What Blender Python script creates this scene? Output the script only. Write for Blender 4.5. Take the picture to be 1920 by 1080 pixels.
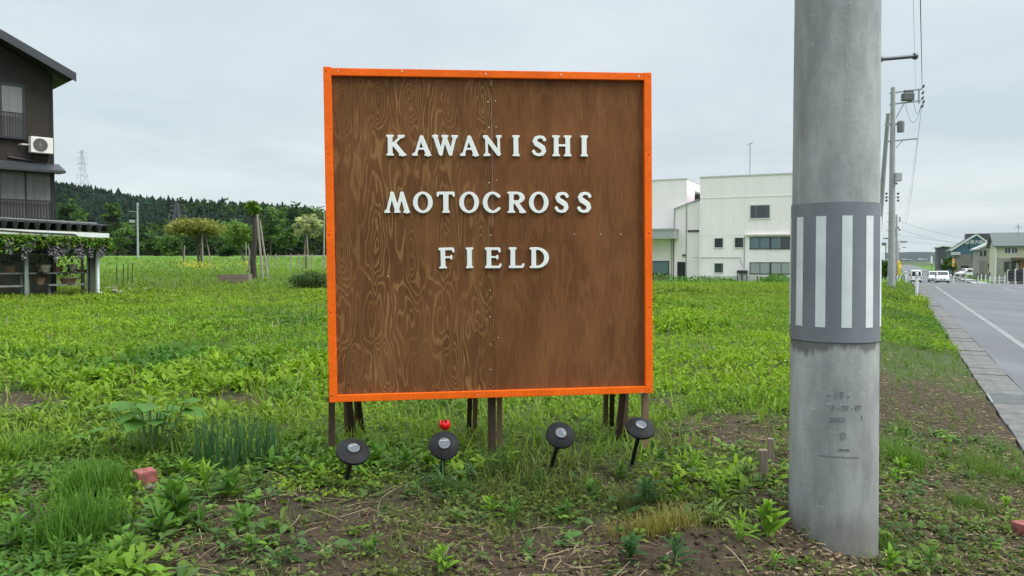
import bpy, bmesh, math, random
import numpy as np
from mathutils import Vector, Matrix

R = math.radians
random.seed(7)
rng = np.random.default_rng(11)
for o in list(bpy.data.objects):
    bpy.data.objects.remove(o)
scene = bpy.context.scene
COL = scene.collection

# ------------------------------------------------------------------ camera
F = 1507.0            # focal length in photograph pixels (1920 wide)
CAMZ = 1.17
PITCH = math.atan(52.0 / F)
cam_d = bpy.data.cameras.new('camera')
cam_d.sensor_width = 36.0
cam_d.lens = 36.0 * F / 1920.0
cam_d.clip_start = 0.05
cam_d.clip_end = 12000
cam = bpy.data.objects.new('camera', cam_d)
COL.objects.link(cam)
cam.location = (0, 0, CAMZ)
cam.rotation_euler = (math.pi / 2 - PITCH, 0, 0)
scene.camera = cam
scene.render.resolution_x = 1024
scene.render.resolution_y = 576

# ------------------------------------------------------------------ sky and sun
SUN_EL, SUN_AZ = R(52), R(110)      # azimuth clockwise from +Y (to the right and a little behind)
world = bpy.data.worlds.new('World')
scene.world = world
world.use_nodes = True
wn, wl = world.node_tree.nodes, world.node_tree.links
wn.clear()
w_out = wn.new('ShaderNodeOutputWorld')
w_bg = wn.new('ShaderNodeBackground')
w_bg.inputs['Strength'].default_value = 0.1
sky = wn.new('ShaderNodeTexSky')
sky.sky_type = 'NISHITA'
sky.sun_disc = False
sky.sun_elevation = SUN_EL
sky.sun_rotation = SUN_AZ
sky.air_density = 1.0
sky.dust_density = 2.0
tc = wn.new('ShaderNodeTexCoord')
sp = wn.new('ShaderNodeSeparateXYZ')
wl.new(tc.outputs['Generated'], sp.inputs[0])
# project the view direction on a flat cloud deck so that cloud bands shorten towards the horizon
zc = wn.new('ShaderNodeMath'); zc.operation = 'MAXIMUM'; zc.inputs[1].default_value = 0.0
wl.new(sp.outputs['Z'], zc.inputs[0])
za = wn.new('ShaderNodeMath'); za.operation = 'ADD'; za.inputs[1].default_value = 0.07
wl.new(zc.outputs[0], za.inputs[0])
dx = wn.new('ShaderNodeMath'); dx.operation = 'DIVIDE'
dy = wn.new('ShaderNodeMath'); dy.operation = 'DIVIDE'
wl.new(sp.outputs['X'], dx.inputs[0]); wl.new(za.outputs[0], dx.inputs[1])
wl.new(sp.outputs['Y'], dy.inputs[0]); wl.new(za.outputs[0], dy.inputs[1])
cv = wn.new('ShaderNodeCombineXYZ')
wl.new(dx.outputs[0], cv.inputs[0]); wl.new(dy.outputs[0], cv.inputs[1])
n1 = wn.new('ShaderNodeTexNoise')
n1.inputs['Scale'].default_value = 0.42
n1.inputs['Detail'].default_value = 6
n1.inputs['Roughness'].default_value = 0.55
n1.inputs['Distortion'].default_value = 0.35
wl.new(cv.outputs[0], n1.inputs['Vector'])
cr = wn.new('ShaderNodeValToRGB')
cr.color_ramp.elements[0].position = 0.36
cr.color_ramp.elements[0].color = (6.4, 7.3, 7.7, 1)
cr.color_ramp.elements[1].position = 0.64
cr.color_ramp.elements[1].color = (8.3, 9.0, 9.2, 1)
wl.new(n1.outputs['Fac'], cr.inputs['Fac'])
# overcast deck: brighter overhead than at the horizon, as any closed cloud cover is
zr_ = wn.new('ShaderNodeMapRange')
zr_.interpolation_type = 'SMOOTHSTEP'
zr_.inputs['From Min'].default_value = 0.25
zr_.inputs['From Max'].default_value = 1.0
zr_.inputs['To Min'].default_value = 0.45
zr_.inputs['To Max'].default_value = 1.60
wl.new(zc.outputs[0], zr_.inputs['Value'])
mul = wn.new('ShaderNodeMix'); mul.data_type = 'RGBA'; mul.blend_type = 'MULTIPLY'
mul.inputs['Factor'].default_value = 1.0
wl.new(cr.outputs['Color'], mul.inputs['A']); wl.new(zr_.outputs['Result'], mul.inputs['B'])
mx = wn.new('ShaderNodeMix'); mx.data_type = 'RGBA'
mx.inputs['Factor'].default_value = 0.90
wl.new(sky.outputs['Color'], mx.inputs['A']); wl.new(mul.outputs['Result'], mx.inputs['B'])
wl.new(mx.outputs['Result'], w_bg.inputs['Color'])
wl.new(w_bg.outputs[0], w_out.inputs[0])

sun_d = bpy.data.lights.new('sun', 'SUN')
sun_d.energy = 1.5
sun_d.angle = R(28)
sun_d.color = (1.0, 0.97, 0.92)
sun = bpy.data.objects.new('sun', sun_d)
COL.objects.link(sun)
sdir = Vector((math.sin(SUN_AZ) * math.cos(SUN_EL), math.cos(SUN_AZ) * math.cos(SUN_EL), math.sin(SUN_EL)))
sun.rotation_euler = (-sdir).to_track_quat('-Z', 'Y').to_euler()
sun.location = (30, -20, 60)

vs = scene.view_settings
vs.view_transform = 'Standard'
vs.look = 'None'
vs.exposure = 1.1
vs.gamma = 1.0
vs.use_curve_mapping = False

# ------------------------------------------------------------------ geometry of the place
CP, SP = math.cos(PITCH), math.sin(PITCH)
def ray(px, py):
    dxx = (px - 960.0) / F
    up = (540.0 - py) / F
    return np.array([dxx, CP + up * SP, -SP + up * CP])
def at(px, py, Y):
    """world point at depth Y seen at a photograph pixel"""
    r = ray(px, py)
    k = Y / r[1]
    return Vector((r[0] * k, Y, CAMZ + r[2] * k))
def to_px(x, y, z):
    dz = z - CAMZ
    fy = y * CP - dz * SP
    uz = y * SP + dz * CP
    return 960 + F * x / fy, 540 - F * uz / fy
TH = math.atan((1682 - 960) / F)      # heading of the road
CT, ST = math.cos(TH), math.sin(TH)
def road_st(x, y): return x * CT - y * ST, x * ST + y * CT
def road_pt(s, t, z=0.0): return Vector((s * CT + t * ST, -s * ST + t * CT, z))
def sstep(a, b, x):
    k = np.clip((np.asarray(x, float) - a) / (b - a), 0, 1)
    return k * k * (3 - 2 * k)
def road_z(t):
    return -0.33 - 1.70 * sstep(52, 128, t)
_lat = np.random.default_rng(5).random((256, 256))
def vnoise(x, y, sc, off=0.0):
    x = np.asarray(x, float) * sc + off + 1000; y = np.asarray(y, float) * sc + off * 1.7 + 1000
    xi = np.floor(x).astype(int); yi = np.floor(y).astype(int)
    fx = x - xi; fy = y - yi
    fx = fx * fx * (3 - 2 * fx); fy = fy * fy * (3 - 2 * fy)
    g = lambda a, b: _lat[a % 256, b % 256]
    return (g(xi, yi) * (1 - fx) + g(xi + 1, yi) * fx) * (1 - fy) + (g(xi, yi + 1) * (1 - fx) + g(xi + 1, yi + 1) * fx) * fy
def terrain(x, y):
    x = np.asarray(x, float); y = np.asarray(y, float)
    s, t = road_st(x, y)
    zr = road_z(t)
    yy = np.maximum(y, 1.0)
    w = sstep(-0.12, 0.16, x / yy)
    left = 0.0126 * np.clip(y - 24, 0, 190) * sstep(20, 50, y)
    right = -0.95 * sstep(24, 82, y) - 1.05 * sstep(82, 135, y)
    zf = left * (1 - w) + right * w
    bump = (vnoise(x, y, 1.1, 3) - .5) * .09 + (vnoise(x, y, 3.7, 9) - .5) * .045 + (vnoise(x, y, 11, 19) - .5) * .018
    zf = zf + bump * sstep(0.0, 0.3, -s - 0.2) * (1 - sstep(60, 120, y))
    k = np.clip((s + 0.60) / 1.5, 0, 1)
    z = zf * (1 - k) + (zr + 0.035) * k + bump * .6 * np.clip(1 - np.abs(k - .5) * 2, 0, 1)
    under = (s > 0.90) & (s < 9.3)
    z = np.where(under, zr - 0.16, z)
    z = np.where(s >= 9.3, zr - 0.03, z)
    return z
def terr(x, y): return float(terrain(x, y))
def gpt(px, py, Y0=None):
    """ground point seen at a pixel (march along the ray)"""
    r = ray(px, py)
    lo = 1.0
    for i in range(1, 4000):
        k = 1.0 + i * 0.02 * (1 + i * 0.002)
        p = (r[0] * k, r[1] * k, CAMZ + r[2] * k)
        if p[2] <= terr(p[0], p[1]):
            return Vector((p[0], p[1], terr(p[0], p[1])))
    return at(px, py, 100)

# ------------------------------------------------------------------ materials
MATS = {}
def newmat(name):
    m = bpy.data.materials.new(name); m.use_nodes = True
    MATS[name] = m
    return m, m.node_tree.nodes, m.node_tree.links, m.node_tree.nodes['Principled BSDF']
def mat(name, col, rough=0.7, metal=0.0, var=0.12, vscale=6.0, bump=0.0, bscale=60.0, spec=0.4, stretch=None):
    """plain procedural material: colour broken up by noise, with optional fine relief"""
    if name in MATS: return MATS[name]
    m, n, l, b = newmat(name)
    b.inputs['Roughness'].default_value = rough
    b.inputs['Metallic'].default_value = metal
    b.inputs['Specular IOR Level'].default_value = spec
    t = n.new('ShaderNodeTexCoord'); mp = n.new('ShaderNodeMapping')
    if stretch: mp.inputs['Scale'].default_value = stretch
    l.new(t.outputs['Object'], mp.inputs[0])
    nz = n.new('ShaderNodeTexNoise'); nz.inputs['Scale'].default_value = vscale; nz.inputs['Detail'].default_value = 5
    nz.inputs['Roughness'].default_value = .6
    l.new(mp.outputs[0], nz.inputs['Vector'])
    rp = n.new('ShaderNodeValToRGB')
    rp.color_ramp.elements[0].position = .3; rp.color_ramp.elements[1].position = .72
    rp.color_ramp.elements[0].color = tuple(c * (1 - var) for c in col) + (1,)
    rp.color_ramp.elements[1].color = tuple(min(1, c * (1 + var)) for c in col) + (1,)
    l.new(nz.outputs['Fac'], rp.inputs[0]); l.new(rp.outputs[0], b.inputs['Base Color'])
    if bump:
        n2 = n.new('ShaderNodeTexNoise'); n2.inputs['Scale'].default_value = bscale; n2.inputs['Detail'].default_value = 4
        l.new(mp.outputs[0], n2.inputs['Vector'])
        bp = n.new('ShaderNodeBump'); bp.inputs['Strength'].default_value = bump; bp.inputs['Distance'].default_value = .01
        l.new(n2.outputs['Fac'], bp.inputs['Height']); l.new(bp.outputs[0], b.inputs['Normal'])
    return m
def leafmat(name, trans=0.35, rough=0.5, attr='tint'):
    m, n, l, b = newmat(name)
    a = n.new('ShaderNodeAttribute'); a.attribute_name = attr
    b.inputs['Roughness'].default_value = rough
    b.inputs['Specular IOR Level'].default_value = 0.08
    l.new(a.outputs['Color'], b.inputs['Base Color'])
    tr = n.new('ShaderNodeBsdfTranslucent')
    g = n.new('ShaderNodeMix'); g.data_type = 'RGBA'; g.blend_type = 'MULTIPLY'; g.inputs['Factor'].default_value = 1
    g.inputs['B'].default_value = (1.25, 1.3, .7, 1)
    l.new(a.outputs['Color'], g.inputs['A']); l.new(g.outputs['Result'], tr.inputs['Color'])
    ms = n.new('ShaderNodeMixShader'); ms.inputs[0].default_value = trans
    l.new(b.outputs[0], ms.inputs[1]); l.new(tr.outputs[0], ms.inputs[2])
    l.new(ms.outputs[0], n['Material Output'].inputs[0])
    return m
LEAF = leafmat('leaf_tissue')
DRY = leafmat('dry_plant_matter', trans=.12, rough=.8)
def glassmat(name, col, rough=.08):
    m, n, l, b = newmat(name)
    b.inputs['Base Color'].default_value = col + (1,)
    b.inputs['Roughness'].default_value = rough
    b.inputs['Specular IOR Level'].default_value = .7
    t = n.new('ShaderNodeTexCoord'); nz = n.new('ShaderNodeTexNoise'); nz.inputs['Scale'].default_value = .9
    l.new(t.outputs['Object'], nz.inputs['Vector'])
    bp = n.new('ShaderNodeBump'); bp.inputs['Strength'].default_value = .08; bp.inputs['Distance'].default_value = .05
    l.new(nz.outputs['Fac'], bp.inputs['Height']); l.new(bp.outputs[0], b.inputs['Normal'])
    return m

# ------------------------------------------------------------------ mesh helpers
def tag(o, label=None, cat=None, group=None, kind=None):
    if label: o['label'] = label
    if cat: o['category'] = cat
    if group: o['group'] = group
    if kind: o['kind'] = kind
    return o
def thing(name, label, cat, loc=(0, 0, 0), group=None, matrix=None):
    o = bpy.data.objects.new(name, None)
    o.empty_display_size = 0.1
    COL.objects.link(o)
    if matrix is not None: o.matrix_world = matrix
    else: o.location = loc
    return tag(o, label, cat, group)
def add_obj(name, me, parent=None, loc=None):
    o = bpy.data.objects.new(name, me)
    COL.objects.link(o)
    if parent is not None: o.parent = parent
    if loc is not None: o.location = loc
    return o
class MB:
    def __init__(self): self.v = []; self.f = []; self.fm = []
    def add(self, vs, fs):
        b = len(self.v)
        self.v += [tuple(p) for p in vs]
        self.f += [tuple(i + b for i in q) for q in fs]
        return self
    def hexa(self, c):
        """eight corners: bottom ring 0-3, top ring 4-7"""
        return self.add(c, [(3, 2, 1, 0), (4, 5, 6, 7), (0, 1, 5, 4), (1, 2, 6, 5), (2, 3, 7, 6), (3, 0, 4, 7)])
    def box(self, x0, x1, y0, y1, z0, z1):
        return self.hexa([(x0, y0, z0), (x1, y0, z0), (x1, y1, z0), (x0, y1, z0), (x0, y0, z1), (x1, y0, z1), (x1, y1, z1), (x0, y1, z1)])
    def bar(self, p, q, w, d, up=(0, 0, 1)):
        p = Vector(p); q = Vector(q); ax = (q - p).normalized(); up = Vector(up)
        if abs(ax.dot(up)) > .98: up = Vector((0, 1, 0))
        s = ax.cross(up).normalized(); t = s.cross(ax).normalized()
        c = []
        for e in (p, q):
            for a, b in ((-1, -1), (1, -1), (1, 1), (-1, 1)):
                c.append(e + s * (a * w / 2) + t * (b * d / 2))
        return self.hexa(c)
    def tube(self, pts, rads, n=8, cap=True):
        pts = [Vector(p) for p in pts]
        if not hasattr(rads, '__len__'): rads = [rads] * len(pts)
        b = len(self.v); prev = None
        for i, p in enumerate(pts):
            a = (pts[min(i + 1, len(pts) - 1)] - pts[max(i - 1, 0)]).normalized()
            if prev is None:
                ref = Vector((0, 0, 1)) if abs(a.z) < .9 else Vector((1, 0, 0))
                s = a.cross(ref).normalized()
            else:
                s = (prev - a * prev.dot(a)).normalized()
            prev = s; t = a.cross(s)
            for k in range(n):
                g = 2 * math.pi * k / n
                self.v.append(tuple(p + (s * math.cos(g) + t * math.sin(g)) * rads[i]))
        for i in range(len(pts) - 1):
            for k in range(n):
                k2 = (k + 1) % n
                self.f.append((b + i * n + k, b + i * n + k2, b + (i + 1) * n + k2, b + (i + 1) * n + k))
        if cap:
            self.f.append(tuple(b + k for k in reversed(range(n))))
            self.f.append(tuple(b + (len(pts) - 1) * n + k for k in range(n)))
        return self
    def lathe(self, prof, n=24, M=None, cap=True):
        """profile of (radius, z) turned about the z axis, then moved by M"""
        b = len(self.v); M = M or Matrix()
        for r, z in prof:
            for k in range(n):
                g = 2 * math.pi * k / n
                self.v.append(tuple(M @ Vector((r * math.cos(g), r * math.sin(g), z))))
        for i in range(len(prof) - 1):
            for k in range(n):
                k2 = (k + 1) % n
                self.f.append((b + i * n + k, b + i * n + k2, b + (i + 1) * n + k2, b + (i + 1) * n + k))
        if cap:
            self.f.append(tuple(b + k for k in reversed(range(n))))
            self.f.append(tuple(b + (len(prof) - 1) * n + k for k in range(n)))
        return self
    def mesh(self, name, m, smooth=False, bevel=0.0, off=None):
        me = bpy.data.meshes.new(name)
        v = self.v if off is None else [(p[0] - off[0], p[1] - off[1], p[2] - off[2]) for p in self.v]
        me.from_pydata(v, [], self.f)
        bm = bmesh.new(); bm.from_mesh(me)
        bmesh.ops.recalc_face_normals(bm, faces=bm.faces)
        if bevel:
            bmesh.ops.bevel(bm, geom=[e for e in bm.edges if len(e.link_faces) == 2 and e.calc_face_angle(0) > .5], offset=bevel, segments=2, profile=.6, affect='EDGES')
        bm.to_mesh(me); bm.free()
        if smooth:
            me.polygons.foreach_set('use_smooth', [True] * len(me.polygons))
            try: me.set_sharp_from_angle(angle=R(40))
            except Exception: pass
        me.materials.append(m)
        return me
    def build(self, name, m, parent=None, smooth=False, bevel=0.0, world=True):
        """link as one mesh object; with world=True the vertices are world points"""
        off = None
        if world and parent is not None:
            p = parent; off = Vector((0, 0, 0))
            while p is not None:
                off += p.location; p = p.parent
        return add_obj(name, self.mesh(name, m, smooth, bevel, off), parent)
def solo(name, mb, m, label, cat, group=None, smooth=False, bevel=0.0, base=None):
    """a thing that is one mesh, its origin at its base"""
    a = np.array(mb.v)
    o = Vector(base) if base is not None else Vector((a[:, 0].mean(), a[:, 1].mean(), a[:, 2].min()))
    ob = add_obj(name, mb.mesh(name, m, smooth, bevel, o), None, o)
    return tag(ob, label, cat, group)
def fast_mesh(name, V, Q, m, colors=None, smooth=False):
    """quads (or triangles) from numpy arrays, with a point colour attribute"""
    me = bpy.data.meshes.new(name)
    V = np.ascontiguousarray(V, dtype=np.float32); Q = np.ascontiguousarray(Q, dtype=np.int32)
    k = Q.shape[1]
    me.vertices.add(len(V)); me.vertices.foreach_set('co', V.ravel())
    me.loops.add(Q.size); me.loops.foreach_set('vertex_index', Q.ravel())
    me.polygons.add(len(Q))
    me.polygons.foreach_set('loop_start', np.arange(0, Q.size, k, dtype=np.int32))
    me.polygons.foreach_set('loop_total', np.full(len(Q), k, dtype=np.int32))
    if smooth: me.polygons.foreach_set('use_smooth', np.ones(len(Q), dtype=bool))
    me.update(calc_edges=True)
    if colors is not None:
        at_ = me.attributes.new('tint', 'FLOAT_COLOR', 'POINT')
        c = np.ones((len(V), 4), np.float32); c[:, :3] = colors
        at_.data.foreach_set('color', c.ravel())
    me.materials.append(m)
    return me
GRASS = (1, .95, .7, .08)
BROAD = (.18, .8, 1, .72, .06)
SHORT = (.35, 1, .08)
def strips(P, yaw, e0, e1, L, W, prof, col, roll=0.0, fold=0.0):
    """many leaves at once: each a bent strip starting at P"""
    P = np.asarray(P, float); N = len(P); K = len(prof) - 1
    arr = lambda a: np.broadcast_to(np.asarray(a, float), (N,))
    yaw, e0, e1, L, W, roll = map(arr, (yaw, e0, e1, L, W, roll))
    col = np.broadcast_to(np.asarray(col, float), (N, 3))
    fw = np.stack([np.cos(yaw), np.sin(yaw)], 1)
    C = [P]
    for k in range(K):
        e = e0 + (e1 - e0) * ((k + .5) / K)
        st = np.stack([fw[:, 0] * np.cos(e), fw[:, 1] * np.cos(e), np.sin(e)], 1) * (L / K)[:, None]
        C.append(C[-1] + st)
    side = np.stack([-fw[:, 1] * np.cos(roll), fw[:, 0] * np.cos(roll), np.sin(roll)], 1)
    n = 3 if fold else 2
    V = np.zeros((N, (K + 1) * n, 3))
    for k in range(K + 1):
        h = side * (W * prof[k] / 2)[:, None]
        if fold:
            V[:, k * 3] = C[k] - h; V[:, k * 3 + 1] = C[k] - np.array([0, 0, 1.]) * (W * prof[k] * fold)[:, None]; V[:, k * 3 + 2] = C[k] + h
        else:
            V[:, k * 2] = C[k] - h; V[:, k * 2 + 1] = C[k] + h
    q = []
    for k in range(K):
        for j in range(n - 1):
            q.append((k * n + j, k * n + j + 1, (k + 1) * n + j + 1, (k + 1) * n + j))
    q = np.array(q)
    Q = (q[None] + (np.arange(N) * (K + 1) * n)[:, None, None]).reshape(-1, 4)
    shade = np.linspace(.86, 1.08, K + 1)            # young tips a little paler than the leaf base
    cc = np.repeat(col[:, None, :], (K + 1) * n, 1) * np.repeat(shade, n)[None, :, None]
    return V.reshape(-1, 3), Q, cc.reshape(-1, 3)
def cat(parts):
    V = []; Q = []; C = []; b = 0
    for v, q, c in parts:
        V.append(v); Q.append(q + b); C.append(c); b += len(v)
    return np.concatenate(V), np.concatenate(Q), np.concatenate(C)
def jit(col, n, a=.18, r=None):
    r = r or rng
    c = np.asarray(col, float)
    if c.ndim == 1: c = np.broadcast_to(c, (n, 3))
    return np.clip(c * (1 + (r.random((n, 1)) - .5) * 2 * a) * (1 + (r.random((n, 3)) - .5) * .3 * a), 0, 1)

# ================================================================== SETTING
def ell(px, py, cx, cy, rx, ry, soft=.45):
    d = np.sqrt(((px - cx) / rx) ** 2 + ((py - cy) / ry) ** 2)
    return 1 - sstep(1 - soft, 1 + soft, d)
BARE = [(30, 757, 95, 26), (430, 757, 85, 15), (60, 950, 58, 62), (330, 1010, 120, 75), (620, 1010, 330, 85), (520, 950, 90, 40),
        (1230, 758, 45, 12), (1370, 815, 130, 36), (1090, 900, 130, 26), (1000, 1040, 330, 60), (1330, 1040, 170, 50), (1480, 960, 60, 40)]
def lush(x, y):
    """0 = bare soil, 1 = closed green cover"""
    z = terrain(x, y)
    px, py = to_px(x, y, z)
    s, t = road_st(x, y)
    g = np.ones_like(px)
    wob = (vnoise(x, y, 2.6, 4) - .5) * 36 + (vnoise(x, y, 8, 14) - .5) * 18
    for e in BARE:
        g = g * (1 - .93 * ell(px + wob * .8, py + wob * .45, *e))
    # foreground bank: thin cover
    g = g * (1 - .55 * sstep(880, 925, py + wob) * sstep(380, 520, px))
    # verge beside the road: chaff and soil near, grass further along
    v = sstep(-.75, -.45, s + (vnoise(x, y, 3, 2) - .5) * .3)
    vg = .08 + .84 * sstep(8.5, 13, t + (vnoise(x, y, 1.2, 8) - .5) * 5) + .6 * ell(px, py, 1850, 865, 75, 42) + .5 * ell(px, py, 1690, 700, 35, 22) \
        + .45 * ell(px, py, 1822, 945, 45, 25) + .6 * ell(px, py, 1690, 850, 50, 60) + .5 * ell(px, py, 1700, 1050, 90, 40)
    g = g * (1 - v) + np.clip(vg, 0, 1) * v
    return np.clip(g, 0, 1)

# ---- ground: one sheet round the camera, out to the horizon
ang = np.concatenate([np.linspace(-44, 44, 330), np.linspace(44, 316, 70)[1:-1]])
rad = np.concatenate([[0.0], np.exp(np.linspace(math.log(.6), math.log(5200), 270))])
A, Rr = np.meshgrid(np.radians(ang), rad, indexing='ij')
GX = Rr * np.sin(A); GY = Rr * np.cos(A)
GZ = terrain(GX, GY)
na, nr = GX.shape
V = np.stack([GX, GY, GZ], -1).reshape(-1, 3)
ia, ir = np.meshgrid(np.arange(na), np.arange(nr - 1), indexing='ij')
ib = (ia + 1) % na
Q = np.stack([ia * nr + ir, ia * nr + ir + 1, ib * nr + ir + 1, ib * nr + ir], -1).reshape(-1, 4)
gx, gy = V[:, 0], V[:, 1]
gyc = np.where(gy > .8, gy, .8)
lu = lush(gx, gyc)
lu = np.where(gy < .8, .5, lu)
pxg, pyg = to_px(gx, gyc, V[:, 2])
soil = np.array([.055, .039, .0275]); under = np.array([.052, .075, .022]); far = np.array([.085, .165, .026])
gc = soil + (under - soil) * lu[:, None]
fk = sstep(28, 70, gy)[:, None]
vf = sstep(250, 700, gy)[:, None]; far = far * (1 - vf) + np.array([.06, .085, .04]) * vf
gc = gc * (1 - fk) + far * (1 + (vnoise(gx, gy, .07, 31)[:, None] - .5) * .5) * fk
bed = ell(pxg, pyg, 545, 553, 90, 5, .3)[:, None] * (gy > 20)[:, None]
gc = gc * (1 - bed) + np.array([.032, .024, .019]) * bed
m_, n_, l_, b_ = newmat('ground_soil_and_turf')
a_ = n_.new('ShaderNodeAttribute'); a_.attribute_name = 'tint'
t_ = n_.new('ShaderNodeTexCoord')
z1 = n_.new('ShaderNodeTexNoise'); z1.inputs['Scale'].default_value = 26; z1.inputs['Detail'].default_value = 8; z1.inputs['Roughness'].default_value = .7
l_.new(t_.outputs['Object'], z1.inputs['Vector'])
rr = n_.new('ShaderNodeMapRange'); rr.inputs['From Min'].default_value = .3; rr.inputs['From Max'].default_value = .7
rr.inputs['To Min'].default_value = .55; rr.inputs['To Max'].default_value = 1.5
l_.new(z1.outputs['Fac'], rr.inputs['Value'])
mm = n_.new('ShaderNodeMix'); mm.data_type = 'RGBA'; mm.blend_type = 'MULTIPLY'; mm.inputs['Factor'].default_value = 1
l_.new(a_.outputs['Color'], mm.inputs['A']); l_.new(rr.outputs['Result'], mm.inputs['B'])
l_.new(mm.outputs['Result'], b_.inputs['Base Color'])
b_.inputs['Roughness'].default_value = .95; b_.inputs['Specular IOR Level'].default_value = .15
bp = n_.new('ShaderNodeBump'); bp.inputs['Strength'].default_value = .9; bp.inputs['Distance'].default_value = .02
l_.new(z1.outputs['Fac'], bp.inputs['Height']); l_.new(bp.outputs[0], b_.inputs['Normal'])
tag(add_obj('ground', fast_mesh('ground', V, Q[:, ::-1], m_, gc, True)), kind='structure')

# ---- road
def road_strip(s0, s1, lift, t0, t1, dt=1.5):
    ts = np.arange(t0, t1 + dt, dt)
    V = []
    for t in ts:
        z = float(road_z(t)) + lift
        V += [tuple(road_pt(s0, t, z)), tuple(road_pt(s1, t, z))]
    q = [(2 * i, 2 * i + 1, 2 * i + 3, 2 * i + 2) for i in range(len(ts) - 1)]
    mb = MB(); mb.add(V, q); return mb
m_, n_, l_, b_ = newmat('asphalt')
t_ = n_.new('ShaderNodeTexCoord')
z1 = n_.new('ShaderNodeTexNoise'); z1.inputs['Scale'].default_value = 180; z1.inputs['Detail'].default_value = 3
z2 = n_.new('ShaderNodeTexNoise'); z2.inputs['Scale'].default_value = .5; z2.inputs['Detail'].default_value = 5
mpn = n_.new('ShaderNodeMapping'); mpn.inputs['Rotation'].default_value = (0, 0, TH); mpn.inputs['Scale'].default_value = (1.5, .12, 1)
l_.new(t_.outputs['Object'], z1.inputs['Vector']); l_.new(t_.outputs['Object'], mpn.inputs[0]); l_.new(mpn.outputs[0], z2.inputs['Vector'])
rp = n_.new('ShaderNodeValToRGB'); rp.color_ramp.elements[0].color = (.060, .062, .067, 1); rp.color_ramp.elements[1].color = (.145, .148, .155, 1)
rp.color_ramp.elements[0].position = .25; rp.color_ramp.elements[1].position = .75
ad = n_.new('ShaderNodeMix'); ad.data_type = 'FLOAT'; ad.inputs[0].default_value = .72
l_.new(z1.outputs['Fac'], ad.inputs[2]); l_.new(z2.outputs['Fac'], ad.inputs[3]); l_.new(ad.outputs[0], rp.inputs[0])
l_.new(rp.outputs[0], b_.inputs['Base Color']); b_.inputs['Roughness'].default_value = .75
bp = n_.new('ShaderNodeBump'); bp.inputs['Strength'].default_value = .35; bp.inputs['Distance'].default_value = .006
l_.new(z1.outputs['Fac'], bp.inputs['Height']); l_.new(bp.outputs[0], b_.inputs['Normal'])
tag(road_strip(1.325, 9.25, 0, -14, 640).build('road', m_), kind='structure')
m_, n_, l_, b_ = newmat('worn_road_paint')
t_ = n_.new('ShaderNodeTexCoord'); z1 = n_.new('ShaderNodeTexNoise'); z1.inputs['Scale'].default_value = 9; z1.inputs['Detail'].default_value = 8; z1.inputs['Roughness'].default_value = .75
l_.new(t_.outputs['Object'], z1.inputs['Vector'])
rp = n_.new('ShaderNodeValToRGB'); rp.color_ramp.elements[0].color = (.11, .11, .115, 1); rp.color_ramp.elements[1].color = (.27, .275, .28, 1)
rp.color_ramp.elements[0].position = .38; rp.color_ramp.elements[1].position = .62
l_.new(z1.outputs['Fac'], rp.inputs[0]); l_.new(rp.outputs[0], b_.inputs['Base Color']); b_.inputs['Roughness'].default_value = .7
PAINT = m_
tag(road_strip(1.94, 2.06, .004, -14, 52).build('edge_line', PAINT), kind='structure')
tag(road_strip(1.93, 2.07, .004, 64, 500).build('edge_line', PAINT), kind='structure')
tag(road_strip(8.35, 8.49, .004, 66, 500).build('edge_line', PAINT), kind='structure')
for k in range(12):
    t0 = 6 + k * 10.0
    if 48 < t0 < 62: continue
    tag(road_strip(5.14, 5.28, .004, t0, t0 + 5, 1.0).build('centre_line_dash', PAINT), kind='structure')
tag(road_strip(5.14, 5.28, .0045, 128, 500).build('centre_line', PAINT), kind='structure')
# far kerb footpath on the right-hand side
tag(road_strip(9.27, 11.2, .11, 40, 200).build('pavement', mat('pavement_concrete', (.30, .30, .29), .85, bump=.2)), kind='structure')
tag(road_strip(9.25, 9.27, .11, 40, 200).build('kerb', mat('kerb_concrete', (.34, .34, .33), .85)), kind='structure')

# ---- covered gutter between verge and road: bed, lids one by one, steel grates
CONC = mat('gutter_concrete', (.125, .125, .12), .9, var=.35, vscale=5, bump=.35, bscale=90)
tag(road_strip(.905, 1.322, -.05, -10, 200).build('gutter', mat('gutter_joint_dirt', (.045, .04, .033), .95)), kind='structure')
gut = bpy.data.objects['gutter']
lid_me = []
for k in range(4):
    mb = MB(); mb.box(-.200, .200, -.293, .293, -.045, .012 + .004 * (k % 3))
    lid_me.append(mb.mesh('gutter_lid', CONC, bevel=.008))
grate_me = MB()
grate_me.box(-.200, -.180, -.293, .293, -.045, .016); grate_me.box(.180, .200, -.293, .293, -.045, .016)
for k in range(17):
    y0 = -.29 + k * .0355
    grate_me.box(-.180, .180, y0, y0 + .012, -.03, .013)
grate_me = grate_me.mesh('gutter_grate', mat('galvanised_steel', (.28, .29, .29), .55, .6))
for k in range(100):
    t = 2.2 + k * .6
    z = float(road_z(t))
    grate = k in (13, 45)
    o = add_obj('grate' if grate else 'lid', grate_me if grate else lid_me[k % 4], gut)
    o.location = road_pt(1.113 + random.uniform(-.006, .006), t, z + random.uniform(-.004, .004))
    o.rotation_euler = (random.uniform(-.012, .012), random.uniform(-.008, .008), -TH + random.uniform(-.01, .01))

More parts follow.
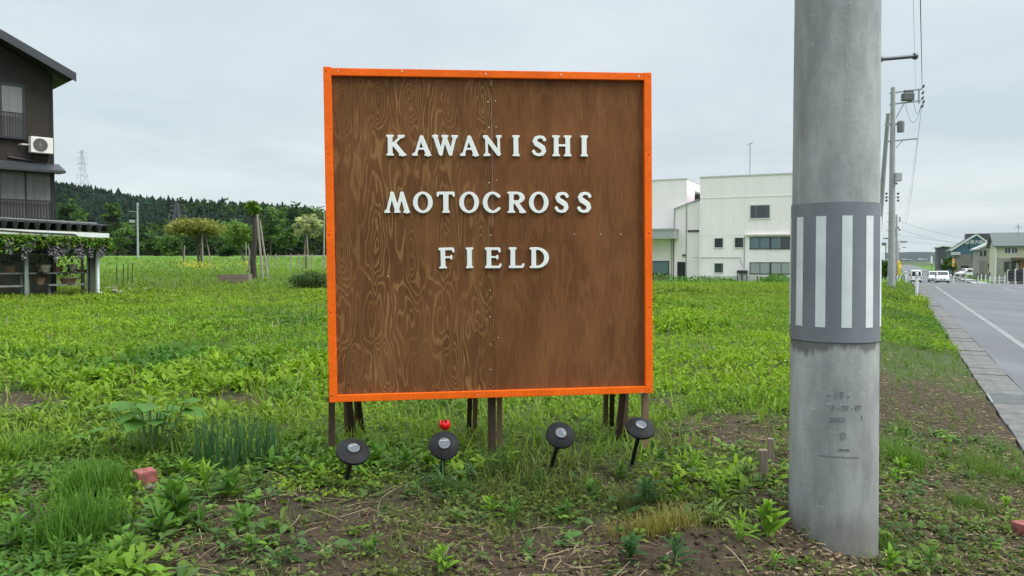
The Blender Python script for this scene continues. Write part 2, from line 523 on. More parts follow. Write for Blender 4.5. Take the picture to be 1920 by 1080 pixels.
# ---- wooded hill behind the fields on the left
def hill_h(x, y):
    q = x / np.maximum(y, 1)
    ridge = 22 + 25 * sstep(-.10, -.62, q) + 8 * sstep(-.6, -1.0, q) - 14 * sstep(-.2, .12, q) - 17 * sstep(.1, .38, q)
    ridge = ridge * .97 + (vnoise(x, y, .012, 3) - .5) * 9 + (vnoise(x, y, .03, 5) - .5) * 4
    return terrain(x, y) - 1.0 + np.maximum(ridge, 0) * sstep(235, 610, y) * (1 - .35 * sstep(640, 1000, y)) * sstep(.62, .3, q)
xs = np.linspace(-1000, 420, 100); ys = np.linspace(215, 1050, 60)
HX, HY = np.meshgrid(xs, ys, indexing='ij')
HZ = hill_h(HX, HY) - 1.5 * (HY < 236)
V = np.stack([HX, HY, HZ], -1).reshape(-1, 3)
i, j = np.meshgrid(np.arange(99), np.arange(59), indexing='ij')
Q = np.stack([i * 60 + j, (i + 1) * 60 + j, (i + 1) * 60 + j + 1, i * 60 + j + 1], -1).reshape(-1, 4)
tag(add_obj('hill', fast_mesh('hill', V, Q, mat('forest_floor', (.035, .05, .02), .95, var=.3, vscale=.05), None, True)), kind='structure')
# distant ridge at the end of the road
def ridge_strip(name, Y0, depth, hfun, x0, x1, m, n=160):
    xs = np.linspace(x0, x1, n); V = []
    for x in xs:
        h = hfun(x)
        for d, k in ((0, 0), (.18, .3), (.45, .75), (.7, 1), (1.0, .8), (1.5, 0)):
            V.append((x, Y0 + depth * d, -2.5 + h * k + (vnoise(x, Y0 + d * depth, .01, 3) - .5) * 8 * (k > 0)))
    Q = [(a * 6 + b, a * 6 + 6 + b, a * 6 + 7 + b, a * 6 + 1 + b) for a in range(n - 1) for b in range(5)]
    return tag(add_obj(name, fast_mesh(name, np.array(V), np.array(Q), m, None, True)), kind='structure')
FARWOOD = mat('distant_forest', (.012, .024, .018), .95, var=.45, vscale=.012)
ridge_strip('far_hill', 2300, 800, lambda x: 17 + 9 * vnoise(x, 0, .0016, 2) + 4 * vnoise(x, 5, .01, 2), -400, 4200, FARWOOD)
ridge_strip('far_hill', 3200, 900, lambda x: 30 + 15 * vnoise(x, 9, .0011, 7) + 5 * vnoise(x, 5, .008, 2), -800, 5200, FARWOOD)

# ================================================================== THE SIGN
def glyph_mask(ch, n=88):
    """letter as a filled mask, height 1; returns grid mask and width"""
    S = lambda *a: ('s',) + a
    W = {'I': .38, 'K': .99, 'A': .95, 'W': 1.28, 'N': .94, 'S': .77, 'H': .98, 'M': 1.28, 'O': .96, 'T': .88, 'C': .92, 'R': .92, 'F': .80, 'E': .83, 'L': .78, 'D': .97}[ch]
    pad = .12
    nx = int((W + 2 * pad) * n); ny = int((1 + 2 * pad) * n)
    X, Y = np.meshgrid((np.arange(nx) + .5) / n - pad, (np.arange(ny) + .5) / n - pad, indexing='ij')
    M = np.zeros_like(X, bool)
    def seg(x0, y0, x1, y1, r0, r1=None):
        nonlocal M
        r1 = r0 if r1 is None else r1
        dx, dy = x1 - x0, y1 - y0
        k = np.clip(((X - x0) * dx + (Y - y0) * dy) / (dx * dx + dy * dy + 1e-9), 0, 1)
        M |= np.hypot(X - x0 - k * dx, Y - y0 - k * dy) < r0 + (r1 - r0) * k
    def rect(x0, x1, y0, y1):
        nonlocal M
        M |= (X > x0) & (X < x1) & (Y > y0) & (Y < y1)
    def ellm(cx, cy, rx, ry): return ((X - cx) / rx) ** 2 + ((Y - cy) / ry) ** 2 < 1
    def serif(x0, x1, bottom=True):
        c = (x0 + x1) / 2
        if bottom:
            rect(x0, x1, 0, .075); seg(c - (x1 - x0) * .22, .09, c + (x1 - x0) * .22, .09, .05)
        else:
            rect(x0, x1, .925, 1); seg(c - (x1 - x0) * .22, .91, c + (x1 - x0) * .22, .91, .05)
    def stem(c, h=.108, b=True, t=True, sw=.19):
        rect(c - h, c + h, .02, .98)
        if b: serif(c - sw, c + sw)
        if t: serif(c - sw, c + sw, False)
    if ch == 'I': stem(.19, .115)
    elif ch == 'K':
        stem(.19, .105); seg(.28, .48, .72, .93, .055); serif(.56, .92, False); seg(.40, .56, .80, .08, .105); serif(.62, .99)
    elif ch == 'A':
        seg(.46, .90, .17, .06, .065, .06); seg(.48, .90, .79, .08, .095, .115); rect(.24, .68, .30, .385); serif(0, .28); serif(.61, .95)
    elif ch == 'W':
        seg(.15, .94, .42, .10, .095); seg(.42, .09, .62, .90, .075); seg(.62, .92, .90, .10, .095); seg(.90, .09, 1.12, .93, .075)
        serif(0, .30, False); serif(.46, .80, False); serif(.95, 1.28, False)
    elif ch == 'N':
        rect(.12, .235, .02, .96); rect(.735, .85, .03, .98); seg(.17, .90, .78, .10, .10); serif(0, .26, False); serif(.66, .94, False); serif(0, .36)
    elif ch == 'S':
        p = [(.655, .80, .075), (.58, .91, .06), (.40, .94, .06), (.22, .875, .085), (.155, .74, .10), (.23, .61, .115), (.40, .52, .12), (.56, .41, .115), (.62, .26, .10), (.54, .11, .08), (.36, .06, .06), (.17, .11, .06), (.10, .23, .075)]
        for a, b in zip(p, p[1:]): seg(a[0], a[1], b[0], b[1], a[2], b[2])
    elif ch == 'H':
        stem(.2); stem(.78); rect(.25, .72, .485, .575)
    elif ch == 'M':
        seg(.16, .06, .39, .91, .065); seg(.40, .92, .64, .10, .095, .1); seg(.64, .10, .87, .91, .07); seg(.88, .92, 1.12, .07, .095, .11)
        serif(0, .30); serif(.48, .80); serif(.94, 1.28)
    elif ch == 'O': M |= ellm(.48, .5, .48, .505) & ~ellm(.48, .5, .265, .40)
    elif ch == 'T':
        stem(.44, .118, True, False); rect(.06, .82, .875, 1); seg(.055, .94, .05, .82, .05); seg(.825, .94, .83, .82, .05)
    elif ch == 'C':
        M |= ellm(.48, .5, .48, .505) & ~ellm(.53, .5, .315, .405) & ~((X > .60) & (np.abs(Y - .5) < .30))
        seg(.60, .93, .80, .80, .06, .075); seg(.60, .07, .80, .20, .055, .065)
    elif ch == 'R':
        stem(.2, .105); M |= ellm(.45, .73, .40, .275) & ~ellm(.43, .735, .185, .165) & (X > .25); rect(.2, .46, .90, 1); rect(.2, .46, .46, .545)
        seg(.44, .50, .74, .08, .10); serif(.58, .92)
    elif ch in 'FE':
        stem(.2, .108, True, False); rect(0, .72, .89, 1); seg(.725, .93, .735, .82, .055)
        rect(.2, .62, .50, .575); seg(.63, .46, .63, .61, .042)
        if ch == 'E': rect(0, .74, 0, .105); seg(.75, .07, .785, .18, .05)
    elif ch == 'L':
        stem(.2, .108); rect(0, .70, 0, .105); seg(.70, .07, .735, .18, .05)
    elif ch == 'D':
        M |= ellm(.36, .5, .60, .5) & ~ellm(.36, .5, .375, .395) & (X > .25); rect(.0, .40, .9, 1); rect(0, .40, 0, .1); rect(.095, .31, .02, .98)
    f = M.astype(float)
    for _ in range(2):       # soften: rounded corners and brackets
        for ax in (0, 1):
            f = (np.roll(f, 1, ax) + np.roll(f, -1, ax) + f * 1.0 + .5 * np.roll(f, 2, ax) + .5 * np.roll(f, -2, ax)) / 4
    return f, W, pad, n
def contours(f, lv=.5):
    nx, ny = f.shape
    nxt = {}
    b = f > lv
    code = b[:-1, :-1] * 1 + b[1:, :-1] * 2 + b[1:, 1:] * 4 + b[:-1, 1:] * 8
    T = {1: [(3, 0)], 2: [(0, 1)], 3: [(3, 1)], 4: [(1, 2)], 5: [(3, 2), (1, 0)], 6: [(0, 2)], 7: [(3, 2)], 8: [(2, 3)], 9: [(2, 0)], 10: [(0, 3), (2, 1)], 11: [(2, 1)], 12: [(1, 3)], 13: [(1, 0)], 14: [(0, 3)]}
    def ek(i, j, e):
        return {0: ('h', i, j), 1: ('v', i + 1, j), 2: ('h', i, j + 1), 3: ('v', i, j)}[e]
    def pt(k):
        t, i, j = k
        if t == 'h': a, c = f[i, j], f[i + 1, j]; return (i + (lv - a) / (c - a), j)
        a, c = f[i, j], f[i, j + 1]; return (i, j + (lv - a) / (c - a))
    for i, j in zip(*np.nonzero((code > 0) & (code < 15))):
        for a, c in T[int(code[i, j])]:
            nxt[ek(i, j, a)] = ek(i, j, c)
    out = []
    while nxt:
        k0 = next(iter(nxt)); k = k0; loop = []
        while k in nxt:
            loop.append(pt(k)); k = nxt.pop(k)
        out.append(loop)
    return out
def curve_mesh(cu, m, name):
    o = bpy.data.objects.new('tmp', cu); COL.objects.link(o)
    dg = bpy.context.evaluated_depsgraph_get(); dg.update()
    me = bpy.data.meshes.new_from_object(o.evaluated_get(dg))
    bpy.data.objects.remove(o); bpy.data.curves.remove(cu)
    me.name = name; me.materials.clear(); me.materials.append(m)
    return me
def letter_mesh(ch, w, h, m):
    f, W, pad, n = glyph_mask(ch)
    cu = bpy.data.curves.new('letter', 'CURVE'); cu.dimensions = '2D'; cu.fill_mode = 'BOTH'
    cu.extrude = .0045; cu.bevel_depth = .0016; cu.bevel_resolution = 1
    for lp in contours(f, .60):
        p = lp[::2]
        s = cu.splines.new('POLY'); s.points.add(len(p) - 1); s.use_cyclic_u = True
        for q, (i, j) in zip(s.points, p):
            q.co = ((((i + .5) / n - pad) / W - .5) * w, (((j + .5) / n - pad) - .5) * h, 0, 1)
    me = curve_mesh(cu, m, 'letter')
    me.transform(Matrix.Rotation(math.pi / 2, 4, 'X'))     # stand it up: face towards -Y
    return me
def text_mesh(body, size, m, extrude=.002, name='lettering'):
    cu = bpy.data.curves.new('txt', 'FONT'); cu.body = body; cu.size = size; cu.extrude = extrude
    cu.align_x = 'CENTER'; cu.align_y = 'CENTER'
    return curve_mesh(cu, m, name)

# plywood
def plywood(name, dark, light, contrast, seed, lines, eyes=()):
    m, n, l, b = newmat(name)
    tcn = n.new('ShaderNodeTexCoord'); s = n.new('ShaderNodeSeparateXYZ'); l.new(tcn.outputs['Object'], s.inputs[0])
    def M(op, a, c=None):
        x = n.new('ShaderNodeMath'); x.operation = op
        for i, q in enumerate((a, c)):
            if q is None: continue
            if isinstance(q, (int, float)): x.inputs[i].default_value = q
            else: l.new(q, x.inputs[i])
        return x.outputs[0]
    # rotary-cut veneer: the log's grain comes round again every 0.4 m
    th = M('MULTIPLY', s.outputs['X'], 2 * math.pi / .39)
    cx = M('MULTIPLY', M('COSINE', th), .60); cy = M('MULTIPLY', M('SINE', th), .60)
    cz = M('ADD', M('MULTIPLY', s.outputs['Z'], 2.1), M('MULTIPLY', s.outputs['X'], .35))
    v = n.new('ShaderNodeCombineXYZ'); l.new(cx, v.inputs[0]); l.new(cy, v.inputs[1]); l.new(M('ADD', cz, seed), v.inputs[2])
    nz = n.new('ShaderNodeTexNoise'); nz.inputs['Scale'].default_value = 1.15; nz.inputs['Detail'].default_value = 1.6; nz.inputs['Roughness'].default_value = .4
    nz.inputs['Distortion'].default_value = .55
    l.new(v.outputs[0], nz.inputs['Vector'])
    pn = n.new('ShaderNodeTexNoise'); pn.inputs['Scale'].default_value = 7; pn.inputs['Detail'].default_value = 1
    l.new(tcn.outputs['Object'], pn.inputs['Vector'])
    # ragged edge of the rings
    fz = n.new('ShaderNodeTexNoise'); fz.inputs['Scale'].default_value = 1; fz.inputs['Detail'].default_value = 4
    mp = n.new('ShaderNodeMapping'); mp.inputs['Scale'].default_value = (160, 1, 9); l.new(tcn.outputs['Object'], mp.inputs[0]); l.new(mp.outputs[0], fz.inputs['Vector'])
    fld = M('MULTIPLY', nz.outputs['Fac'], lines)
    for (x0, z0, amp, wz, kx) in eyes:          # rows of cathedral eyes, one per half turn of the log
        ex = M('MULTIPLY', M('SUBTRACT', M('COSINE', M('MULTIPLY', M('SUBTRACT', M('ADD', s.outputs['X'], M('MULTIPLY', nz.outputs['Fac'], .03)), x0), 2 * math.pi / .196)), 1.0), kx)
        ez = M('MULTIPLY', M('POWER', M('ABSOLUTE', M('SUBTRACT', M('ADD', s.outputs['Z'], M('MULTIPLY', pn.outputs['Fac'], .16)), z0 + .08)), 2.0), -1 / wz ** 2)
        fld = M('ADD', fld, M('MULTIPLY', M('EXPONENT', M('ADD', ex, ez)), amp))
    ring = M('ADD', fld, M('MULTIPLY', fz.outputs['Fac'], .30))
    sw = M('SINE', M('MULTIPLY', ring, 2 * math.pi))
    rp = n.new('ShaderNodeValToRGB')
    rp.color_ramp.elements[0].position = .66; rp.color_ramp.elements[0].color = (0, 0, 0, 1)
    rp.color_ramp.elements[1].position = .97; rp.color_ramp.elements[1].color = (1, 1, 1, 1)
    l.new(M('ADD', M('MULTIPLY', sw, .5), .5), rp.inputs[0])
    # patches where the figure is faint
    pz = n.new('ShaderNodeTexNoise'); pz.inputs['Scale'].default_value = 4.5; pz.inputs['Detail'].default_value = 3
    mp2 = n.new('ShaderNodeMapping'); mp2.inputs['Scale'].default_value = (1, 1, .45); mp2.inputs['Location'].default_value = (seed, 0, 2)
    l.new(tcn.outputs['Object'], mp2.inputs[0]); l.new(mp2.outputs[0], pz.inputs['Vector'])
    pr = n.new('ShaderNodeMapRange'); pr.inputs['From Min'].default_value = .36; pr.inputs['From Max'].default_value = .6
    l.new(pz.outputs['Fac'], pr.inputs['Value'])
    fac = M('MULTIPLY', M('MULTIPLY', rp.outputs[0], contrast), M('ADD', M('MULTIPLY', pr.outputs['Result'], .75), .25))
    # stain soaked in unevenly
    st = n.new('ShaderNodeTexNoise'); st.inputs['Scale'].default_value = 2.6; st.inputs['Detail'].default_value = 6
    mp3 = n.new('ShaderNodeMapping'); mp3.inputs['Scale'].default_value = (2.2, 1, .7); l.new(tcn.outputs['Object'], mp3.inputs[0]); l.new(mp3.outputs[0], st.inputs['Vector'])
    base = n.new('ShaderNodeValToRGB')
    base.color_ramp.elements[0].position = .32; base.color_ramp.elements[0].color = tuple(c * .72 for c in dark) + (1,)
    base.color_ramp.elements[1].position = .68; base.color_ramp.elements[1].color = tuple(c * 1.22 for c in dark) + (1,)
    l.new(st.outputs['Fac'], base.inputs[0])
    mx = n.new('ShaderNodeMix'); mx.data_type = 'RGBA'; l.new(fac, mx.inputs['Factor']); l.new(base.outputs[0], mx.inputs['A']); mx.inputs['B'].default_value = light + (1,)
    # fine pores
    m2 = n.new('ShaderNodeMix'); m2.data_type = 'RGBA'; m2.blend_type = 'MULTIPLY'; m2.inputs['Factor'].default_value = .55
    gr = n.new('ShaderNodeMapRange'); gr.inputs['From Min'].default_value = .3; gr.inputs['From Max'].default_value = .7; gr.inputs['To Min'].default_value = .6; gr.inputs['To Max'].default_value = 1.3
    l.new(fz.outputs['Fac'], gr.inputs['Value'])
    l.new(mx.outputs['Result'], m2.inputs['A']); l.new(gr.outputs['Result'], m2.inputs['B'])
    l.new(m2.outputs['Result'], b.inputs['Base Color'])
    b.inputs['Roughness'].default_value = .68; b.inputs['Specular IOR Level'].default_value = .12
    bp = n.new('ShaderNodeBump'); bp.inputs['Strength'].default_value = .25; bp.inputs['Distance'].default_value = .002
    l.new(M('ADD', fac, M('MULTIPLY', fz.outputs['Fac'], .4)), bp.inputs['Height']); l.new(bp.outputs[0], b.inputs['Normal'])
    return m
PLY_L = plywood('figured_plywood', (.150, .066, .0255), (.290, .158, .061), .78, 3.3, 7.5, ((.112, 1.70, 5.0, .13, 1.5), (.100, .88, 4.2, .16, 1.6), (.07, .46, -3.2, .14, 1.5), (.145, .17, 4.5, .14, 1.5)))
PLY_R = plywood('plain_plywood', (.168, .069, .026), (.215, .10, .040), .45, 8.1, 5)
ORANGE = mat('orange_paint', (.88, .138, .008), .55, var=.13, vscale=9, bump=.3, bscale=55, spec=.15)
LETTER = mat('letter_white', (.80, .83, .80), .4, var=.04, vscale=12)

TL, TR, BL, BR = at(606, 126, 4.50), at(1222, 136, 4.71), at(617, 755, 4.50), at(1224, 737, 4.71)
su = ((TR - TL) + (BR - BL)).normalized()
sv = ((TL - BL) + (TR - BR)); sv = (sv - su * sv.dot(su)).normalized()
sn = sv.cross(su).normalized()           # local Y: away from the camera
if sn.y < 0: sn = -sn
cen = (TL + TR + BL + BR) / 4
base = Vector((cen.x, cen.y, 0.0))
SM = Matrix(((su.x, sn.x, sv.x, 0), (su.y, sn.y, sv.y, 0), (su.z, sn.z, sv.z, 0), (0, 0, 0, 1)))
# origin on the ground below the middle of the frame
org = cen - sv * ((cen.z - 0.0) / sv.z)
SM.translation = org
SMI = SM.inverted()
sign = thing('wooden_sign', 'square brown plywood sign with orange frame and white letters on wooden legs', 'sign', matrix=SM)
def sp_(px, py, d=0.0):
    """pixel to sign-local x,z on the plane local y = d"""
    r = Vector(ray(px, py)); o = Vector((0, 0, CAMZ))
    ol = SMI @ o; rl = SMI.to_3x3() @ r
    k = (d - ol.y) / rl.y
    p = ol + rl * k
    return p.x, p.z
FD = -.0    # front of the frame battens is the plane local y = 0; the panel lies 26 mm behind
PD = .026
c_tl, c_tr, c_bl, c_br = (SMI @ p for p in (TL, TR, BL, BR))
X0 = (c_tl.x + c_bl.x) / 2; X1 = (c_tr.x + c_br.x) / 2; Z0 = (c_bl.z + c_br.z) / 2; Z1 = (c_tl.z + c_tr.z) / 2
bw = .044
xm = (sp_(925, 300, PD)[0] + sp_(925, 600, PD)[0]) / 2
def local_part(name, mb, m, bevel=0, org_=(0, 0, 0), smooth=False):
    o = add_obj(name, mb.mesh(name, m, smooth, bevel, org_), sign, org_)
    return o
mb = MB(); mb.box(X0 + .012, xm - .0008, PD, PD + .012, Z0 + .012, Z1 - .012)
tag(local_part('panel', mb, PLY_L, .0006, (X0, 0, Z0)), 'left plywood panel with bold looping grain')
mb = MB(); mb.box(xm + .0008, X1 - .012, PD + .0015, PD + .0135, Z0 + .012, Z1 - .012)
tag(local_part('panel', mb, PLY_R, .0006, (xm, 0, Z0)), 'right plywood panel with plain even grain')
for (a, b_, c, d, y0) in ((X0, X0 + bw, Z0, Z1 + .004, -.0015), (X1 - bw, X1, Z0, Z1, -.0015), (X0 + bw, X1 - bw, Z1 - bw, Z1 - .002, 0), (X0 + bw, X1 - bw, Z0 + .001, Z0 + bw - .004, 0)):
    mb = MB(); mb.box(a, b_, y0, PD + .0005 + .03, c, d)
    local_part('frame_batten', mb, ORANGE, .003, (a, 0, c))
# letters
LET = [('K', 723.8, 762), ('A', 772, 808.7), ('W', 810, 859.2), ('A', 861.7, 897.8), ('N', 905.5, 940.8), ('I', 960, 974.5), ('S', 996.3, 1025.3), ('H', 1034.7, 1071.7), ('I', 1088, 1102.2)]
LET2 = [('M', 719.7, 769.2), ('O', 774.2, 811.3), ('T', 818.7, 852.8), ('O', 860.8, 897.8), ('C', 905, 940), ('R', 950.8, 986.2), ('O', 991.7, 1028), ('S', 1039, 1067.3), ('S', 1081.3, 1109.7)]
LET3 = [('F', 822.6, 852.8), ('I', 872.9, 887.5), ('E', 908.8, 940), ('L', 953.4, 982.9), ('D', 992.7, 1029.2)]
for row, ya, yb, sl in ((LET, 253.6, 292.4, .0035), (LET2, 360.2, 399.2, .0005), (LET3, 465.5, 503.5, -.004)):
    for ch, xa, xb in row:
        dy_ = sl * (xa - 723)
        x0, z1 = sp_(xa, ya + dy_, PD - .006); x1, z0 = sp_(xb, yb + dy_, PD - .006)
        o = add_obj('letter', letter_mesh(ch, x1 - x0, z1 - z0, LETTER), sign)
        o.location = ((x0 + x1) / 2, PD - .0075, (z0 + z1) / 2)
        o.rotation_euler = (0, random.uniform(-.012, .012), 0)
# screws
scr = MB(); scr.lathe([(.0045, 0), (.0045, .0012), (.002, .0018)], 10)
SCREW_B = scr.mesh('screw', mat('bright_screw', (.75, .72, .62), .35, .6)); SCREW_D = scr.mesh('screw', mat('dull_screw', (.06, .04, .03), .6, .3))
SCREW_O = scr.mesh('screw', mat('painted_screw', (.55, .10, .015), .5))
def screw(px, py, d, me, k=1.0):
    x, z = sp_(px, py, d)
    o = add_obj('screw', me, sign, (x, d - .0004, z)); o.rotation_euler = (math.pi / 2, 0, 0); o.scale = (k, k, 1)
for p in ((754, 134), (911, 139), (1052, 140), (1198, 143)): screw(*p, 0, SCREW_B)
for p in ((634, 133), (895, 741), (1203, 736)): screw(*p, 0, SCREW_B, .8)
for p in ((612, 133), (615, 289), (617, 440), (620, 586), (622, 742), (1216, 143), (1216, 290), (1217, 437), (1217, 576), (1217, 730)): screw(*p, -.0015, SCREW_D, .8)
for p in ((678, 442), (728, 442), (776, 442), (825, 442), (868, 442), (1022, 440)): screw(*p, PD, SCREW_D, .8)
for p in ((915, 191), (917, 239), (917, 343), (920, 441), (919, 544), (919, 594), (919, 645), (920, 693), (727, 518)): screw(*p, PD, SCREW_B, .8)
for p in ((1126, 439), (1164, 439), (1077, 439), (929, 189), (930, 238), (931, 338), (934, 633)): screw(*p, PD + .0015, SCREW_B, .65)
for p in ((653, 722), (694, 732), (780, 720), (820, 731), (901, 719)):
    x, z = sp_(*p, PD); mb = MB(); mb.lathe([(.006, 0), (.004, .0012)], 9, Matrix.Translation((0, 0, 0)))
    o = add_obj('knot', mb.mesh('knot', mat('dark_knot', (.035, .018, .01), .8)), sign, (x, PD - .0004, z)); o.rotation_euler = (math.pi / 2, 0, 0); o.scale = (1, .8, 1)
# rails on the back and legs
LEGD = mat('stained_timber', (.055, .033, .021), .75, var=.35, vscale=18, bump=.3, bscale=60, stretch=(6, 6, .6))
LEGL = mat('weathered_timber', (.19, .125, .075), .8, var=.3, vscale=18, bump=.3, bscale=60, stretch=(6, 6, .6))
for z in (Z0 + .10, (Z0 + Z1) / 2, Z1 - .10):
    mb = MB(); mb.box(X0 + .03, X1 - .03, PD + .0305 + .002, PD + .063, z - .022, z + .022); local_part('back_rail', mb, LEGL, .002)
def leg(pa, Ya, pb, Yb, w, d, m, name='leg', up=0):
    a = at(*pa, Ya); b = at(*pb, Yb)
    b.z = min(b.z, terr(b.x, b.y)) - .06
    a = b + (a - b) * (1 + up)
    mb = MB(); mb.bar(SMI @ a, SMI @ b, w, d, up=(1, 0, 0)); local_part(name, mb, m, .002)
leg((622, 700), 4.60, (622, 862), 4.60, .034, .034, LEGD, up=.2)
leg((922, 700), 4.70, (922, 850), 4.70, .030, .045, LEGD, up=.3)
leg((1209, 700), 4.80, (1210, 848), 4.80, .040, .036, LEGL, up=.3)
leg((936.5, 700), 4.76, (936.5, 850), 4.76, .034, .03, LEGL, up=.2)
leg((653.5, 745), 5.02, (665, 822), 5.18, .033, .04, LEGD, 'prop', .9)
leg((648, 745), 5.10, (652, 830), 5.25, .032, .03, LEGL, 'prop', .8)
leg((672, 745), 5.15, (682, 806), 5.42, .030, .03, LEGD, 'prop', .7)
leg((668, 745), 5.20, (671, 806), 5.48, .024, .03, LEGL, 'prop', .5)
leg((881, 745), 5.10, (879, 812), 5.36, .028, .03, LEGD, 'prop', .9)
leg((891.5, 745), 5.05, (889, 822), 5.25, .034, .03, LEGL, 'prop', .9)
leg((1136, 738), 5.15, (1134, 806), 5.45, .036, .03, LEGL, 'prop', .9)
leg((1148, 738), 5.10, (1146, 800), 5.46, .026, .03, LEGD, 'prop', .9)
leg((1168, 738), 5.00, (1156, 828), 5.16, .040, .035, LEGD, 'prop', .9)
leg((1174, 738), 5.12, (1171, 832), 5.22, .030, .03, LEGL, 'prop', .8)

# ================================================================== SOLAR GARDEN LAMPS
LBLK = mat('black_plastic', (.016, .016, .018), .62, var=.3, vscale=30, bump=.05, bscale=200, spec=.22)
LSTK = mat('black_stake_plastic', (.012, .012, .013), .55, var=.15)
CELL = glassmat('solar_cell', (.075, .085, .10), .25)
RING = mat('solar_ring', (.17, .18, .19), .4)
CONTACT = mat('cell_contact', (.55, .56, .55), .4)
m_, n_, l_, b_ = newmat('clear_lens')
b_.inputs['Base Color'].default_value = (.86, .9, .92, 1); b_.inputs['Roughness'].default_value = .12
b_.inputs['Transmission Weight'].default_value = .55; b_.inputs['IOR'].default_value = 1.4
LENS = m_
STEEL = mat('steel_pin', (.3, .3, .3), .4, .8)
def solar_lamp(pb, pc, Yc, rad, spin, label):
    b = gpt(*pb)
    c = at(pc[0], pc[1], Yc)
    ax = (c - b).normalized(); L = (c - b).length
    q = ax.to_track_quat('Z', 'Y').to_matrix().to_4x4()
    q = q @ Matrix.Rotation(spin, 4, 'Z')
    M = q.copy(); M.translation = b
    r = thing('solar_lamp', label, 'garden lamp', matrix=M, group='solar lamps in front of the sign')
    R_ = rad
    def part(name, prof, m, n=32, par=r, cap=True):
        mb = MB(); mb.lathe(prof, n, None, cap); return mb.build(name, m, par, smooth=True, world=False)
    T = L
    part('stake', [(.004, -.09), (.011, -.02), (.012, .0), (.012, T - .072)], LSTK, 10)
    part('collar', [(.014, T - .074), (.026, T - .070), (.028, T - .062), (.022, T - .060)], LSTK, 20)
    ln = part('lens', [(.024, T - .0600), (.044, T - .034), (.052, T - .010)], LENS, 14)
    mb = MB()
    for k in range(3):
        g = 2 * math.pi * k / 3 + .4
        mb.tube([(.030 * math.cos(g), .030 * math.sin(g), T - .062), (.066 * math.cos(g), .066 * math.sin(g), T - .008)], .0022, 6)
    mb.build('lens_strut', LSTK, r, world=False)
    cap = part('cap', [(R_ * .93, T - .012), (R_ * .985, T - .014), (R_, T - .008), (R_ * .985, T - .001), (R_ * .90, T + .004), (R_ * .62, T + .013), (R_ * .42, T + .021), (.0335, T + .0235), (.0325, T + .021), (.0300, T + .0208)], LBLK, 48)
    mb = MB(); mb.lathe([(.0290, T + .0212), (.0290, T + .0228), (.0260, T + .0228), (.0260, T + .0212)], 40, None, False)
    mb.build('solar_ring', RING, cap, smooth=True, world=False)
    mb = MB(); mb.lathe([(.0260, T + .0210), (.0260, T + .0218)], 40)
    mb.build('solar_cell', CELL, cap, world=False)
    mb = MB()
    for x0, x1 in ((-.021, -.013), (-.010, -.002), (.001, .009), (.012, .020)):
        mb.box(x0, x1, .0125, .0165, T + .0222, T + .0228)
    mb.build('cell_contact', CONTACT, cap, world=False)
    return r
solar_lamp((648, 912), (662, 845), 3.90, .0835, .2, 'black round solar lamp at the left end of the row, below the sign corner')
solar_lamp((828, 893), (833, 834), 4.03, .0775, .05, 'black round solar lamp standing behind the red tulip')
solar_lamp((1031, 886), (1051, 815), 4.18, .0770, 1.0 - 2.2, 'black round solar lamp tilted right, second from the concrete pole')
solar_lamp((1184, 874), (1201, 801), 4.34, .0800, 2.4, 'black round solar lamp nearest the concrete pole with lens showing')
# solar cell contact text is unreadable bars in the photograph

# ================================================================== RED TULIP
tb = gpt(831, 908)
tulip = thing('tulip', 'single red tulip in front of the second lamp', 'tulip', tb)
th_ = at(834, 806, tb.y - .02)
mb = MB(); mb.tube([tb - Vector((0, 0, .02)), tb + (th_ - tb) * .5 + Vector((-.008, 0, 0)), th_], [.0035, .003, .003], 8)
STEM = mat('plant_stem', (.16, .26, .10), .55, var=.2)
mb.build('stem', STEM, tulip, smooth=True)
PETAL = mat('red_petal', (.62, .006, .008), .42, var=.25, vscale=40, stretch=(3, 3, .6))
for k in range(6):
    g = k * math.pi / 3 + .3; out = k % 2
    rr_ = .031 if out else .027
    mb = MB(); vv = []; n = 5
    for i in range(8):
        t = i / 7
        r0 = rr_ * math.sin(math.pi * min(.86, .08 + t * .76)) ** .7
        wd = .72 * math.sin(math.pi * (.1 + .83 * t)) ** .7
        for j in range(n):
            a = g + (j / (n - 1) - .5) * 2 * wd
            e = (1 - abs(j / (n - 1) - .5) * .5 * t)
            vv.append((r0 * math.cos(a) * 1.0, r0 * math.sin(a), -.002 + .058 * t * e))
    fs = [(i * n + j, i * n + j + 1, i * n + n + j + 1, i * n + n + j) for i in range(7) for j in range(n - 1)]
    mb.add(vv, fs)
    o = mb.build('petal', PETAL, tulip, smooth=True, world=False); o.location = th_ - tb
for (yw, e0, e1, L, W) in ((-.35, 1.15, -.35, .17, .022), (2.9, 1.35, .6, .12, .03), (-.9, 1.0, -.5, .15, .02), (3.6, .9, -.4, .15, .022), (-2.2, .8, -.3, .13, .02)):
    v, q, c = strips(np.array([[0, 0, .01]]), [yw], [e0], [e1], [L], [W], (.5, .9, 1, .85, .55, .06), [(.13, .27, .14)], fold=.2)
    add_obj('leaf', fast_mesh('leaf', v, q, LEAF, c, True), tulip)

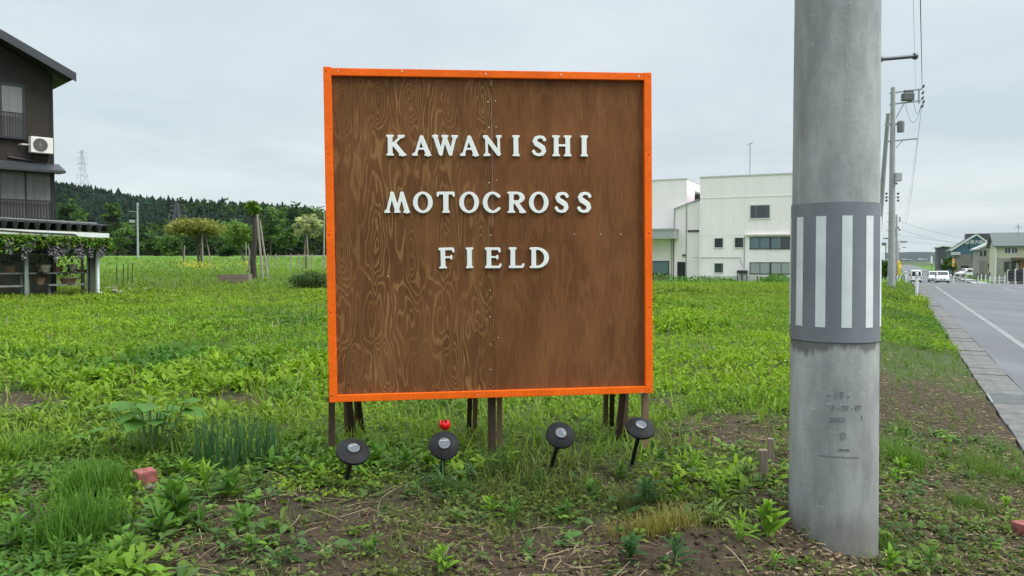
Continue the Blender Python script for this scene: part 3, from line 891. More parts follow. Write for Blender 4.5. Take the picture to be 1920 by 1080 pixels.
# ================================================================== NEAR CONCRETE POLE
PY = 3.56
pc = at(1560.5, 1005, PY); pc.z = -.25
pt_ = at(1569.5, 0, PY)
R0 = 79.2 / F * PY
lean = Vector(((pt_.x - at(1560.5, 1005, PY).x) / (pt_.z - at(1560.5, 1005, PY).z), 0, 1))
m_, n_, l_, b_ = newmat('spun_concrete')
t_ = n_.new('ShaderNodeTexCoord')
def nz_(sc, st, det=5, ro=.6):
    mp = n_.new('ShaderNodeMapping'); mp.inputs['Scale'].default_value = st; l_.new(t_.outputs['Object'], mp.inputs[0])
    z = n_.new('ShaderNodeTexNoise'); z.inputs['Scale'].default_value = sc; z.inputs['Detail'].default_value = det; z.inputs['Roughness'].default_value = ro
    l_.new(mp.outputs[0], z.inputs['Vector']); return z.outputs['Fac']
def ramp_(src, p0, c0, p1, c1):
    r = n_.new('ShaderNodeValToRGB'); r.color_ramp.elements[0].position = p0; r.color_ramp.elements[1].position = p1
    r.color_ramp.elements[0].color = c0 + (1,); r.color_ramp.elements[1].color = c1 + (1,); l_.new(src, r.inputs[0]); return r.outputs[0]
def mixc(a, b2, f, mode='MIX'):
    x = n_.new('ShaderNodeMix'); x.data_type = 'RGBA'; x.blend_type = mode
    for q, s in ((a, 'A'), (b2, 'B'), (f, 'Factor')):
        if isinstance(q, float): x.inputs[s].default_value = q
        elif isinstance(q, tuple): x.inputs[s].default_value = q + (1,)
        else: l_.new(q, x.inputs[s])
    return x.outputs['Result']
c_ = ramp_(nz_(4.2, (1, 1, .4), 8, .66), .34, (.20, .215, .212), .66, (.40, .42, .41))
c_ = mixc(c_, (.125, .13, .13), ramp_(nz_(2.6, (1.5, 1.5, .3), 5), .48, (0, 0, 0), .66, (.6, .6, .6)))
c_ = mixc(c_, (.50, .51, .50), ramp_(nz_(16, (1, 1, 6), 3), .66, (0, 0, 0), .74, (.4, .4, .4)))
# pale scratches round the pole
c_ = mixc(c_, (.55, .56, .55), ramp_(nz_(4, (1.5, 1.5, 34), 3, .5), .68, (0, 0, 0), .74, (.5, .5, .5)))
# damp stain just under the sheet wrapped round the pole, and splashed soil at its foot
sx = n_.new('ShaderNodeSeparateXYZ'); l_.new(t_.outputs['Object'], sx.inputs[0])
def mr(src, a, b2):
    r = n_.new('ShaderNodeMapRange'); r.inputs['From Min'].default_value = a; r.inputs['From Max'].default_value = b2; r.clamp = True; l_.new(src, r.inputs['Value']); return r.outputs['Result']
def mt(op, a, b2):
    x = n_.new('ShaderNodeMath'); x.operation = op
    for i, q in enumerate((a, b2)):
        if isinstance(q, (int, float)): x.inputs[i].default_value = q
        else: l_.new(q, x.inputs[i])
    return x.outputs[0]
zz = mt('ADD', sx.outputs['Z'], mt('MULTIPLY', mt('SUBTRACT', nz_(9, (1, 1, .3), 4), .5), .22))
stain = mt('MULTIPLY', mr(zz, 1.02, 1.045), mr(sx.outputs['Z'], 1.10, 1.095))
c_ = mixc(c_, (.085, .085, .08), mt('MULTIPLY', stain, .8))
c_ = mixc(c_, (.115, .10, .08), mt('MULTIPLY', mr(zz, .36, .27), .55))
l_.new(c_, b_.inputs['Base Color']); b_.inputs['Roughness'].default_value = .72; b_.inputs['Specular IOR Level'].default_value = .35
bp = n_.new('ShaderNodeBump'); bp.inputs['Strength'].default_value = .35; bp.inputs['Distance'].default_value = .004
l_.new(nz_(60, (1, 1, 1), 4), bp.inputs['Height']); l_.new(bp.outputs[0], b_.inputs['Normal'])
SPUN = m_
pole = thing('utility_pole', 'thick concrete utility pole beside the sign with grey striped wrap', 'utility pole', pc)
def prad(z): return R0 * (1.003 - .0265 * z)
def pax(z): return Vector((pc.x + lean.x * (z - .05), pc.y, z))
mb = MB(); hs = [-.25 + i * (11.45 / 40) for i in range(41)]
mb.tube([pax(z) for z in hs], [prad(z) for z in hs], 64)
mb.build('shaft', SPUN, pole, smooth=True)
def shell(a0, a1, z0, z1, r_off, thick, n, rad_fn=prad, nz=2):
    """curved plate hugging the pole between two angles (0 = towards the camera)"""
    mb = MB(); vv = []
    full = abs(a1 - a0) >= 2 * math.pi - 1e-6
    view = math.atan2(pc.x, pc.y)
    for i in range(n + 1):
        a = a0 + (a1 - a0) * i / n + 0
        for k in range(nz):
            z = z0 + (z1 - z0) * k / (nz - 1)
            c = pax(z)
            for e in (0, thick):
                r = rad_fn(z) + r_off + e
                # direction at angle a from the line pole -> camera, positive to the right
                g = a
                d = Vector((math.cos(view) * math.sin(g) - math.sin(view) * math.cos(g), -math.sin(view) * math.sin(g) - math.cos(view) * math.cos(g), 0))
                vv.append(c + d * r)
    s = nz * 2; fs = []
    for i in range(n):
        for k in range(nz - 1):
            p = i * s + k * 2; q = p + s
            fs.append((p + 1, q + 1, q + 3, p + 3)); fs.append((p, p + 2, q + 2, q))
        fs.append((i * s, (i + 1) * s, (i + 1) * s + 1, i * s + 1)); t0 = i * s + (nz - 1) * 2
        fs.append((t0 + 1, t0 + s + 1, t0 + s, t0))
    if not full:
        for i in (0, n):
            for k in range(nz - 1):
                p = i * s + k * 2; fs.append((p, p + 1, p + 3, p + 2))
    mb.add(vv, fs); return mb
zt = at(1563, 378, PY - R0).z; zb = at(1563, 643, PY - R0).z
m_, n_, l_, b_ = newmat('grey_ribbed_sheet')
t_ = n_.new('ShaderNodeTexCoord'); w_ = n_.new('ShaderNodeTexWave'); w_.bands_direction = 'Z'; w_.inputs['Scale'].default_value = 42; w_.inputs['Distortion'].default_value = .2
l_.new(t_.outputs['Object'], w_.inputs['Vector'])
c_ = ramp_(nz_(7, (1, 1, .5), 5), .3, (.125, .145, .162), .7, (.175, .195, .212))
l_.new(c_, b_.inputs['Base Color']); b_.inputs['Roughness'].default_value = .5
bp = n_.new('ShaderNodeBump'); bp.inputs['Strength'].default_value = .07; bp.inputs['Distance'].default_value = .003
l_.new(w_.outputs['Fac'], bp.inputs['Height']); l_.new(bp.outputs[0], b_.inputs['Normal'])
wrap = shell(-math.pi, math.pi, zb, zt, .001, .0035, 72).build('wrap', m_, pole, smooth=True)
STRIPE = mat('reflective_stripe', (.60, .64, .64), .45, var=.10, vscale=9)
zs0 = at(1563, 615, PY - R0).z; zs1 = at(1563, 404, PY - R0).z
for k in range(-3, 8):
    a = R(-49.5 + 32.2 * k)
    shell(a - R(6.4), a + R(6.4), zs0, zs1, .0048, .0012, 6).build('stripe', STRIPE, wrap)
for k in range(2):
    z = (zt + .004, zb - .018)[k]
# cast lettering in the concrete
INK = mat('cast_lettering', (.185, .19, .195), .85, var=.35, vscale=90)
def wrap_text(body, px, py, h, name='lettering', m=INK):
    me = text_mesh(body, h, m, .0012)
    z0 = at(px, py, PY - R0).z
    a0 = math.asin(max(-1, min(1, (px - 1562) / 83.0)))
    view = math.atan2(pc.x, pc.y)
    for v in me.vertices:
        z = z0 + v.co.y; g = a0 + v.co.x / prad(z); r = prad(z) + .0012 + v.co.z
        c = pax(z)
        v.co = c + Vector((math.cos(view) * math.sin(g) - math.sin(view) * math.cos(g), -math.sin(view) * math.sin(g) - math.cos(view) * math.cos(g), 0)) * r - pc
    return add_obj(name, me, pole)
wrap_text('- 19 -', 1571, 742, .042)
wrap_text('2 - 09 - 07', 1586, 765, .030)
wrap_text('2053', 1569, 788, .031)
wrap_text('J', 1612, 783, .026)
wrap_text('0', 1579, 818, .046, 'emblem')
wrap_text('2050021', 1582, 844, .013)
shell(R(-18), R(34), at(1563, 859, PY - R0).z, at(1563, 856, PY - R0).z, .0, .0012, 14).build('cast_groove', INK, pole)
# step bolt
STEPM = mat('step_bolt_steel', (.10, .115, .125), .5, .5)
a = at(1640, 112, PY); b = at(1716, 105.5, PY + .02)
mb = MB(); mb.tube([a, b], .0085, 12); d = (b - a).normalized()
mb.tube([b - d * .006, b + d * .006], .0145, 12); mb.tube([at(1648, 111, PY) , at(1648, 111, PY) + d * .010], .0155, 12)
mb.build('step_bolt', STEPM, pole, smooth=True)
# top fittings, above the picture
GALV = mat('galvanised_arm', (.30, .32, .33), .55, .5)
WA0 = Vector((1.66, 3.56, 5.88))
mb = MB(); mb.bar(pax(5.9) + Vector((-.05, -.1, 0)), pax(5.9) + Vector((.55, -.1, 0)), .06, .06); mb.build('crossarm', GALV, pole)

# ================================================================== STAKES, MARKERS
def stake(pb, pt2, w, m, label, name='wooden_stake', cat_='stake', group=None, d=None):
    b = gpt(*pb); t = at(pt2[0], pt2[1], b.y)
    mb = MB(); mb.bar(b - Vector((0, 0, .1)), t, w, d or w, up=(0.2, 1, 0)); return solo(name, mb, m, label, cat_, group, bevel=.003, base=b)
GREYW = mat('grey_weathered_wood', (.19, .15, .115), .85, var=.3, vscale=20, bump=.5, bscale=50, stretch=(5, 5, .5))
stake((1433, 903), (1431, 843), .041, GREYW, 'short front wooden stake beside the concrete pole', group='pair of wooden stakes')
stake((1446, 880), (1445, 822), .034, GREYW, 'short rear wooden stake beside the concrete pole', group='pair of wooden stakes')
PINK = mat('faded_red_paint', (.27, .085, .075), .85, var=.45, vscale=22, bump=.3, bscale=70)
def marker(px, py, w, h, rot, label):
    b = gpt(px, py)
    M = Matrix.Translation(b) @ Matrix.Rotation(rot, 4, 'Z')
    r = thing('boundary_marker', label, 'marker post', matrix=M, group='red topped boundary markers')
    mb = MB(); mb.box(-w / 2, w / 2, -w / 2, w / 2, -.15, h * .2); mb.build('shaft', mat('marker_concrete', (.30, .25, .22), .9, var=.3, vscale=20, bump=.3), r, bevel=.004, world=False)
    mb = MB(); mb.box(-w / 2 - .001, w / 2 + .001, -w / 2 - .001, w / 2 + .001, h * .2, h); mb.build('painted_cap', PINK, r, bevel=.009, world=False)
    mb = MB(); mb.box(-.008, .008, -w * .3, w * .25, h, h + .0012); mb.build('arrow_mark', mat('marker_groove', (.22, .05, .045), .8), r, world=False)
marker(272, 912, .098, .088, .72, 'pinkish red square marker post among weeds left of the sign')
marker(1918, 1010, .075, .08, .4, 'reddish marker block at the right edge of the verge')
mb = MB(); p0 = gpt(1405, 895) + Vector((0, 0, .015)); p1 = gpt(1476, 893) + Vector((0, 0, .04))
mb.tube([p0, p0.lerp(p1, .4) + Vector((0, 0, .03)), p1], [.004, .0045, .003], 6)
solo('twig', mb, LEGD, 'thin dark fallen twig between wooden stakes and concrete pole', 'twig')

# ================================================================== BUILDINGS
class Frame:
    """a wall plane: o = a point on it, u = direction along it, n = towards the camera"""
    def __init__(self, o, u):
        self.o = Vector((o[0], o[1], 0)); self.u = Vector((u[0], u[1], 0)).normalized()
        n = Vector((self.u.y, -self.u.x, 0))
        if n.dot(-self.o) < 0: n = -n
        self.n = n
    def P(self, a, d, z): return self.o + self.u * a + self.n * d + Vector((0, 0, z))
    def hit(self, px, py, d=0.0):
        r = Vector(ray(px, py)); o = self.o + self.n * d
        k = (o.dot(self.n)) / (r.dot(self.n))
        p = Vector((0, 0, CAMZ)) + r * k
        return (p - self.o).dot(self.u), p.z
    def box(self, mb, a0, a1, d0, d1, z0, z1):
        P = self.P
        return mb.hexa([P(a0, d0, z0), P(a1, d0, z0), P(a1, d1, z0), P(a0, d1, z0), P(a0, d0, z1), P(a1, d0, z1), P(a1, d1, z1), P(a0, d1, z1)])
    def rect(self, px0, px1, py0, py1, d=0.0):
        pm = (py0 + py1) / 2; xm_ = (px0 + px1) / 2
        a0 = self.hit(px0, pm, d)[0]; a1 = self.hit(px1, pm, d)[0]
        z1 = self.hit(xm_, py0, d)[1]; z0 = self.hit(xm_, py1, d)[1]
        return a0, a1, z0, z1
ALU_D = mat('dark_aluminium', (.035, .037, .04), .45, .3)
ALU_W = mat('white_aluminium', (.62, .63, .62), .45)
PANE_D = glassmat('dark_window_glass', (.045, .055, .06))
PANE_B = glassmat('bluish_window_glass', (.10, .16, .19))
PANE_F = mat('frosted_window_pane', (.30, .33, .33), .25, var=.08)
PANE_C = mat('curtained_pane', (.17, .175, .17), .22, var=.22, vscale=3, stretch=(6, 6, .3))
def window(fr, r, parent, panes=2, m=ALU_D, pm=PANE_D, fw=.05, d=.0, dep=.045, name='window'):
    a0, a1, z0, z1 = r
    mb = MB()
    fr.box(mb, a0 - fw, a1 + fw, d - .02, d + dep, z1, z1 + fw); fr.box(mb, a0 - fw, a1 + fw, d - .02, d + dep + .03, z0 - fw, z0)
    fr.box(mb, a0 - fw, a0, d - .02, d + dep, z0, z1); fr.box(mb, a1, a1 + fw, d - .02, d + dep, z0, z1)
    for k in range(1, panes):
        x = a0 + (a1 - a0) * k / panes; fr.box(mb, x - fw * .35, x + fw * .35, d - .02, d + dep - .008, z0, z1)
    w = mb.build(name, m, parent)
    for k in range(panes):
        x0 = a0 + (a1 - a0) * k / panes; x1 = a0 + (a1 - a0) * (k + 1) / panes
        mb = MB(); fr.box(mb, x0, x1, d - .015, d + .012 + .006 * (k % 2), z0, z1); mb.build('pane', pm[k % len(pm)] if isinstance(pm, (list, tuple)) else pm, w)
    return w

# ---------------- dark house on the left
hc = at(102, 400, 27.0)
HF = Frame((hc.x, hc.y), (.707, .707))
house = thing('house', 'dark brown two storey house with gable roof at the left edge', 'house', (hc.x, hc.y, terr(hc.x, hc.y)))
ZE = HF.hit(102, 165)[1]
SL = .47; GW = 7.6
OH, FRT = HF.hit(141, 144, .75)[0], .75
ZE = HF.hit(141, 144, .75)[1] + SL * OH - .12
m_, n_, l_, b_ = newmat('dark_brown_boarding')
t_ = n_.new('ShaderNodeTexCoord'); w_ = n_.new('ShaderNodeTexWave'); w_.bands_direction = 'Z'; w_.wave_profile = 'SAW'; w_.inputs['Scale'].default_value = 1.7
l_.new(t_.outputs['Object'], w_.inputs['Vector'])
l_.new(ramp_(nz_(3, (1, 1, .4), 5), .3, (.014, .0098, .0075), .7, (.026, .018, .013)), b_.inputs['Base Color']); b_.inputs['Roughness'].default_value = .7
bp = n_.new('ShaderNodeBump'); bp.inputs['Strength'].default_value = .7; bp.inputs['Distance'].default_value = .02
l_.new(w_.outputs['Fac'], bp.inputs['Height']); l_.new(bp.outputs[0], b_.inputs['Normal'])
BRN = m_
mb = MB(); P = HF.P
for d0 in (0.0, -8.0): pass
apex = ZE + SL * GW / 2
prof = [(0, -.5), (0, ZE), (-GW / 2, apex), (-GW, ZE), (-GW, -.5)]
vv = [P(a, 0, z) for a, z in prof] + [P(a, -8, z) for a, z in prof]
mb.add(vv, [(0, 1, 2, 3, 4), (9, 8, 7, 6, 5), (0, 5, 6, 1), (3, 8, 9, 4), (1, 6, 7, 2), (2, 7, 8, 3)])
mb.build('wall', BRN, house)
mb = MB(); HF.box(mb, -.06, .02, -.06, .02, 0, ZE - .02); mb.build('corner_post', mat('black_trim', (.012, .011, .011), .6), house)
ROOFM = mat('charcoal_metal_roof', (.045, .05, .056), .5, .2, var=.15)
SOFF = mat('dark_soffit', (.022, .019, .017), .8)
roof = None
for sg in (0, 1):
    mb = MB()
    def RP(a, d, up):    # a = distance outward from the eave wall (negative to the ridge)
        z = ZE - SL * a + up
        return P(a if sg == 0 else -GW - a, d, z)
    c = []
    for up in (.06, .22):
        c += [RP(OH, FRT, up), RP(OH, -8.5, up), RP(-GW / 2 + (.001 if sg else 0), -8.5, up), RP(-GW / 2 + (.001 if sg else 0), FRT, up)]
    mb.hexa(c); r_ = mb.build('roof', ROOFM, house)
    mb = MB(); c = []
    for up in (-.03, .25):
        c += [RP(OH + .02, FRT + .05, up), RP(OH + .02, FRT + .004, up), RP(-GW / 2, FRT + .004, up), RP(-GW / 2, FRT + .05, up)]
    mb.hexa(c); mb.build('barge_board', ROOFM, r_)
    mb = MB(); c = []
    for up in (.035, .055):
        c += [RP(OH - .05, FRT, up), RP(OH - .05, 0.01, up), RP(-GW / 2, 0.01, up), RP(-GW / 2, FRT, up)]
    mb.hexa(c); mb.build('soffit', SOFF, r_)
def railing(px0, px1, pyt, pyb, n, d=.14, m=ALU_D):
    a0, a1, z0, z1 = HF.rect(px0, px1, pyt, pyb, d)
    mb = MB(); HF.box(mb, a0, a1, d - .02, d + .02, z1 - .04, z1); rl = mb.build('railing', m, house)
    mb = MB(); HF.box(mb, a0, a1, d - .02, d + .02, z0, z0 + .04); mb.build('bottom_rail', m, rl)
    for k in range(n):
        x = a0 + (a1 - a0) * (k + .5) / n
        mb = MB(); HF.box(mb, x - .016, x + .016, d - .012, d + .012, z0 + .04, z1 - .04); mb.build('baluster', m, rl)
window(HF, HF.rect(-40, 42, 158, 255), house, 2, ALU_D, [PANE_C, PANE_C], .07)
railing(-38, 47, 208, 258, 16)
window(HF, HF.rect(-52, 95, 320, 408), house, 3, ALU_D, [PANE_C, PANE_C], .07)
railing(-50, 101, 373, 412, 26)
a0, a1, z0, z1 = HF.rect(-60, 104, 306, 321)
mb = MB(); c = [P(a0, .005, z0), P(a1 + .1, .005, z0), P(a1 + .1, .75, z0 - .02), P(a0, .75, z0 - .02), P(a0, .005, z1 + .08), P(a1 + .1, .005, z1 + .08), P(a1 + .1, .75, z0 + .06), P(a0, .75, z0 + .06)]
mb.hexa(c); mb.build('canopy', ROOFM, house)
mb = MB(); q = [HF.hit(15, 294, .04), HF.hit(70, 304, .04), HF.hit(92, 318, .04)]; mb.tube([P(a, .04, z) for a, z in q], .035, 8); mb.build('pipe', mat('dark_pipe', (.035, .03, .028), .6), house)
# outdoor unit of an air conditioner
a0, a1, z0, z1 = HF.rect(58, 100, 257, 287, .38)
acp = P((a0 + a1) / 2, .2, z0)
ac = thing('air_conditioner', 'white air conditioner unit mounted on the dark house wall', 'air conditioner', acp)
ACW = mat('ac_white', (.66, .65, .60), .5, var=.05)
mb = MB(); HF.box(mb, a0, a1, .08, .38, z0, z1); mb.build('casing', ACW, ac, bevel=.02)
ca, cz = a0 + (a1 - a0) * .42, (z0 + z1) / 2; rr_ = (z1 - z0) * .40
rot = Matrix(((HF.u.x, 0, HF.n.x, 0), (HF.u.y, 0, HF.n.y, 0), (0, 1, 0, 0), (0, 0, 0, 1)))
M = rot.copy(); M.translation = P(ca, .381, cz)
mb = MB(); mb.lathe([(rr_, .002), (rr_, .006)], 28, M); mb.build('fan_opening', mat('fan_shadow', (.05, .05, .05), .6), ac)
mb = MB()
for k in range(1, 6): mb.lathe([(rr_ * k / 5 - .006, .008), (rr_ * k / 5, .016), (rr_ * k / 5 + .006, .008)], 28, M, False)
for k in range(8):
    g = math.pi * k / 8; mb.bar(M @ Vector((rr_ * math.cos(g), rr_ * math.sin(g), .012)), M @ Vector((-rr_ * math.cos(g), -rr_ * math.sin(g), .012)), .012, .008)
mb.build('fan_grille', mat('grille_grey', (.22, .22, .21), .5), ac)
mb = MB()
for x in (a0 + .12, a1 - .12): mb.bar(P(x, 0, z0 - .02), P(x, .36, z0 - .02), .03, .03); mb.bar(P(x, 0, z0 - .25), P(x, .33, z0 - .03), .025, .025)
mb.build('bracket', ALU_D, ac)
mb = MB(); p = P(a0, .2, z0 + .25); mb.tube([p, p - HF.u * .2, p - HF.u * .25 - HF.n * .2], .03, 8); mb.build('hose', mat('hose_cream', (.5, .48, .42), .6), ac)

# ---------------- lean-to with folded plate roof and wisteria
PD2 = 2.2
lean_to = thing('lean_to', 'lean-to shelter with ribbed grey roof and white fascia at the dark house', 'shelter', P(0, PD2, 0) * 1.0)
def hp(px, py, d=PD2): a, z = HF.hit(px, py, d); return P(a, d, z)
aL, zL = HF.hit(-60, 411, PD2); aR, zR_ = HF.hit(203, 424, PD2)
nw = 13; step = (aR - aL) / nw
DECK = mat('folded_plate_roof', (.060, .066, .062), .6, .2, var=.3, vscale=8)
mb = MB(); pts = []
for k in range(nw):
    x = aL + k * step; zt_ = zL + (zR_ - zL) * k / nw
    pts += [(x, zt_ - .22), (x + step * .16, zt_ - .22), (x + step * .36, zt_), (x + step * .84, zt_), (x + step * .98, zt_ - .2)]
vv = []
for a, z in pts: vv += [P(a, PD2, z), P(a, .05, z + .18), P(a, PD2, z + .02), P(a, .05, z + .2)]
fs = []
for k in range(len(pts) - 1):
    b0 = k * 4; b1 = b0 + 4
    fs += [(b0, b1, b1 + 1, b0 + 1), (b0 + 2, b0 + 3, b1 + 3, b1 + 2), (b0, b0 + 2, b1 + 2, b1)]
mb.add(vv, fs); mb.build('ribbed_roof', DECK, lean_to)
mb = MB(); c = []
mb.bar(P(aL, PD2 - .06, zL - .30), P(aR + .03, PD2 - .06, zR_ - .31), .10, .15); mb.build('fascia', mat('white_fascia', (.62, .64, .62), .6, var=.12, vscale=2), lean_to)
mb = MB(); mb.bar(P(aL, PD2 - .02, zL + .10), P(aR - .25, PD2 - .3, zR_ + .10), .03, .03); mb.build('roof_rail', GALV, lean_to)
POSTG = mat('pale_green_post', (.16, .20, .165), .6, var=.2)
POSTD = mat('dark_mossy_post', (.05, .06, .04), .85, var=.3)
def post(pxb, pyb, pxt, pyt, r, m, name='post', dd=PD2 - .1, parent=lean_to):
    a, zb_ = HF.hit(pxb, pyb, dd); at_, zt2 = HF.hit(pxt, pyt, dd)
    mb = MB(); mb.bar(P(a, dd, -.05), P(at_, dd, zt2), r * 2, r * 2, up=HF.n); mb.build(name, m, parent)
post(49, 560, 49, 440, .05, POSTG); post(172, 552, 172, 440, .085, POSTD); post(100, 552, 100, 440, .035, POSTD, dd=1.2); post(154, 545, 154, 440, .035, POSTD, dd=1.0); post(164, 552, 164, 470, .02, POSTG)
mb = MB(); p0 = hp(182.5, 470, PD2 - .02); p1 = hp(183.5, 548, PD2 - .02); mb.tube([p0, p1, p1 + HF.u * .1 - Vector((0, 0, .03))], .055, 12); mb.build('downpipe', mat('white_pipe', (.66, .72, .76), .4, var=.08), lean_to, smooth=True)
# shelves
SHELF = mat('grey_shelf_board', (.20, .21, .195), .8, var=.2)
def shelf(px0, px1, py, label, dd=PD2 - .25):
    a0, z = HF.hit(px0, py, dd); a1, _ = HF.hit(px1, py, dd)
    r = thing('plant_shelf', label, 'shelf', P((a0 + a1) / 2, dd, 0), group='plant shelves under the lean-to')
    mb = MB(); HF.box(mb, a0, a1, dd - .35, dd, z - .05, z); mb.build('board', SHELF, r)
    for x in (a0 + .05, a1 - .05):
        mb = MB(); HF.box(mb, x - .02, x + .02, dd - .2, dd - .16, -.05, z - .05); mb.build('leg', POSTG, r)
    return a0, a1, z
s1 = shelf(53, 164, 511, 'upper plant shelf carrying pots, right of the pale post')
s2 = shelf(92, 164, 533, 'low plant shelf beneath the pots, beside the mossy post', PD2 - .15)
s3 = shelf(-60, 46, 512, 'upper left plant shelf under the lean-to at the photo edge')
s4 = shelf(-60, 47, 537, 'lower left plant shelf under the lean-to at the photo edge', PD2 - .15)
mb = MB(); mb.bar(hp(-60, 474, PD2 - .3), hp(92, 477, PD2 - .3), .05, .05); mb.build('rail', POSTG, lean_to)
POTS = mat('cream_pot', (.50, .44, .37), .7, var=.15); POTB = mat('brown_pot', (.17, .10, .07), .7)
def pot(px, py, w, h, m, label, leafc, dd=PD2 - .42, nleaf=60, lh=.35):
    a, z = HF.hit(px, py, dd); b = P(a, dd, z + .002)
    r = thing('flower_pot', label, 'plant pot', b, group='pots on the plant shelves')
    mb = MB(); mb.lathe([(w * .36, 0), (w * .48, h * .85), (w * .53, h * .86), (w * .53, h), (w * .44, h), (w * .42, h * .9)], 16, Matrix.Translation(b)); mb.build('pot', m, r, smooth=True)
    n = nleaf; q = rng.normal(0, 1, (n, 3)) * (w * .45, w * .45, lh * .3) + (0, 0, h + lh * .4); q[:, 2] = np.maximum(q[:, 2], h * .9)
    v, f, c = strips(q, rng.random(n) * 6.28, rng.normal(.4, .5, n), rng.normal(-.3, .5, n), rng.uniform(.08, .18, n), rng.uniform(.04, .08, n), SHORT, jit(leafc, n, .3))
    tag(add_obj('plant', fast_mesh('plant', v, f, LEAF, c), r), kind='stuff')
pot(82, 510, .42, .22, POTS, 'wide cream bowl pot on the upper shelf', (.05, .10, .03), nleaf=70)
pot(136, 510, .32, .24, POTS, 'tapered cream pot holding a bushy plant on the upper shelf', (.09, .19, .03), nleaf=160, lh=.75)
pot(108, 511, .3, .18, POTB, 'small brown pot between two cream pots on the upper shelf', (.05, .12, .03), nleaf=120, lh=.5)
pot(154, 511, .36, .1, POTB, 'flat brown dish at the end of the upper shelf', (.05, .1, .03), nleaf=30, lh=.15)
pot(75, 534, .3, .2, POTB, 'brown pot with reddish leaves standing below the cream bowl', (.11, .07, .035), dd=PD2 - .3, nleaf=110, lh=.45)
pot(128, 533, .5, .2, POTB, 'long brown trough of dark leaves on the low shelf', (.035, .07, .02), dd=PD2 - .3, nleaf=180, lh=.35)
pot(20, 511, .35, .2, POTB, 'brown pot on the upper left shelf by the photo edge', (.045, .08, .03), nleaf=90, lh=.4)
# backdrop wall behind the shelves
mb = MB(); HF.box(mb, HF.hit(-60, 500, .3)[0], HF.hit(95, 500, .3)[0], .25, .3, -.1, HF.hit(50, 478, .3)[1]); mb.build('back_panel', mat('grey_green_panel', (.10, .105, .08), .8, var=.3, vscale=2), lean_to)
# wisteria
wis = thing('wisteria', 'green wisteria vine with hanging lilac flower clusters under the lean-to roof', 'climbing plant', P(aR - .5, PD2, 0))
n = 4600
aa = rng.uniform(aL, aR + .05, n); hz = np.clip((vnoise(aa, aa * 0, 1.6, 4)), 0, 1)
zz_ = zL + (zR_ - zL) * (aa - aL) / (aR - aL) - .38 - rng.random(n) ** 1.2 * (.22 + .42 * hz); dd = PD2 - .02 + rng.normal(.12, .16, n)
pp = np.array([P(a, d, z) for a, d, z in zip(aa, dd, zz_)])
lc = jit(np.where(rng.random((n, 1)) < .3, (.17, .22, .035), (.10, .21, .03)), n, .3)
v, f, c = strips(pp - np.array(wis.location), rng.random(n) * 6.28, rng.normal(-.3, .5, n), rng.normal(-.9, .4, n), rng.uniform(.10, .2, n), rng.uniform(.05, .08, n), SHORT, lc)
add_obj('foliage', fast_mesh('foliage', v, f, LEAF, c), wis)
mb = MB(); mb.tube([hp(170, 552), hp(171, 500), hp(168, 460), hp(140, 440), hp(60, 436), hp(-50, 428)], [.05, .045, .04, .03, .025, .02], 8); mb.build('stem', POSTD, wis)
for (px, y0, y1) in ((19, 448, 474), (12, 455, 470), (44, 458, 482), (54, 450, 468), (60, 447, 465), (87, 440, 455), (95, 458, 474), (105, 462, 486), (107, 455, 478), (117, 455, 474), (126, 448, 468), (142, 455, 478), (150, 455, 482), (154, 456, 480), (170, 462, 478), (187, 462, 480), (192, 460, 475)):
    p0 = hp(px, y0, PD2 + .3); p1 = hp(px, y1 + 4, PD2 + .3); h = p0.z - p1.z; n = int(rng.integers(50, 130))
    k = rng.random(n); g = rng.random(n) * 6.28; r = rng.uniform(.06, .10) * (1 - k * .75) * rng.random(n) ** .5
    q = np.stack([p0.x + r * np.cos(g), p0.y + r * np.sin(g), p0.z - k * h], 1) - np.array(wis.location)
    v, f, c = strips(q, g, rng.normal(0, .5, n), rng.normal(-.6, .4, n), .075, .06, SHORT, jit((.36, .345, .42), n, .35))
    add_obj('flower_cluster', fast_mesh('flower_cluster', v, f, LEAF, c), wis)

# ---------------- white factory building
wo = at(1312, 450, 84)
WF = Frame((wo.x, wo.y), (CT, -ST))
wz = -1.3
fac = thing('factory_building', 'large white flat roofed building behind the green field', 'building', (wo.x, wo.y, wz))
WHITE = mat('white_metal_cladding', (.84, .765, .78), .6, var=.04, vscale=.6, stretch=(1, 1, .25))
WHITE2 = mat('greyed_white_cladding', (.78, .705, .715), .6, var=.04, vscale=.6)
BASEG = mat('grey_plinth', (.30, .31, .31), .8, var=.12)
P = WF.P
def wbox(px0, px1, pyt, d0, d1, m, name, zb_=wz, ref=None, z1=None):
    a0 = WF.hit(px0, 450, d1)[0]; a1 = WF.hit(px1, 450, d1)[0]
    if z1 is None: z1 = WF.hit(ref or (px0 + px1) / 2, pyt, d1)[1]
    mb = MB(); WF.box(mb, a0, a1, d0, d1, zb_, z1); return mb.build(name, m, fac), a0, a1, z1
w_, a0, a1, zt_ = wbox(1312, 1575, 334, -16, 0, WHITE, 'wall', ref=1313)
mb = MB(); WF.box(mb, a0 - .06, a1 + .06, -16.1, .06, zt_, zt_ + .14); mb.build('parapet', mat('parapet_flashing', (.50, .51, .50), .5), fac)
zsm = WF.hit(1313, 372)[1]
mb = MB(); WF.box(mb, a0, a1, 0, .035, zsm - .03, zsm + .03); mb.build('cladding_seam', WHITE2, fac)
zsm = WF.hit(1313, 442)[1]
mb = MB(); WF.box(mb, a0, WF.hit(1400, 442)[0], 0, .02, zsm - .025, zsm + .025); mb.build('cladding_seam', WHITE2, fac)
zsm = WF.hit(1350, 517)[1]
mb = MB(); WF.box(mb, a0, a1, 0, .05, wz - .3, zsm); mb.build('plinth', mat('pale_plinth', (.50, .51, .48), .8, var=.15), fac)
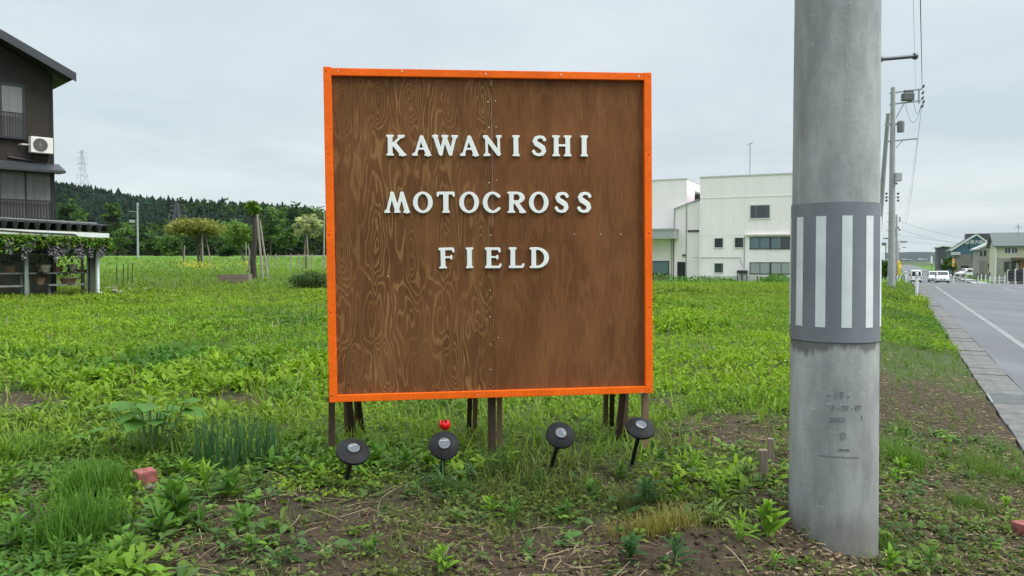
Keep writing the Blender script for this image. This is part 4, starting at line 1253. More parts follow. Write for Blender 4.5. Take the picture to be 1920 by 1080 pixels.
# panel joints
for k in range(1, 12):
    x = a0 + (a1 - a0) * k / 12; mb = MB(); WF.box(mb, x - .012, x + .012, 0, .012, zsm, zt_ - .02); mb.build('panel_joint', WHITE2, fac)
window(WF, WF.rect(1407, 1443, 385, 409), fac, 1, ALU_W, PANE_D, .12)
window(WF, WF.rect(1340, 1355.5, 447, 464), fac, 1, ALU_W, PANE_D, .09)
window(WF, WF.rect(1378, 1394, 446, 464), fac, 1, ALU_W, PANE_D, .09)
window(WF, WF.rect(1340, 1355.5, 494, 511), fac, 1, ALU_W, PANE_D, .09)
window(WF, WF.rect(1407, 1443, 445.5, 466), fac, 2, ALU_D, [PANE_B, PANE_B], .07)
window(WF, WF.rect(1446, 1484, 445, 466), fac, 2, ALU_D, [PANE_B, PANE_D], .07)
window(WF, WF.rect(1486, 1524, 445, 466), fac, 2, ALU_D, [PANE_B, PANE_D], .07)
window(WF, WF.rect(1407, 1443, 493, 513), fac, 2, ALU_D, [PANE_F, PANE_F], .07)
window(WF, WF.rect(1446, 1484, 493, 513), fac, 2, ALU_D, [PANE_F, PANE_F], .07)
window(WF, WF.rect(1486, 1524, 493, 513), fac, 2, ALU_D, [PANE_F, PANE_F], .07)
za_ = WF.hit(1445, 441)[1]
mb = MB(); WF.box(mb, WF.hit(1398, 441)[0], a1 - .5, .0, .28, za_, za_ + .12); mb.build('window_canopy', WHITE2, fac)
mb = MB(); zz0 = WF.hit(1400, 443)[1]; x = WF.hit(1396, 450)[0]; mb.tube([P(x, .06, zz0), P(x, .06, wz + 1.6)], .035, 6); mb.build('conduit', BASEG, fac)
mb = MB(); q = [(1298, 483), (1389, 483), (1389, 490), (1393, 500)]; mb.tube([P(*(lambda h: (h[0], .05, h[1]))(WF.hit(*p))) for p in q], .03, 6); mb.build('conduit', BASEG, fac)
mb = MB(); x = WF.hit(1313, 450)[0]; mb.tube([P(x, .1, WF.hit(1313, 380)[1]), P(x, .1, wz)], .085, 10); mb.build('downpipe', mat('white_downpipe', (.68, .70, .70), .5), fac)
# left wing and the sloping link between
w_, b0, b1, z1w = wbox(1110, 1287, 338, -14, -1.2, WHITE, 'wall', ref=1250)
mb = MB(); WF.box(mb, b0, b1 + .05, -14.05, -1.14, z1w, z1w + .12); mb.build('parapet', mat('parapet_flashing', (.5, .51, .5)), fac)
dd = -.4
la0, lz0 = WF.hit(1265, 393, dd); la1, lz1 = WF.hit(1312, 376, dd)
mb = MB(); mb.hexa([P(la0, -1.19, wz), P(la1 - .02, -6, wz), P(la1 - .02, dd, wz), P(la0, dd, wz), P(la0, -1.19, lz0), P(la1 - .02, -6, lz1), P(la1 - .02, dd, lz1), P(la0, dd, lz0)]); mb.build('wall', WHITE2, fac)
mb = MB(); mb.bar(P(la0 - .1, dd + .05, lz0 + .05), P(la1 - .1, dd + .05, lz1 + .1), .14, .14); mb.bar(P(la0 - .02, dd + .05, lz0), P(la0 - .02, dd + .05, WF.hit(1265, 436, dd)[1]), .1, .1); mb.build('duct', BASEG, fac)
r = WF.rect(1290, 1311, 431.5, 434.5, dd); mb = MB(); WF.box(mb, r[0], r[1], dd, dd + .12, r[2], r[3]); mb.build('vent_slot', ALU_D, fac)
mb = MB(); x = WF.hit(1287, 450, dd)[0]; mb.bar(P(x, dd + .04, WF.hit(1287, 380, dd)[1]), P(x, dd + .04, wz), .09, .06); mb.build('corner_trim', BASEG, fac)
r = WF.rect(1270, 1285, 491, 530, dd); dr = MB(); WF.box(dr, r[0], r[1], dd, dd + .05, wz, r[3]); dr = dr.build('doorway', mat('dark_doorway', (.015, .015, .016), .7), fac)
mb = MB()
for k in range(5):
    z = wz + .15 + k * .2; mb.bar(P(r[0] + .05, dd + .3, z), P(r[1] + .1, dd + .3, z), .03, .03)
mb.build('step_rack', ALU_D, dr)
r = WF.rect(1280, 1286, 477, 480, dd); mb = MB(); WF.box(mb, r[0], r[1], dd, dd + .2, r[2], r[3]); mb.build('wall_lamp', ALU_D, fac)
# canopy and garage front of the left wing
r = WF.rect(1130, 1265, 433, 448, 1.0)
mb = MB(); WF.box(mb, r[0], r[1], -1.19, 1.0, r[2], r[3]); cn = mb.build('canopy', mat('grey_canopy', (.36, .35, .37), .55, var=.08), fac)
mb = MB(); WF.box(mb, r[0] - .05, r[1] + .05, -1.19, 1.05, r[3], r[3] + .22); mb.build('canopy_edge', BASEG, cn)
r = WF.rect(1130, 1253, 491, 512, -.7)
mb = MB(); WF.box(mb, r[0] - 1, WF.hit(1262, 470, -.7)[0], -1.18, -.72, wz, WF.hit(1250, 446, -.7)[1]); mb.build('wall', WHITE2, fac)
window(WF, r, fac, 4, ALU_D, PANE_B, .1, d=-.7)
mb = MB(); WF.box(mb, r[0] - .1, r[1] + .1, -.72, -.66, wz, r[2] - .1); mb.build('door_panel', mat('brown_door_panel', (.075, .05, .042), .6, var=.15), fac)
mb = MB(); x = WF.hit(1259, 500, -.6)[0]; mb.tube([P(x, -.6, WF.hit(1259, 446, -.6)[1]), P(x, -.6, wz)], .05, 8); mb.build('downpipe', BASEG, fac)
# roof clutter between the blocks
r = WF.rect(1286, 1304, 359, 377, -5)
mb = MB(); WF.box(mb, r[0], r[1], -9, -5, wz + 4, r[3]); rh = mb.build('roof_housing', mat('grey_housing', (.20, .21, .215), .6), fac)
r = WF.rect(1303, 1311, 364, 378, -1.0); mb = MB(); WF.box(mb, r[0], r[1], -1.8, -.9, r[2] - .4, r[3]); mb.tube([P(r[0] + .1, -1, r[2]), P(r[0] - .3, -.8, r[2] - .6)], .12, 8); mb.build('roof_fan', mat('black_fan', (.03, .03, .032), .6), fac)
mb = MB(); x, z = WF.hit(1406, 330, -3); x2, z2 = WF.hit(1406.5, 268, -3)
mb.tube([P(x, -3, zt_ - .1), P(x2, -3, z2)], .035, 6); mb.tube([P(x2 - .35, -3, z2 - .25), P(x2 + .3, -3.2, z2 + .1)], .03, 6); mb.tube([P(x2 - .1, -2.7, z2 - .1), P(x2 + .1, -3.4, z2 - .05)], .02, 6); mb.build('antenna', mat('antenna_grey', (.18, .2, .21), .5, .5), fac)
# heating-oil tank stand / outdoor units
r = WF.rect(1384, 1399, 505, 528, .5)
ut = thing('outdoor_unit', 'grey pair of outdoor tanks against the white building plinth', 'outdoor unit', P((r[0] + r[1]) / 2, .4, wz))
for k in range(2):
    x0 = r[0] + (r[1] - r[0]) * (k * .5 + .04); x1 = r[0] + (r[1] - r[0]) * (k * .5 + .46)
    mb = MB(); mb.lathe([(.05, 0), ((x1 - x0) / 2, .1), ((x1 - x0) / 2, (r[3] - wz) * .75), (.05, (r[3] - wz) * .82)], 12, Matrix.Translation(P((x0 + x1) / 2, .42, wz))); mb.build('tank', mat('grey_tank', (.36, .38, .38), .5), ut, smooth=True)
mb = MB(); WF.box(mb, r[0] - .1, r[1] + .1, .1, .7, r[3] - .4, r[3] - .1); mb.build('cover', ALU_D, ut)
mb = MB()
for x in (r[0] - .05, (r[0] + r[1]) / 2, r[1] + .05): mb.bar(P(x, .65, wz), P(x, .65, r[3] - .3), .06, .06)
mb.build('stand', ALU_D, ut)
mb = MB(); x = WF.hit(1420, 520, .1)[0]; mb.tube([P(x, .1, WF.hit(1420, 517)[1]), P(x, .1, wz)], .05, 6); mb.build('pipe', ALU_D, fac)
mb = MB(); WF.box(mb, WF.hit(1340, 528, .8)[0], WF.hit(1475, 528, .8)[0], .3, .9, wz - .2, wz + .16); tag(mb.build('footing', mat('pale_kerb', (.5, .5, .47), .8, var=.2)), kind='structure')

# ---------------- houses along the right of the road
def gable(name, label, px0, px1, py_eave, Y, zb_, depth, m_wall, m_roof, py_apex=None, pxa=None, ridge_along=False, oh=.5, cat_='house', ridge_up=1.6, group=None):
    o = at((px0 + px1) / 2, py_eave, Y)
    fr = Frame((o.x, o.y), (CT, -ST))
    a0 = fr.hit(px0, py_eave)[0]; a1 = fr.hit(px1, py_eave)[0]; ze = fr.hit((px0 + px1) / 2, py_eave)[1]
    t = thing(name, label, cat_, (o.x, o.y, zb_), group)
    P = fr.P
    if not ridge_along:
        am = fr.hit(pxa, py_apex)[0] if pxa else (a0 + a1) / 2; za = fr.hit(pxa or (px0 + px1) / 2, py_apex)[1]
        pr = [(a0, zb_), (a0, ze), (am, za), (a1, ze), (a1, zb_)]
        mb = MB(); mb.add([P(a, 0, z) for a, z in pr] + [P(a, -depth, z) for a, z in pr], [(0, 1, 2, 3, 4), (9, 8, 7, 6, 5), (0, 5, 6, 1), (3, 8, 9, 4), (1, 6, 7, 2), (2, 7, 8, 3), (0, 4, 9, 5)])
        mb.build('wall', m_wall, t)
        for x0, sgn in ((a0, -1), (a1, 1)):
            k = (za - ze) / (abs(am - x0)); xe = x0 + sgn * oh; zee = ze - k * oh
            mb = MB(); mb.hexa([P(xe, .3, zee + .02), P(am, .3, za + .02), P(am, -depth - .3, za + .02), P(xe, -depth - .3, zee + .02), P(xe, .3, zee + .25), P(am, .3, za + .25), P(am, -depth - .3, za + .25), P(xe, -depth - .3, zee + .25)])
            r_ = mb.build('roof', m_roof, t)
            mb = MB(); mb.bar(P(xe, .34, zee + .13), P(am, .34, za + .13), .06, .3); mb.build('barge_board', ALU_W, r_)
    else:
        mb = MB(); fr.box(mb, a0, a1, -depth, 0, zb_, ze); mb.build('wall', m_wall, t)
        for d0, d1 in ((.5, -depth / 2), (-depth - .5, -depth / 2)):
            mb = MB(); mb.hexa([P(a0 - oh, d0, ze - .1), P(a1 + oh, d0, ze - .1), P(a1 + oh, d1, ze + ridge_up), P(a0 - oh, d1, ze + ridge_up), P(a0 - oh, d0, ze + .1), P(a1 + oh, d0, ze + .1), P(a1 + oh, d1, ze + ridge_up + .2), P(a0 - oh, d1, ze + ridge_up + .2)])
            mb.build('roof', m_roof, t)
        for x in (a0, a1):
            mb = MB(); mb.add([P(x, 0, ze - .05), P(x, -depth, ze - .05), P(x, -depth / 2, ze + ridge_up)], [(0, 1, 2)]); mb.build('gable_wall', m_wall, t)
    return t, fr
TEAL = mat('teal_cladding', (.050, .125, .155), .6, var=.1, vscale=.4)
TAUPE = mat('taupe_wall', (.185, .165, .15), .75, var=.1, vscale=.5)
DKGREY = mat('dark_grey_wall', (.075, .08, .095), .7, var=.12, vscale=.5)
GRROOF = mat('grey_green_roof', (.085, .105, .10), .55, .1, var=.1)
CREAM = mat('cream_wall', (.50, .49, .36), .75, var=.06, vscale=.5)
BEIGE = mat('beige_wall', (.27, .26, .23), .8, var=.1, vscale=.5)
SILV = mat('silver_roof', (.48, .50, .52), .45, .3, var=.1)
ZB = -2.1
ware, WA = gable('warehouse', 'teal gabled company building with white characters on its front', 1787, 1868, 468, 175, ZB, 22, TEAL, GRROOF, 441, 1831, cat_='building')
r = WA.rect(1789, 1868, 477, 530); mb = MB(); WA.box(mb, r[0] - .3, r[1], .02, 2.2, ZB, r[3]); mb.build('lower_wall', TAUPE, ware)
mb = MB(); WA.box(mb, r[0] - .8, WA.hit(1800, 475, 2)[0], 2.2, 3.2, r[3] - .1, r[3] + .5); mb.build('porch_roof', SILV, ware)
window(WA, WA.rect(1823, 1833, 478.5, 486, 2.2), ware, 2, ALU_D, PANE_C, .12, d=2.2)
window(WA, WA.rect(1803, 1815, 499, 507, 2.2), ware, 2, ALU_D, PANE_D, .12, d=2.2)
window(WA, WA.rect(1828, 1833, 499, 508, 2.2), ware, 1, ALU_D, PANE_D, .12, d=2.2)
window(WA, WA.rect(1816, 1818, 461, 466), ware, 1, ALU_D, PANE_D, .1)
SIGNW = mat('sign_white', (.78, .80, .80), .5)
for ch, px in (('高', 1822.5), ('大', 1831), ('建', 1839.5), ('設', 1847.5)):
    a, z = WA.hit(px, 454)
    me = text_mesh(ch, .92, SIGNW, .04, 'sign_character'); me.transform(Matrix.Translation(WA.P(a, .08, z) - ware.location) @ Matrix(((WA.u.x, 0, WA.n.x, 0), (WA.u.y, 0, WA.n.y, 0), (0, 1, 0, 0), (0, 0, 0, 1))))
    add_obj('sign_character', me, ware)
a, z = WA.hit(1812.5, 454); mb = MB(); Mx = Matrix(((WA.u.x, 0, WA.n.x, 0), (WA.u.y, 0, WA.n.y, 0), (0, 1, 0, 0), (0, 0, 0, 1))); Mx.translation = WA.P(a, .08, z)
mb.lathe([(.42, 0), (.42, .06), (.30, .06), (.30, 0)], 24, Mx, False); mb.bar(WA.P(a, .12, z - .3), WA.P(a, .12, z + .3), .1, .06); mb.bar(WA.P(a - .2, .12, z - .18), WA.P(a + .2, .12, z - .18), .1, .06); mb.build('sign_emblem', SIGNW, ware)
mb = MB(); q = WA.rect(1812, 1860, 438, 446, -14); WA.box(mb, q[0], q[1], -20, -13, q[2] - 1, q[3]); mb.build('rear_block', DKGREY, ware)
dk, DF = gable('house', 'dark grey gabled house left of the teal company building', 1759, 1786, 464, 215, ZB, 18, DKGREY, DKGREY, 462, 1768, cat_='house')
window(DF, DF.rect(1764, 1768, 485, 494), dk, 1, ALU_D, PANE_F, .12)
bh, BF = gable('house', 'beige grey house with pale silver roof between teal and cream buildings', 1836, 1863, 466, 138, ZB, 12, BEIGE, SILV, 455, 1862)
for q in ((1838.5, 1840.5, 471.5, 479), (1845.5, 1848, 470, 479)): window(BF, BF.rect(*q), bh, 1, ALU_D, PANE_D, .08)
window(BF, BF.rect(1853, 1855, 495.5, 500), bh, 1, ALU_D, PANE_D, .06)
r = BF.rect(1836, 1842, 487, 520, .9); mb = MB(); BF.box(mb, r[0], r[1], .01, .9, ZB, r[3]); mb.build('porch', TAUPE, bh)
r = BF.rect(1858, 1866, 493, 499, .7); mb = MB(); BF.box(mb, r[0], r[1], .1, .7, r[2], r[3]); mb.build('outdoor_unit', ACW, bh)
ch_, CF = gable('house', 'cream two storey house with grey green roof at the right edge', 1868, 1990, 462, 112, ZB, 9, CREAM, GRROOF, ridge_along=True, ridge_up=1.9, oh=.45)
r = CF.rect(1868, 1990, 484, 530); mb = MB(); CF.box(mb, r[0] - .01, r[1], .01, .06, ZB, r[3]); mb.build('lower_wall', BEIGE, ch_)
window(CF, CF.rect(1884, 1895, 464.5, 474.5), ch_, 2, ALU_W, PANE_D, .06); window(CF, CF.rect(1897, 1907.5, 464.5, 474.5), ch_, 2, ALU_W, PANE_D, .06)
window(CF, CF.rect(1884, 1904, 492, 508, .06), ch_, 3, ALU_D, [PANE_D, PANE_C], .08, d=.06)
r = CF.rect(1904.5, 1911, 494, 508, .06); mb = MB(); CF.box(mb, r[0], r[1], .06, .12, r[2], r[3]); mb.build('door', ALU_W, ch_)
r = CF.rect(1898, 1990, 483, 488, 1.4); mb = MB(); CF.box(mb, r[0], r[1], .07, 1.6, r[2], r[3]); mb.build('porch_roof', mat('brown_porch', (.09, .06, .045), .7), ch_)
r = CF.rect(1912, 1990, 488, 508, 1.2); mb = MB(); CF.box(mb, r[0], r[1], .07, 1.2, r[2] - .6, r[3]); mb.build('porch_wall', mat('rust_brown_wall', (.17, .095, .06), .8), ch_)
a, z = CF.hit(1916.5, 430); mb = MB(); mb.tube([CF.P(a, -4, CF.hit(1916, 450)[1]), CF.P(a, -4, CF.hit(1916, 418, -4)[1])], .03, 6); 
for k in range(4): mb.tube([CF.P(a - .5 + .1 * k, -4, z + .3 + .12 * k), CF.P(a + .5 - .1 * k, -4, z + .3 + .12 * k)], .018, 5)
mb.build('antenna', mat('antenna_grey', (.18, .2, .21)), ch_)
mb = MB(); a = CF.hit(1869, 480)[0]; mb.tube([CF.P(a - .1, .15, CF.hit(1869, 466)[1]), CF.P(a - .1, .15, ZB)], .09, 8); mb.build('downpipe', ALU_W, ch_)
# small far buildings on the plain at the end of the road
mb = MB()
for k in range(40):
    y = rng.uniform(1500, 2250); x = y * rng.uniform(.42, .62)
    w_ = rng.uniform(6, 12); h_ = rng.uniform(3.5, 6)
    mb.box(x - w_ / 2, x + w_ / 2, y - 4, y + 4, -2.6, -2.6 + h_)
    mb.add([(x - w_ / 2 - .5, y - 4.5, h_ - 2.6), (x + w_ / 2 + .5, y - 4.5, h_ - 2.6), (x + w_ / 2 + .5, y + 4.5, h_ - 2.6), (x - w_ / 2 - .5, y + 4.5, h_ - 2.6), (x - w_ / 2, y, h_ - .4), (x + w_ / 2, y, h_ - .4)], [(0, 1, 5, 4), (2, 3, 4, 5), (0, 4, 3), (1, 2, 5)])
tag(mb.build('distant_village', mat('distant_wall_pale', (.17, .18, .20), .8, var=.5, vscale=.03)), 'distant village on the plain below the blue hills', 'village', kind='stuff')

# ================================================================== VEHICLES
VW = mat('white_car_paint', (.74, .76, .76), .28, var=.03, spec=.5)
VG = glassmat('car_glass', (.03, .035, .04), .06)
TYRE = mat('tyre_rubber', (.018, .018, .019), .8)
RIMM = mat('wheel_silver', (.42, .43, .44), .4, .6)
PLAST = mat('bumper_black', (.025, .025, .027), .6)
TAIL = mat('tail_light_red', (.35, .012, .012), .3)
HEAD = mat('head_light_clear', (.70, .74, .76), .15)
PLATE = mat('number_plate', (.66, .66, .58), .5)
def van(loc, heading, label, L=3.4, Wd=1.48, H=1.9, nose=.35, light=True):
    M = Matrix.Translation(loc) @ Matrix.Rotation(heading, 4, 'Z')
    t = thing('van', label, 'van', matrix=M, group='white vans on and beside the road')
    # stations along x (front = +x): (x, z_bottom, z_belt, z_top, half width belt, half width top)
    h = Wd / 2; belt = H * .52
    st = [(-L / 2, .32, belt, H * .93, h * .93, h * .80), (-L / 2 + .08, .24, belt, H * .985, h, h * .86), (0, .24, belt, H, h, h * .88), (L / 2 - nose - .75, .24, belt, H * .985, h, h * .87),
          (L / 2 - nose, .24, belt, H * .60, h * .99, h * .90), (L / 2 - .06, .26, belt * .93, belt * .95, h * .95, h * .9), (L / 2, .34, belt * .85, belt * .87, h * .86, h * .8)]
    mb = MB(); vv = []
    for x, zb_, zbl, zt2, wb, wt in st:
        vv += [(x, -wb * .96, zb_), (x, -wb, zbl), (x, -wt, zt2 - .05), (x, -wt * .86, zt2), (x, wt * .86, zt2), (x, wt, zt2 - .05), (x, wb, zbl), (x, wb * .96, zb_)]
    fs = [(i * 8 + k, i * 8 + (k + 1) % 8, i * 8 + 8 + (k + 1) % 8, i * 8 + 8 + k) for i in range(len(st) - 1) for k in range(8)]
    fs += [tuple(range(8)), tuple(reversed(range((len(st) - 1) * 8, len(st) * 8)))]
    mb.add(vv, fs); mb.build('body', VW, t, smooth=True, world=False)
    def quad(name, pts, m, out):
        pts = [Vector(p) for p in pts]; n = Vector(out) * .012
        mb = MB(); mb.hexa([p - n for p in pts] + [p + n for p in pts]); return mb.build(name, m, t, world=False, bevel=0)
    x0, x1 = L / 2 - nose - .75, L / 2 - nose
    quad('windscreen', [(x1 - .06, -h * .84, H * .62), (x1 - .06, h * .84, H * .62), (x0 + .08, h * .76, H * .95), (x0 + .08, -h * .76, H * .95)], VG, (.7, 0, .7))
    quad('rear_window', [(-L / 2 + .0, -h * .80, belt + .06), (-L / 2 + .0, h * .80, belt + .06), (-L / 2 + .0, h * .72, H * .90), (-L / 2 + .0, -h * .72, H * .90)], VG, (-1, 0, 0))
    for s in (-1, 1):
        for xa, xb in ((-L / 2 + .16, -L * .18), (-L * .16, L * .08), (L * .10, x0 - .0)):
            quad('side_window', [(xa, s * h * .995, belt + .05), (xb, s * h * .995, belt + .05), (xb - .02, s * h * .90, H * .90), (xa + .02, s * h * .90, H * .90)], VG, (0, s, .1))
        mb = MB(); mb.box(L / 2 - .10, L / 2 - .03, s * h * .62 - .16, s * h * .62 + .14, belt * .66, belt * .88); mb.build('headlight', HEAD, t, world=False, bevel=.02)
        mb = MB(); mb.box(-L / 2 - .015, -L / 2 + .08, s * h * .86 - .05, s * h * .86 + .05, .62, belt * 1.0); mb.build('tail_light', TAIL, t, world=False, bevel=.01)
        mb = MB(); mb.box(x0 + .1, x0 + .2, s * (h + .06) - .07, s * (h + .06) + .07, belt + .05, belt + .28); mb.build('mirror', PLAST, t, world=False, bevel=.02)
        for x in (-L / 2 + .62, L / 2 - .62):
            Mw = Matrix.Translation((x, s * (h - .08), .285)) @ Matrix.Rotation(math.pi / 2, 4, 'X')
            mb = MB(); mb.lathe([(.17, -.08), (.27, -.085), (.285, -.05), (.285, .05), (.27, .085), (.17, .08)], 20, Mw); w = mb.build('wheel', TYRE, t, world=False, smooth=True)
            mb = MB(); mb.lathe([(.165, -.088), (.165, .088)], 16, Mw); mb.build('rim', RIMM, w, world=False)
    mb = MB(); mb.box(-L / 2 - .05, -L / 2 + .10, -h * .93, h * .93, .24, .46); mb.build('rear_bumper', PLAST, t, world=False, bevel=.03)
    mb = MB(); mb.box(L / 2 - .10, L / 2 + .04, -h * .93, h * .93, .24, .42); mb.build('front_bumper', PLAST, t, world=False, bevel=.03)
    mb = MB(); mb.box(-L / 2 - .03, -L / 2, -.17, .17, .62, .78); mb.build('number_plate', PLATE, t, world=False)
    mb = MB(); mb.box(L / 2 + .035, L / 2 + .05, -.17, .17, .44, .6); mb.build('number_plate', PLATE, t, world=False)
    mb = MB(); mb.box(L / 2 - .03, L / 2 + .012, -h * .42, h * .42, .52, .64); mb.build('grille', PLAST, t, world=False)
    return t
def on_road(px, Y):
    x = at(px, 500, Y).x; s, t = road_st(x, Y); return Vector((x, Y, float(road_z(t))))
HD = math.pi / 2 - TH
van(on_road(1718, 112), HD, 'white boxy van driving away in the left lane', Wd=1.42, H=1.85)
van(on_road(1751, 118), HD + math.pi, 'white van half hidden behind the larger oncoming van', Wd=1.42, H=1.6, nose=.6)
van(on_road(1767, 112), HD + math.pi, 'white oncoming van in front of the other oncoming van', Wd=1.62, H=1.72, nose=.4, L=4.2)
lc_ = at(1812, 520, 152); lc_.z = terr(lc_.x, 152) + .12
van(lc_, math.pi + .18, 'white wagon parked behind the black roadside fence', L=3.9, H=1.55, nose=.75, Wd=1.5)

# ================================================================== ROADSIDE POSTS AND FENCES
PWHITE = mat('white_post_paint', (.66, .68, .68), .5, var=.08)
def delineator(pb, Yb, h, r, label):
    p = at(pb, 500, Yb); s, t = road_st(p.x, p.y); p.z = terr(p.x, p.y)
    t_ = thing('marker_post', label, 'post', p, group='white roadside posts')
    mb = MB(); mb.tube([p - Vector((0, 0, .1)), p + Vector((0, 0, h - .02)), p + Vector((0, 0, h))], [r, r, r * .6], 14); mb.build('post', PWHITE, t_, smooth=True)
    mb = MB(); mb.tube([p + Vector((0, 0, h * .78)), p + Vector((0, 0, h * .9))], r * 1.08, 14); mb.build('reflector_band', mat('reflector_silver', (.45, .47, .48), .3, .4), t_)
delineator(1719.5, 29.5, .98, .052, 'nearest white marker post at the grass edge of the road')
delineator(1699, 55, .82, .045, 'white marker post beyond the verge near the far utility pole')
for px_, Y, lb in ((1788.5, 86, 'white post right of the oncoming vans'), (1811, 84, 'white post in front of the parked wagon'), (1834, 82, 'white post right of the parked wagon'), (1840.5, 80, 'taller white post left of the fence gap'), (1848.5, 80, 'white post at the end of the black fence')):
    p = at(px_, 500, Y); z = -0.9
    zt_ = at(px_, 517 if px_ < 1838 else 514, Y).z; zb_ = terr(p.x, p.y)
    mb = MB(); mb.tube([(p.x, p.y, zb_ - .1), (p.x, p.y, zt_)], .045, 10); solo('bollard', mb, PWHITE, lb, 'post', 'white posts across the road', base=(p.x, p.y, zb_))
BLK = mat('black_fence_steel', (.018, .018, .02), .55)
def rail_fence(name, label, p0, p1, n_posts, n_rails, pm, rm, h_top=None, pr=.045, bars=0):
    """p0, p1: (px, py_top, py_bottom, Y)"""
    A = at(p0[0], p0[1], p0[3]); B = at(p1[0], p1[1], p1[3]); a = at(p0[0], p0[2], p0[3]); b = at(p1[0], p1[2], p1[3])
    t = thing(name, label, 'fence', a)
    for k in range(n_rails):
        f = (k + .5) / n_rails; mb = MB(); mb.bar(a.lerp(A, f), b.lerp(B, f), .05, .05); mb.build('rail', rm, t)
    for k in range(n_posts):
        f = k / (n_posts - 1); q = a.lerp(b, f); Q_ = A.lerp(B, f); q.z = min(q.z, terr(q.x, q.y)) - .1
        mb = MB(); mb.tube([q, Q_ + Vector((0, 0, .1))], pr, 10); mb.build('post', pm, t)
    for k in range(bars):
        f = (k + .5) / bars; mb = MB(); mb.bar(a.lerp(b, f) + Vector((0, 0, .05)), A.lerp(B, f), .05, .05); mb.build('bar', rm, t)
    return t
rail_fence('roadside_fence', 'low black railing in front of the parked wagon', (1788, 516, 527, 87), (1856, 512, 527, 81), 4, 4, BLK, BLK, pr=.04)
rail_fence('roadside_fence', 'black barred fence with white posts at the right edge', (1890, 508, 528, 66), (1960, 501, 530, 50), 5, 3, PWHITE, BLK, bars=34, pr=.06)
rail_fence('roadside_fence', 'pale low rail between the black fences across the road', (1856, 520, 528, 79), (1884, 518, 528, 70), 4, 2, PWHITE, PWHITE, pr=.04)
# signs and banner
def board(name, label, cat_, px0, px1, py0, py1, Y, m, zb_=None, post_m=None, th=.06, posts=(.5,)):
    a = at(px0, py1, Y); b = at(px1, py0, Y); zg = terr((a.x + b.x) / 2, Y) if zb_ is None else zb_
    t = thing(name, label, cat_, ((a.x + b.x) / 2, Y, zg))
    for f in posts:
        x = a.x + (b.x - a.x) * f; mb = MB(); mb.tube([(x, Y + th, zg - .1), (x, Y + th, b.z)], .045, 8); mb.build('post', post_m or ALU_D, t)
    mb = MB(); mb.box(a.x, b.x, Y - th / 2, Y + th / 2, a.z, b.z); mb.build('panel', m, t)
    return t, a, b
YEL = mat('yellow_banner', (.62, .42, .045), .7, var=.15, vscale=4)
t, a, b = board('banner', 'yellow orange upright banner beside the trees by the teal building', 'banner', 1785, 1790, 485, 500, 150, mat('orange_yellow_board', (.60, .36, .07), .6))
mb = MB(); mb.box(a.x + .08, b.x - .08, 150 - .05, 150 - .035, a.z + .7, a.z + .95); mb.build('print_block', mat('pale_print', (.7, .62, .4), .6), t)
board('upright_sign', 'white upright sign left of the dark grey house', 'sign', 1745, 1748.5, 480, 494, 200, SIGNW)
# directory board with rows of white panels, left of the far utility pole
a = at(1650.5, 455, 90); b = at(1659.5, 525, 90); zg = terr(a.x, 90)
t = thing('directory_sign', 'tall directory board with stacked white panels behind the concrete pole', 'sign', ((a.x + b.x) / 2, 90, zg))
for x in (a.x, b.x):
    mb = MB(); mb.bar((x, 90, zg - .1), (x, 90, a.z), .09, .09); mb.build('post', ALU_D, t)
mb = MB(); mb.box(a.x - .05, b.x + .05, 89.93, 90.05, at(1650, 460.5, 90).z, a.z); mb.build('header_panel', mat('dark_header', (.10, .115, .12), .6), t)
for k in range(7):
    z1 = at(1650, 461.5 + k * 4.2, 90).z; z0 = at(1650, 461.5 + k * 4.2 + 3.4, 90).z
    mb = MB(); mb.box(a.x + .05, b.x - .05, 89.95, 90.02, z0, z1); mb.build('name_panel', SIGNW, t)
# yellow flag on a short pole
p = at(1682, 525, 62); zg = terr(p.x, 62)
t = thing('flag', 'yellow flag banner on a pole beside the far utility pole', 'flag', (p.x, 62, zg))
mb = MB(); mb.tube([(p.x, 62, zg - .1), (p.x, 62, at(1682, 486, 62).z)], .02, 6); mb.build('flagpole', GALV, t)
A_ = at(1681.5, 518, 62); B_ = at(1688.5, 489, 62); mb = MB(); vv = []
for i in range(9):
    z = A_.z + (B_.z - A_.z) * i / 8
    for j in range(4):
        f = j / 3; vv.append((p.x + (B_.x - A_.x) * f * (1 - .25 * math.sin(i * .9)), 62 + .05 * math.sin(i * .8 + j * 1.3), z))
mb.add(vv, [(i * 4 + j, i * 4 + j + 1, i * 4 + j + 5, i * 4 + j + 4) for i in range(8) for j in range(3)])
cl = mb.build('cloth', YEL, t, smooth=True)
sm_ = cl.modifiers.new('thickness', 'SOLIDIFY'); sm_.thickness = .008
# striped barrier foot under the flag
p = at(1684, 527, 60); zg = terr(p.x, 60)
t = thing('road_barrier', 'small striped barrier below the yellow flag', 'barrier', (p.x, 60, zg))
mb = MB(); mb.box(p.x - .35, p.x + .35, 59.97, 60.03, zg + .42, zg + .62); mb.build('board', PWHITE, t)
for k in range(3):
    x = p.x - .28 + k * .22; mb = MB(); mb.hexa([(x, 59.96, zg + .425), (x + .1, 59.96, zg + .425), (x + .1, 59.969, zg + .425), (x, 59.969, zg + .425), (x + .1, 59.96, zg + .615), (x + .2, 59.96, zg + .615), (x + .2, 59.969, zg + .615), (x + .1, 59.969, zg + .615)]); mb.build('stripe', BLK, t)
for s in (-.28, .28):
    mb = MB(); mb.bar((p.x + s - .1, 60, zg - .05), (p.x + s, 60, zg + .5), .04, .04); mb.build('leg', BLK, t)

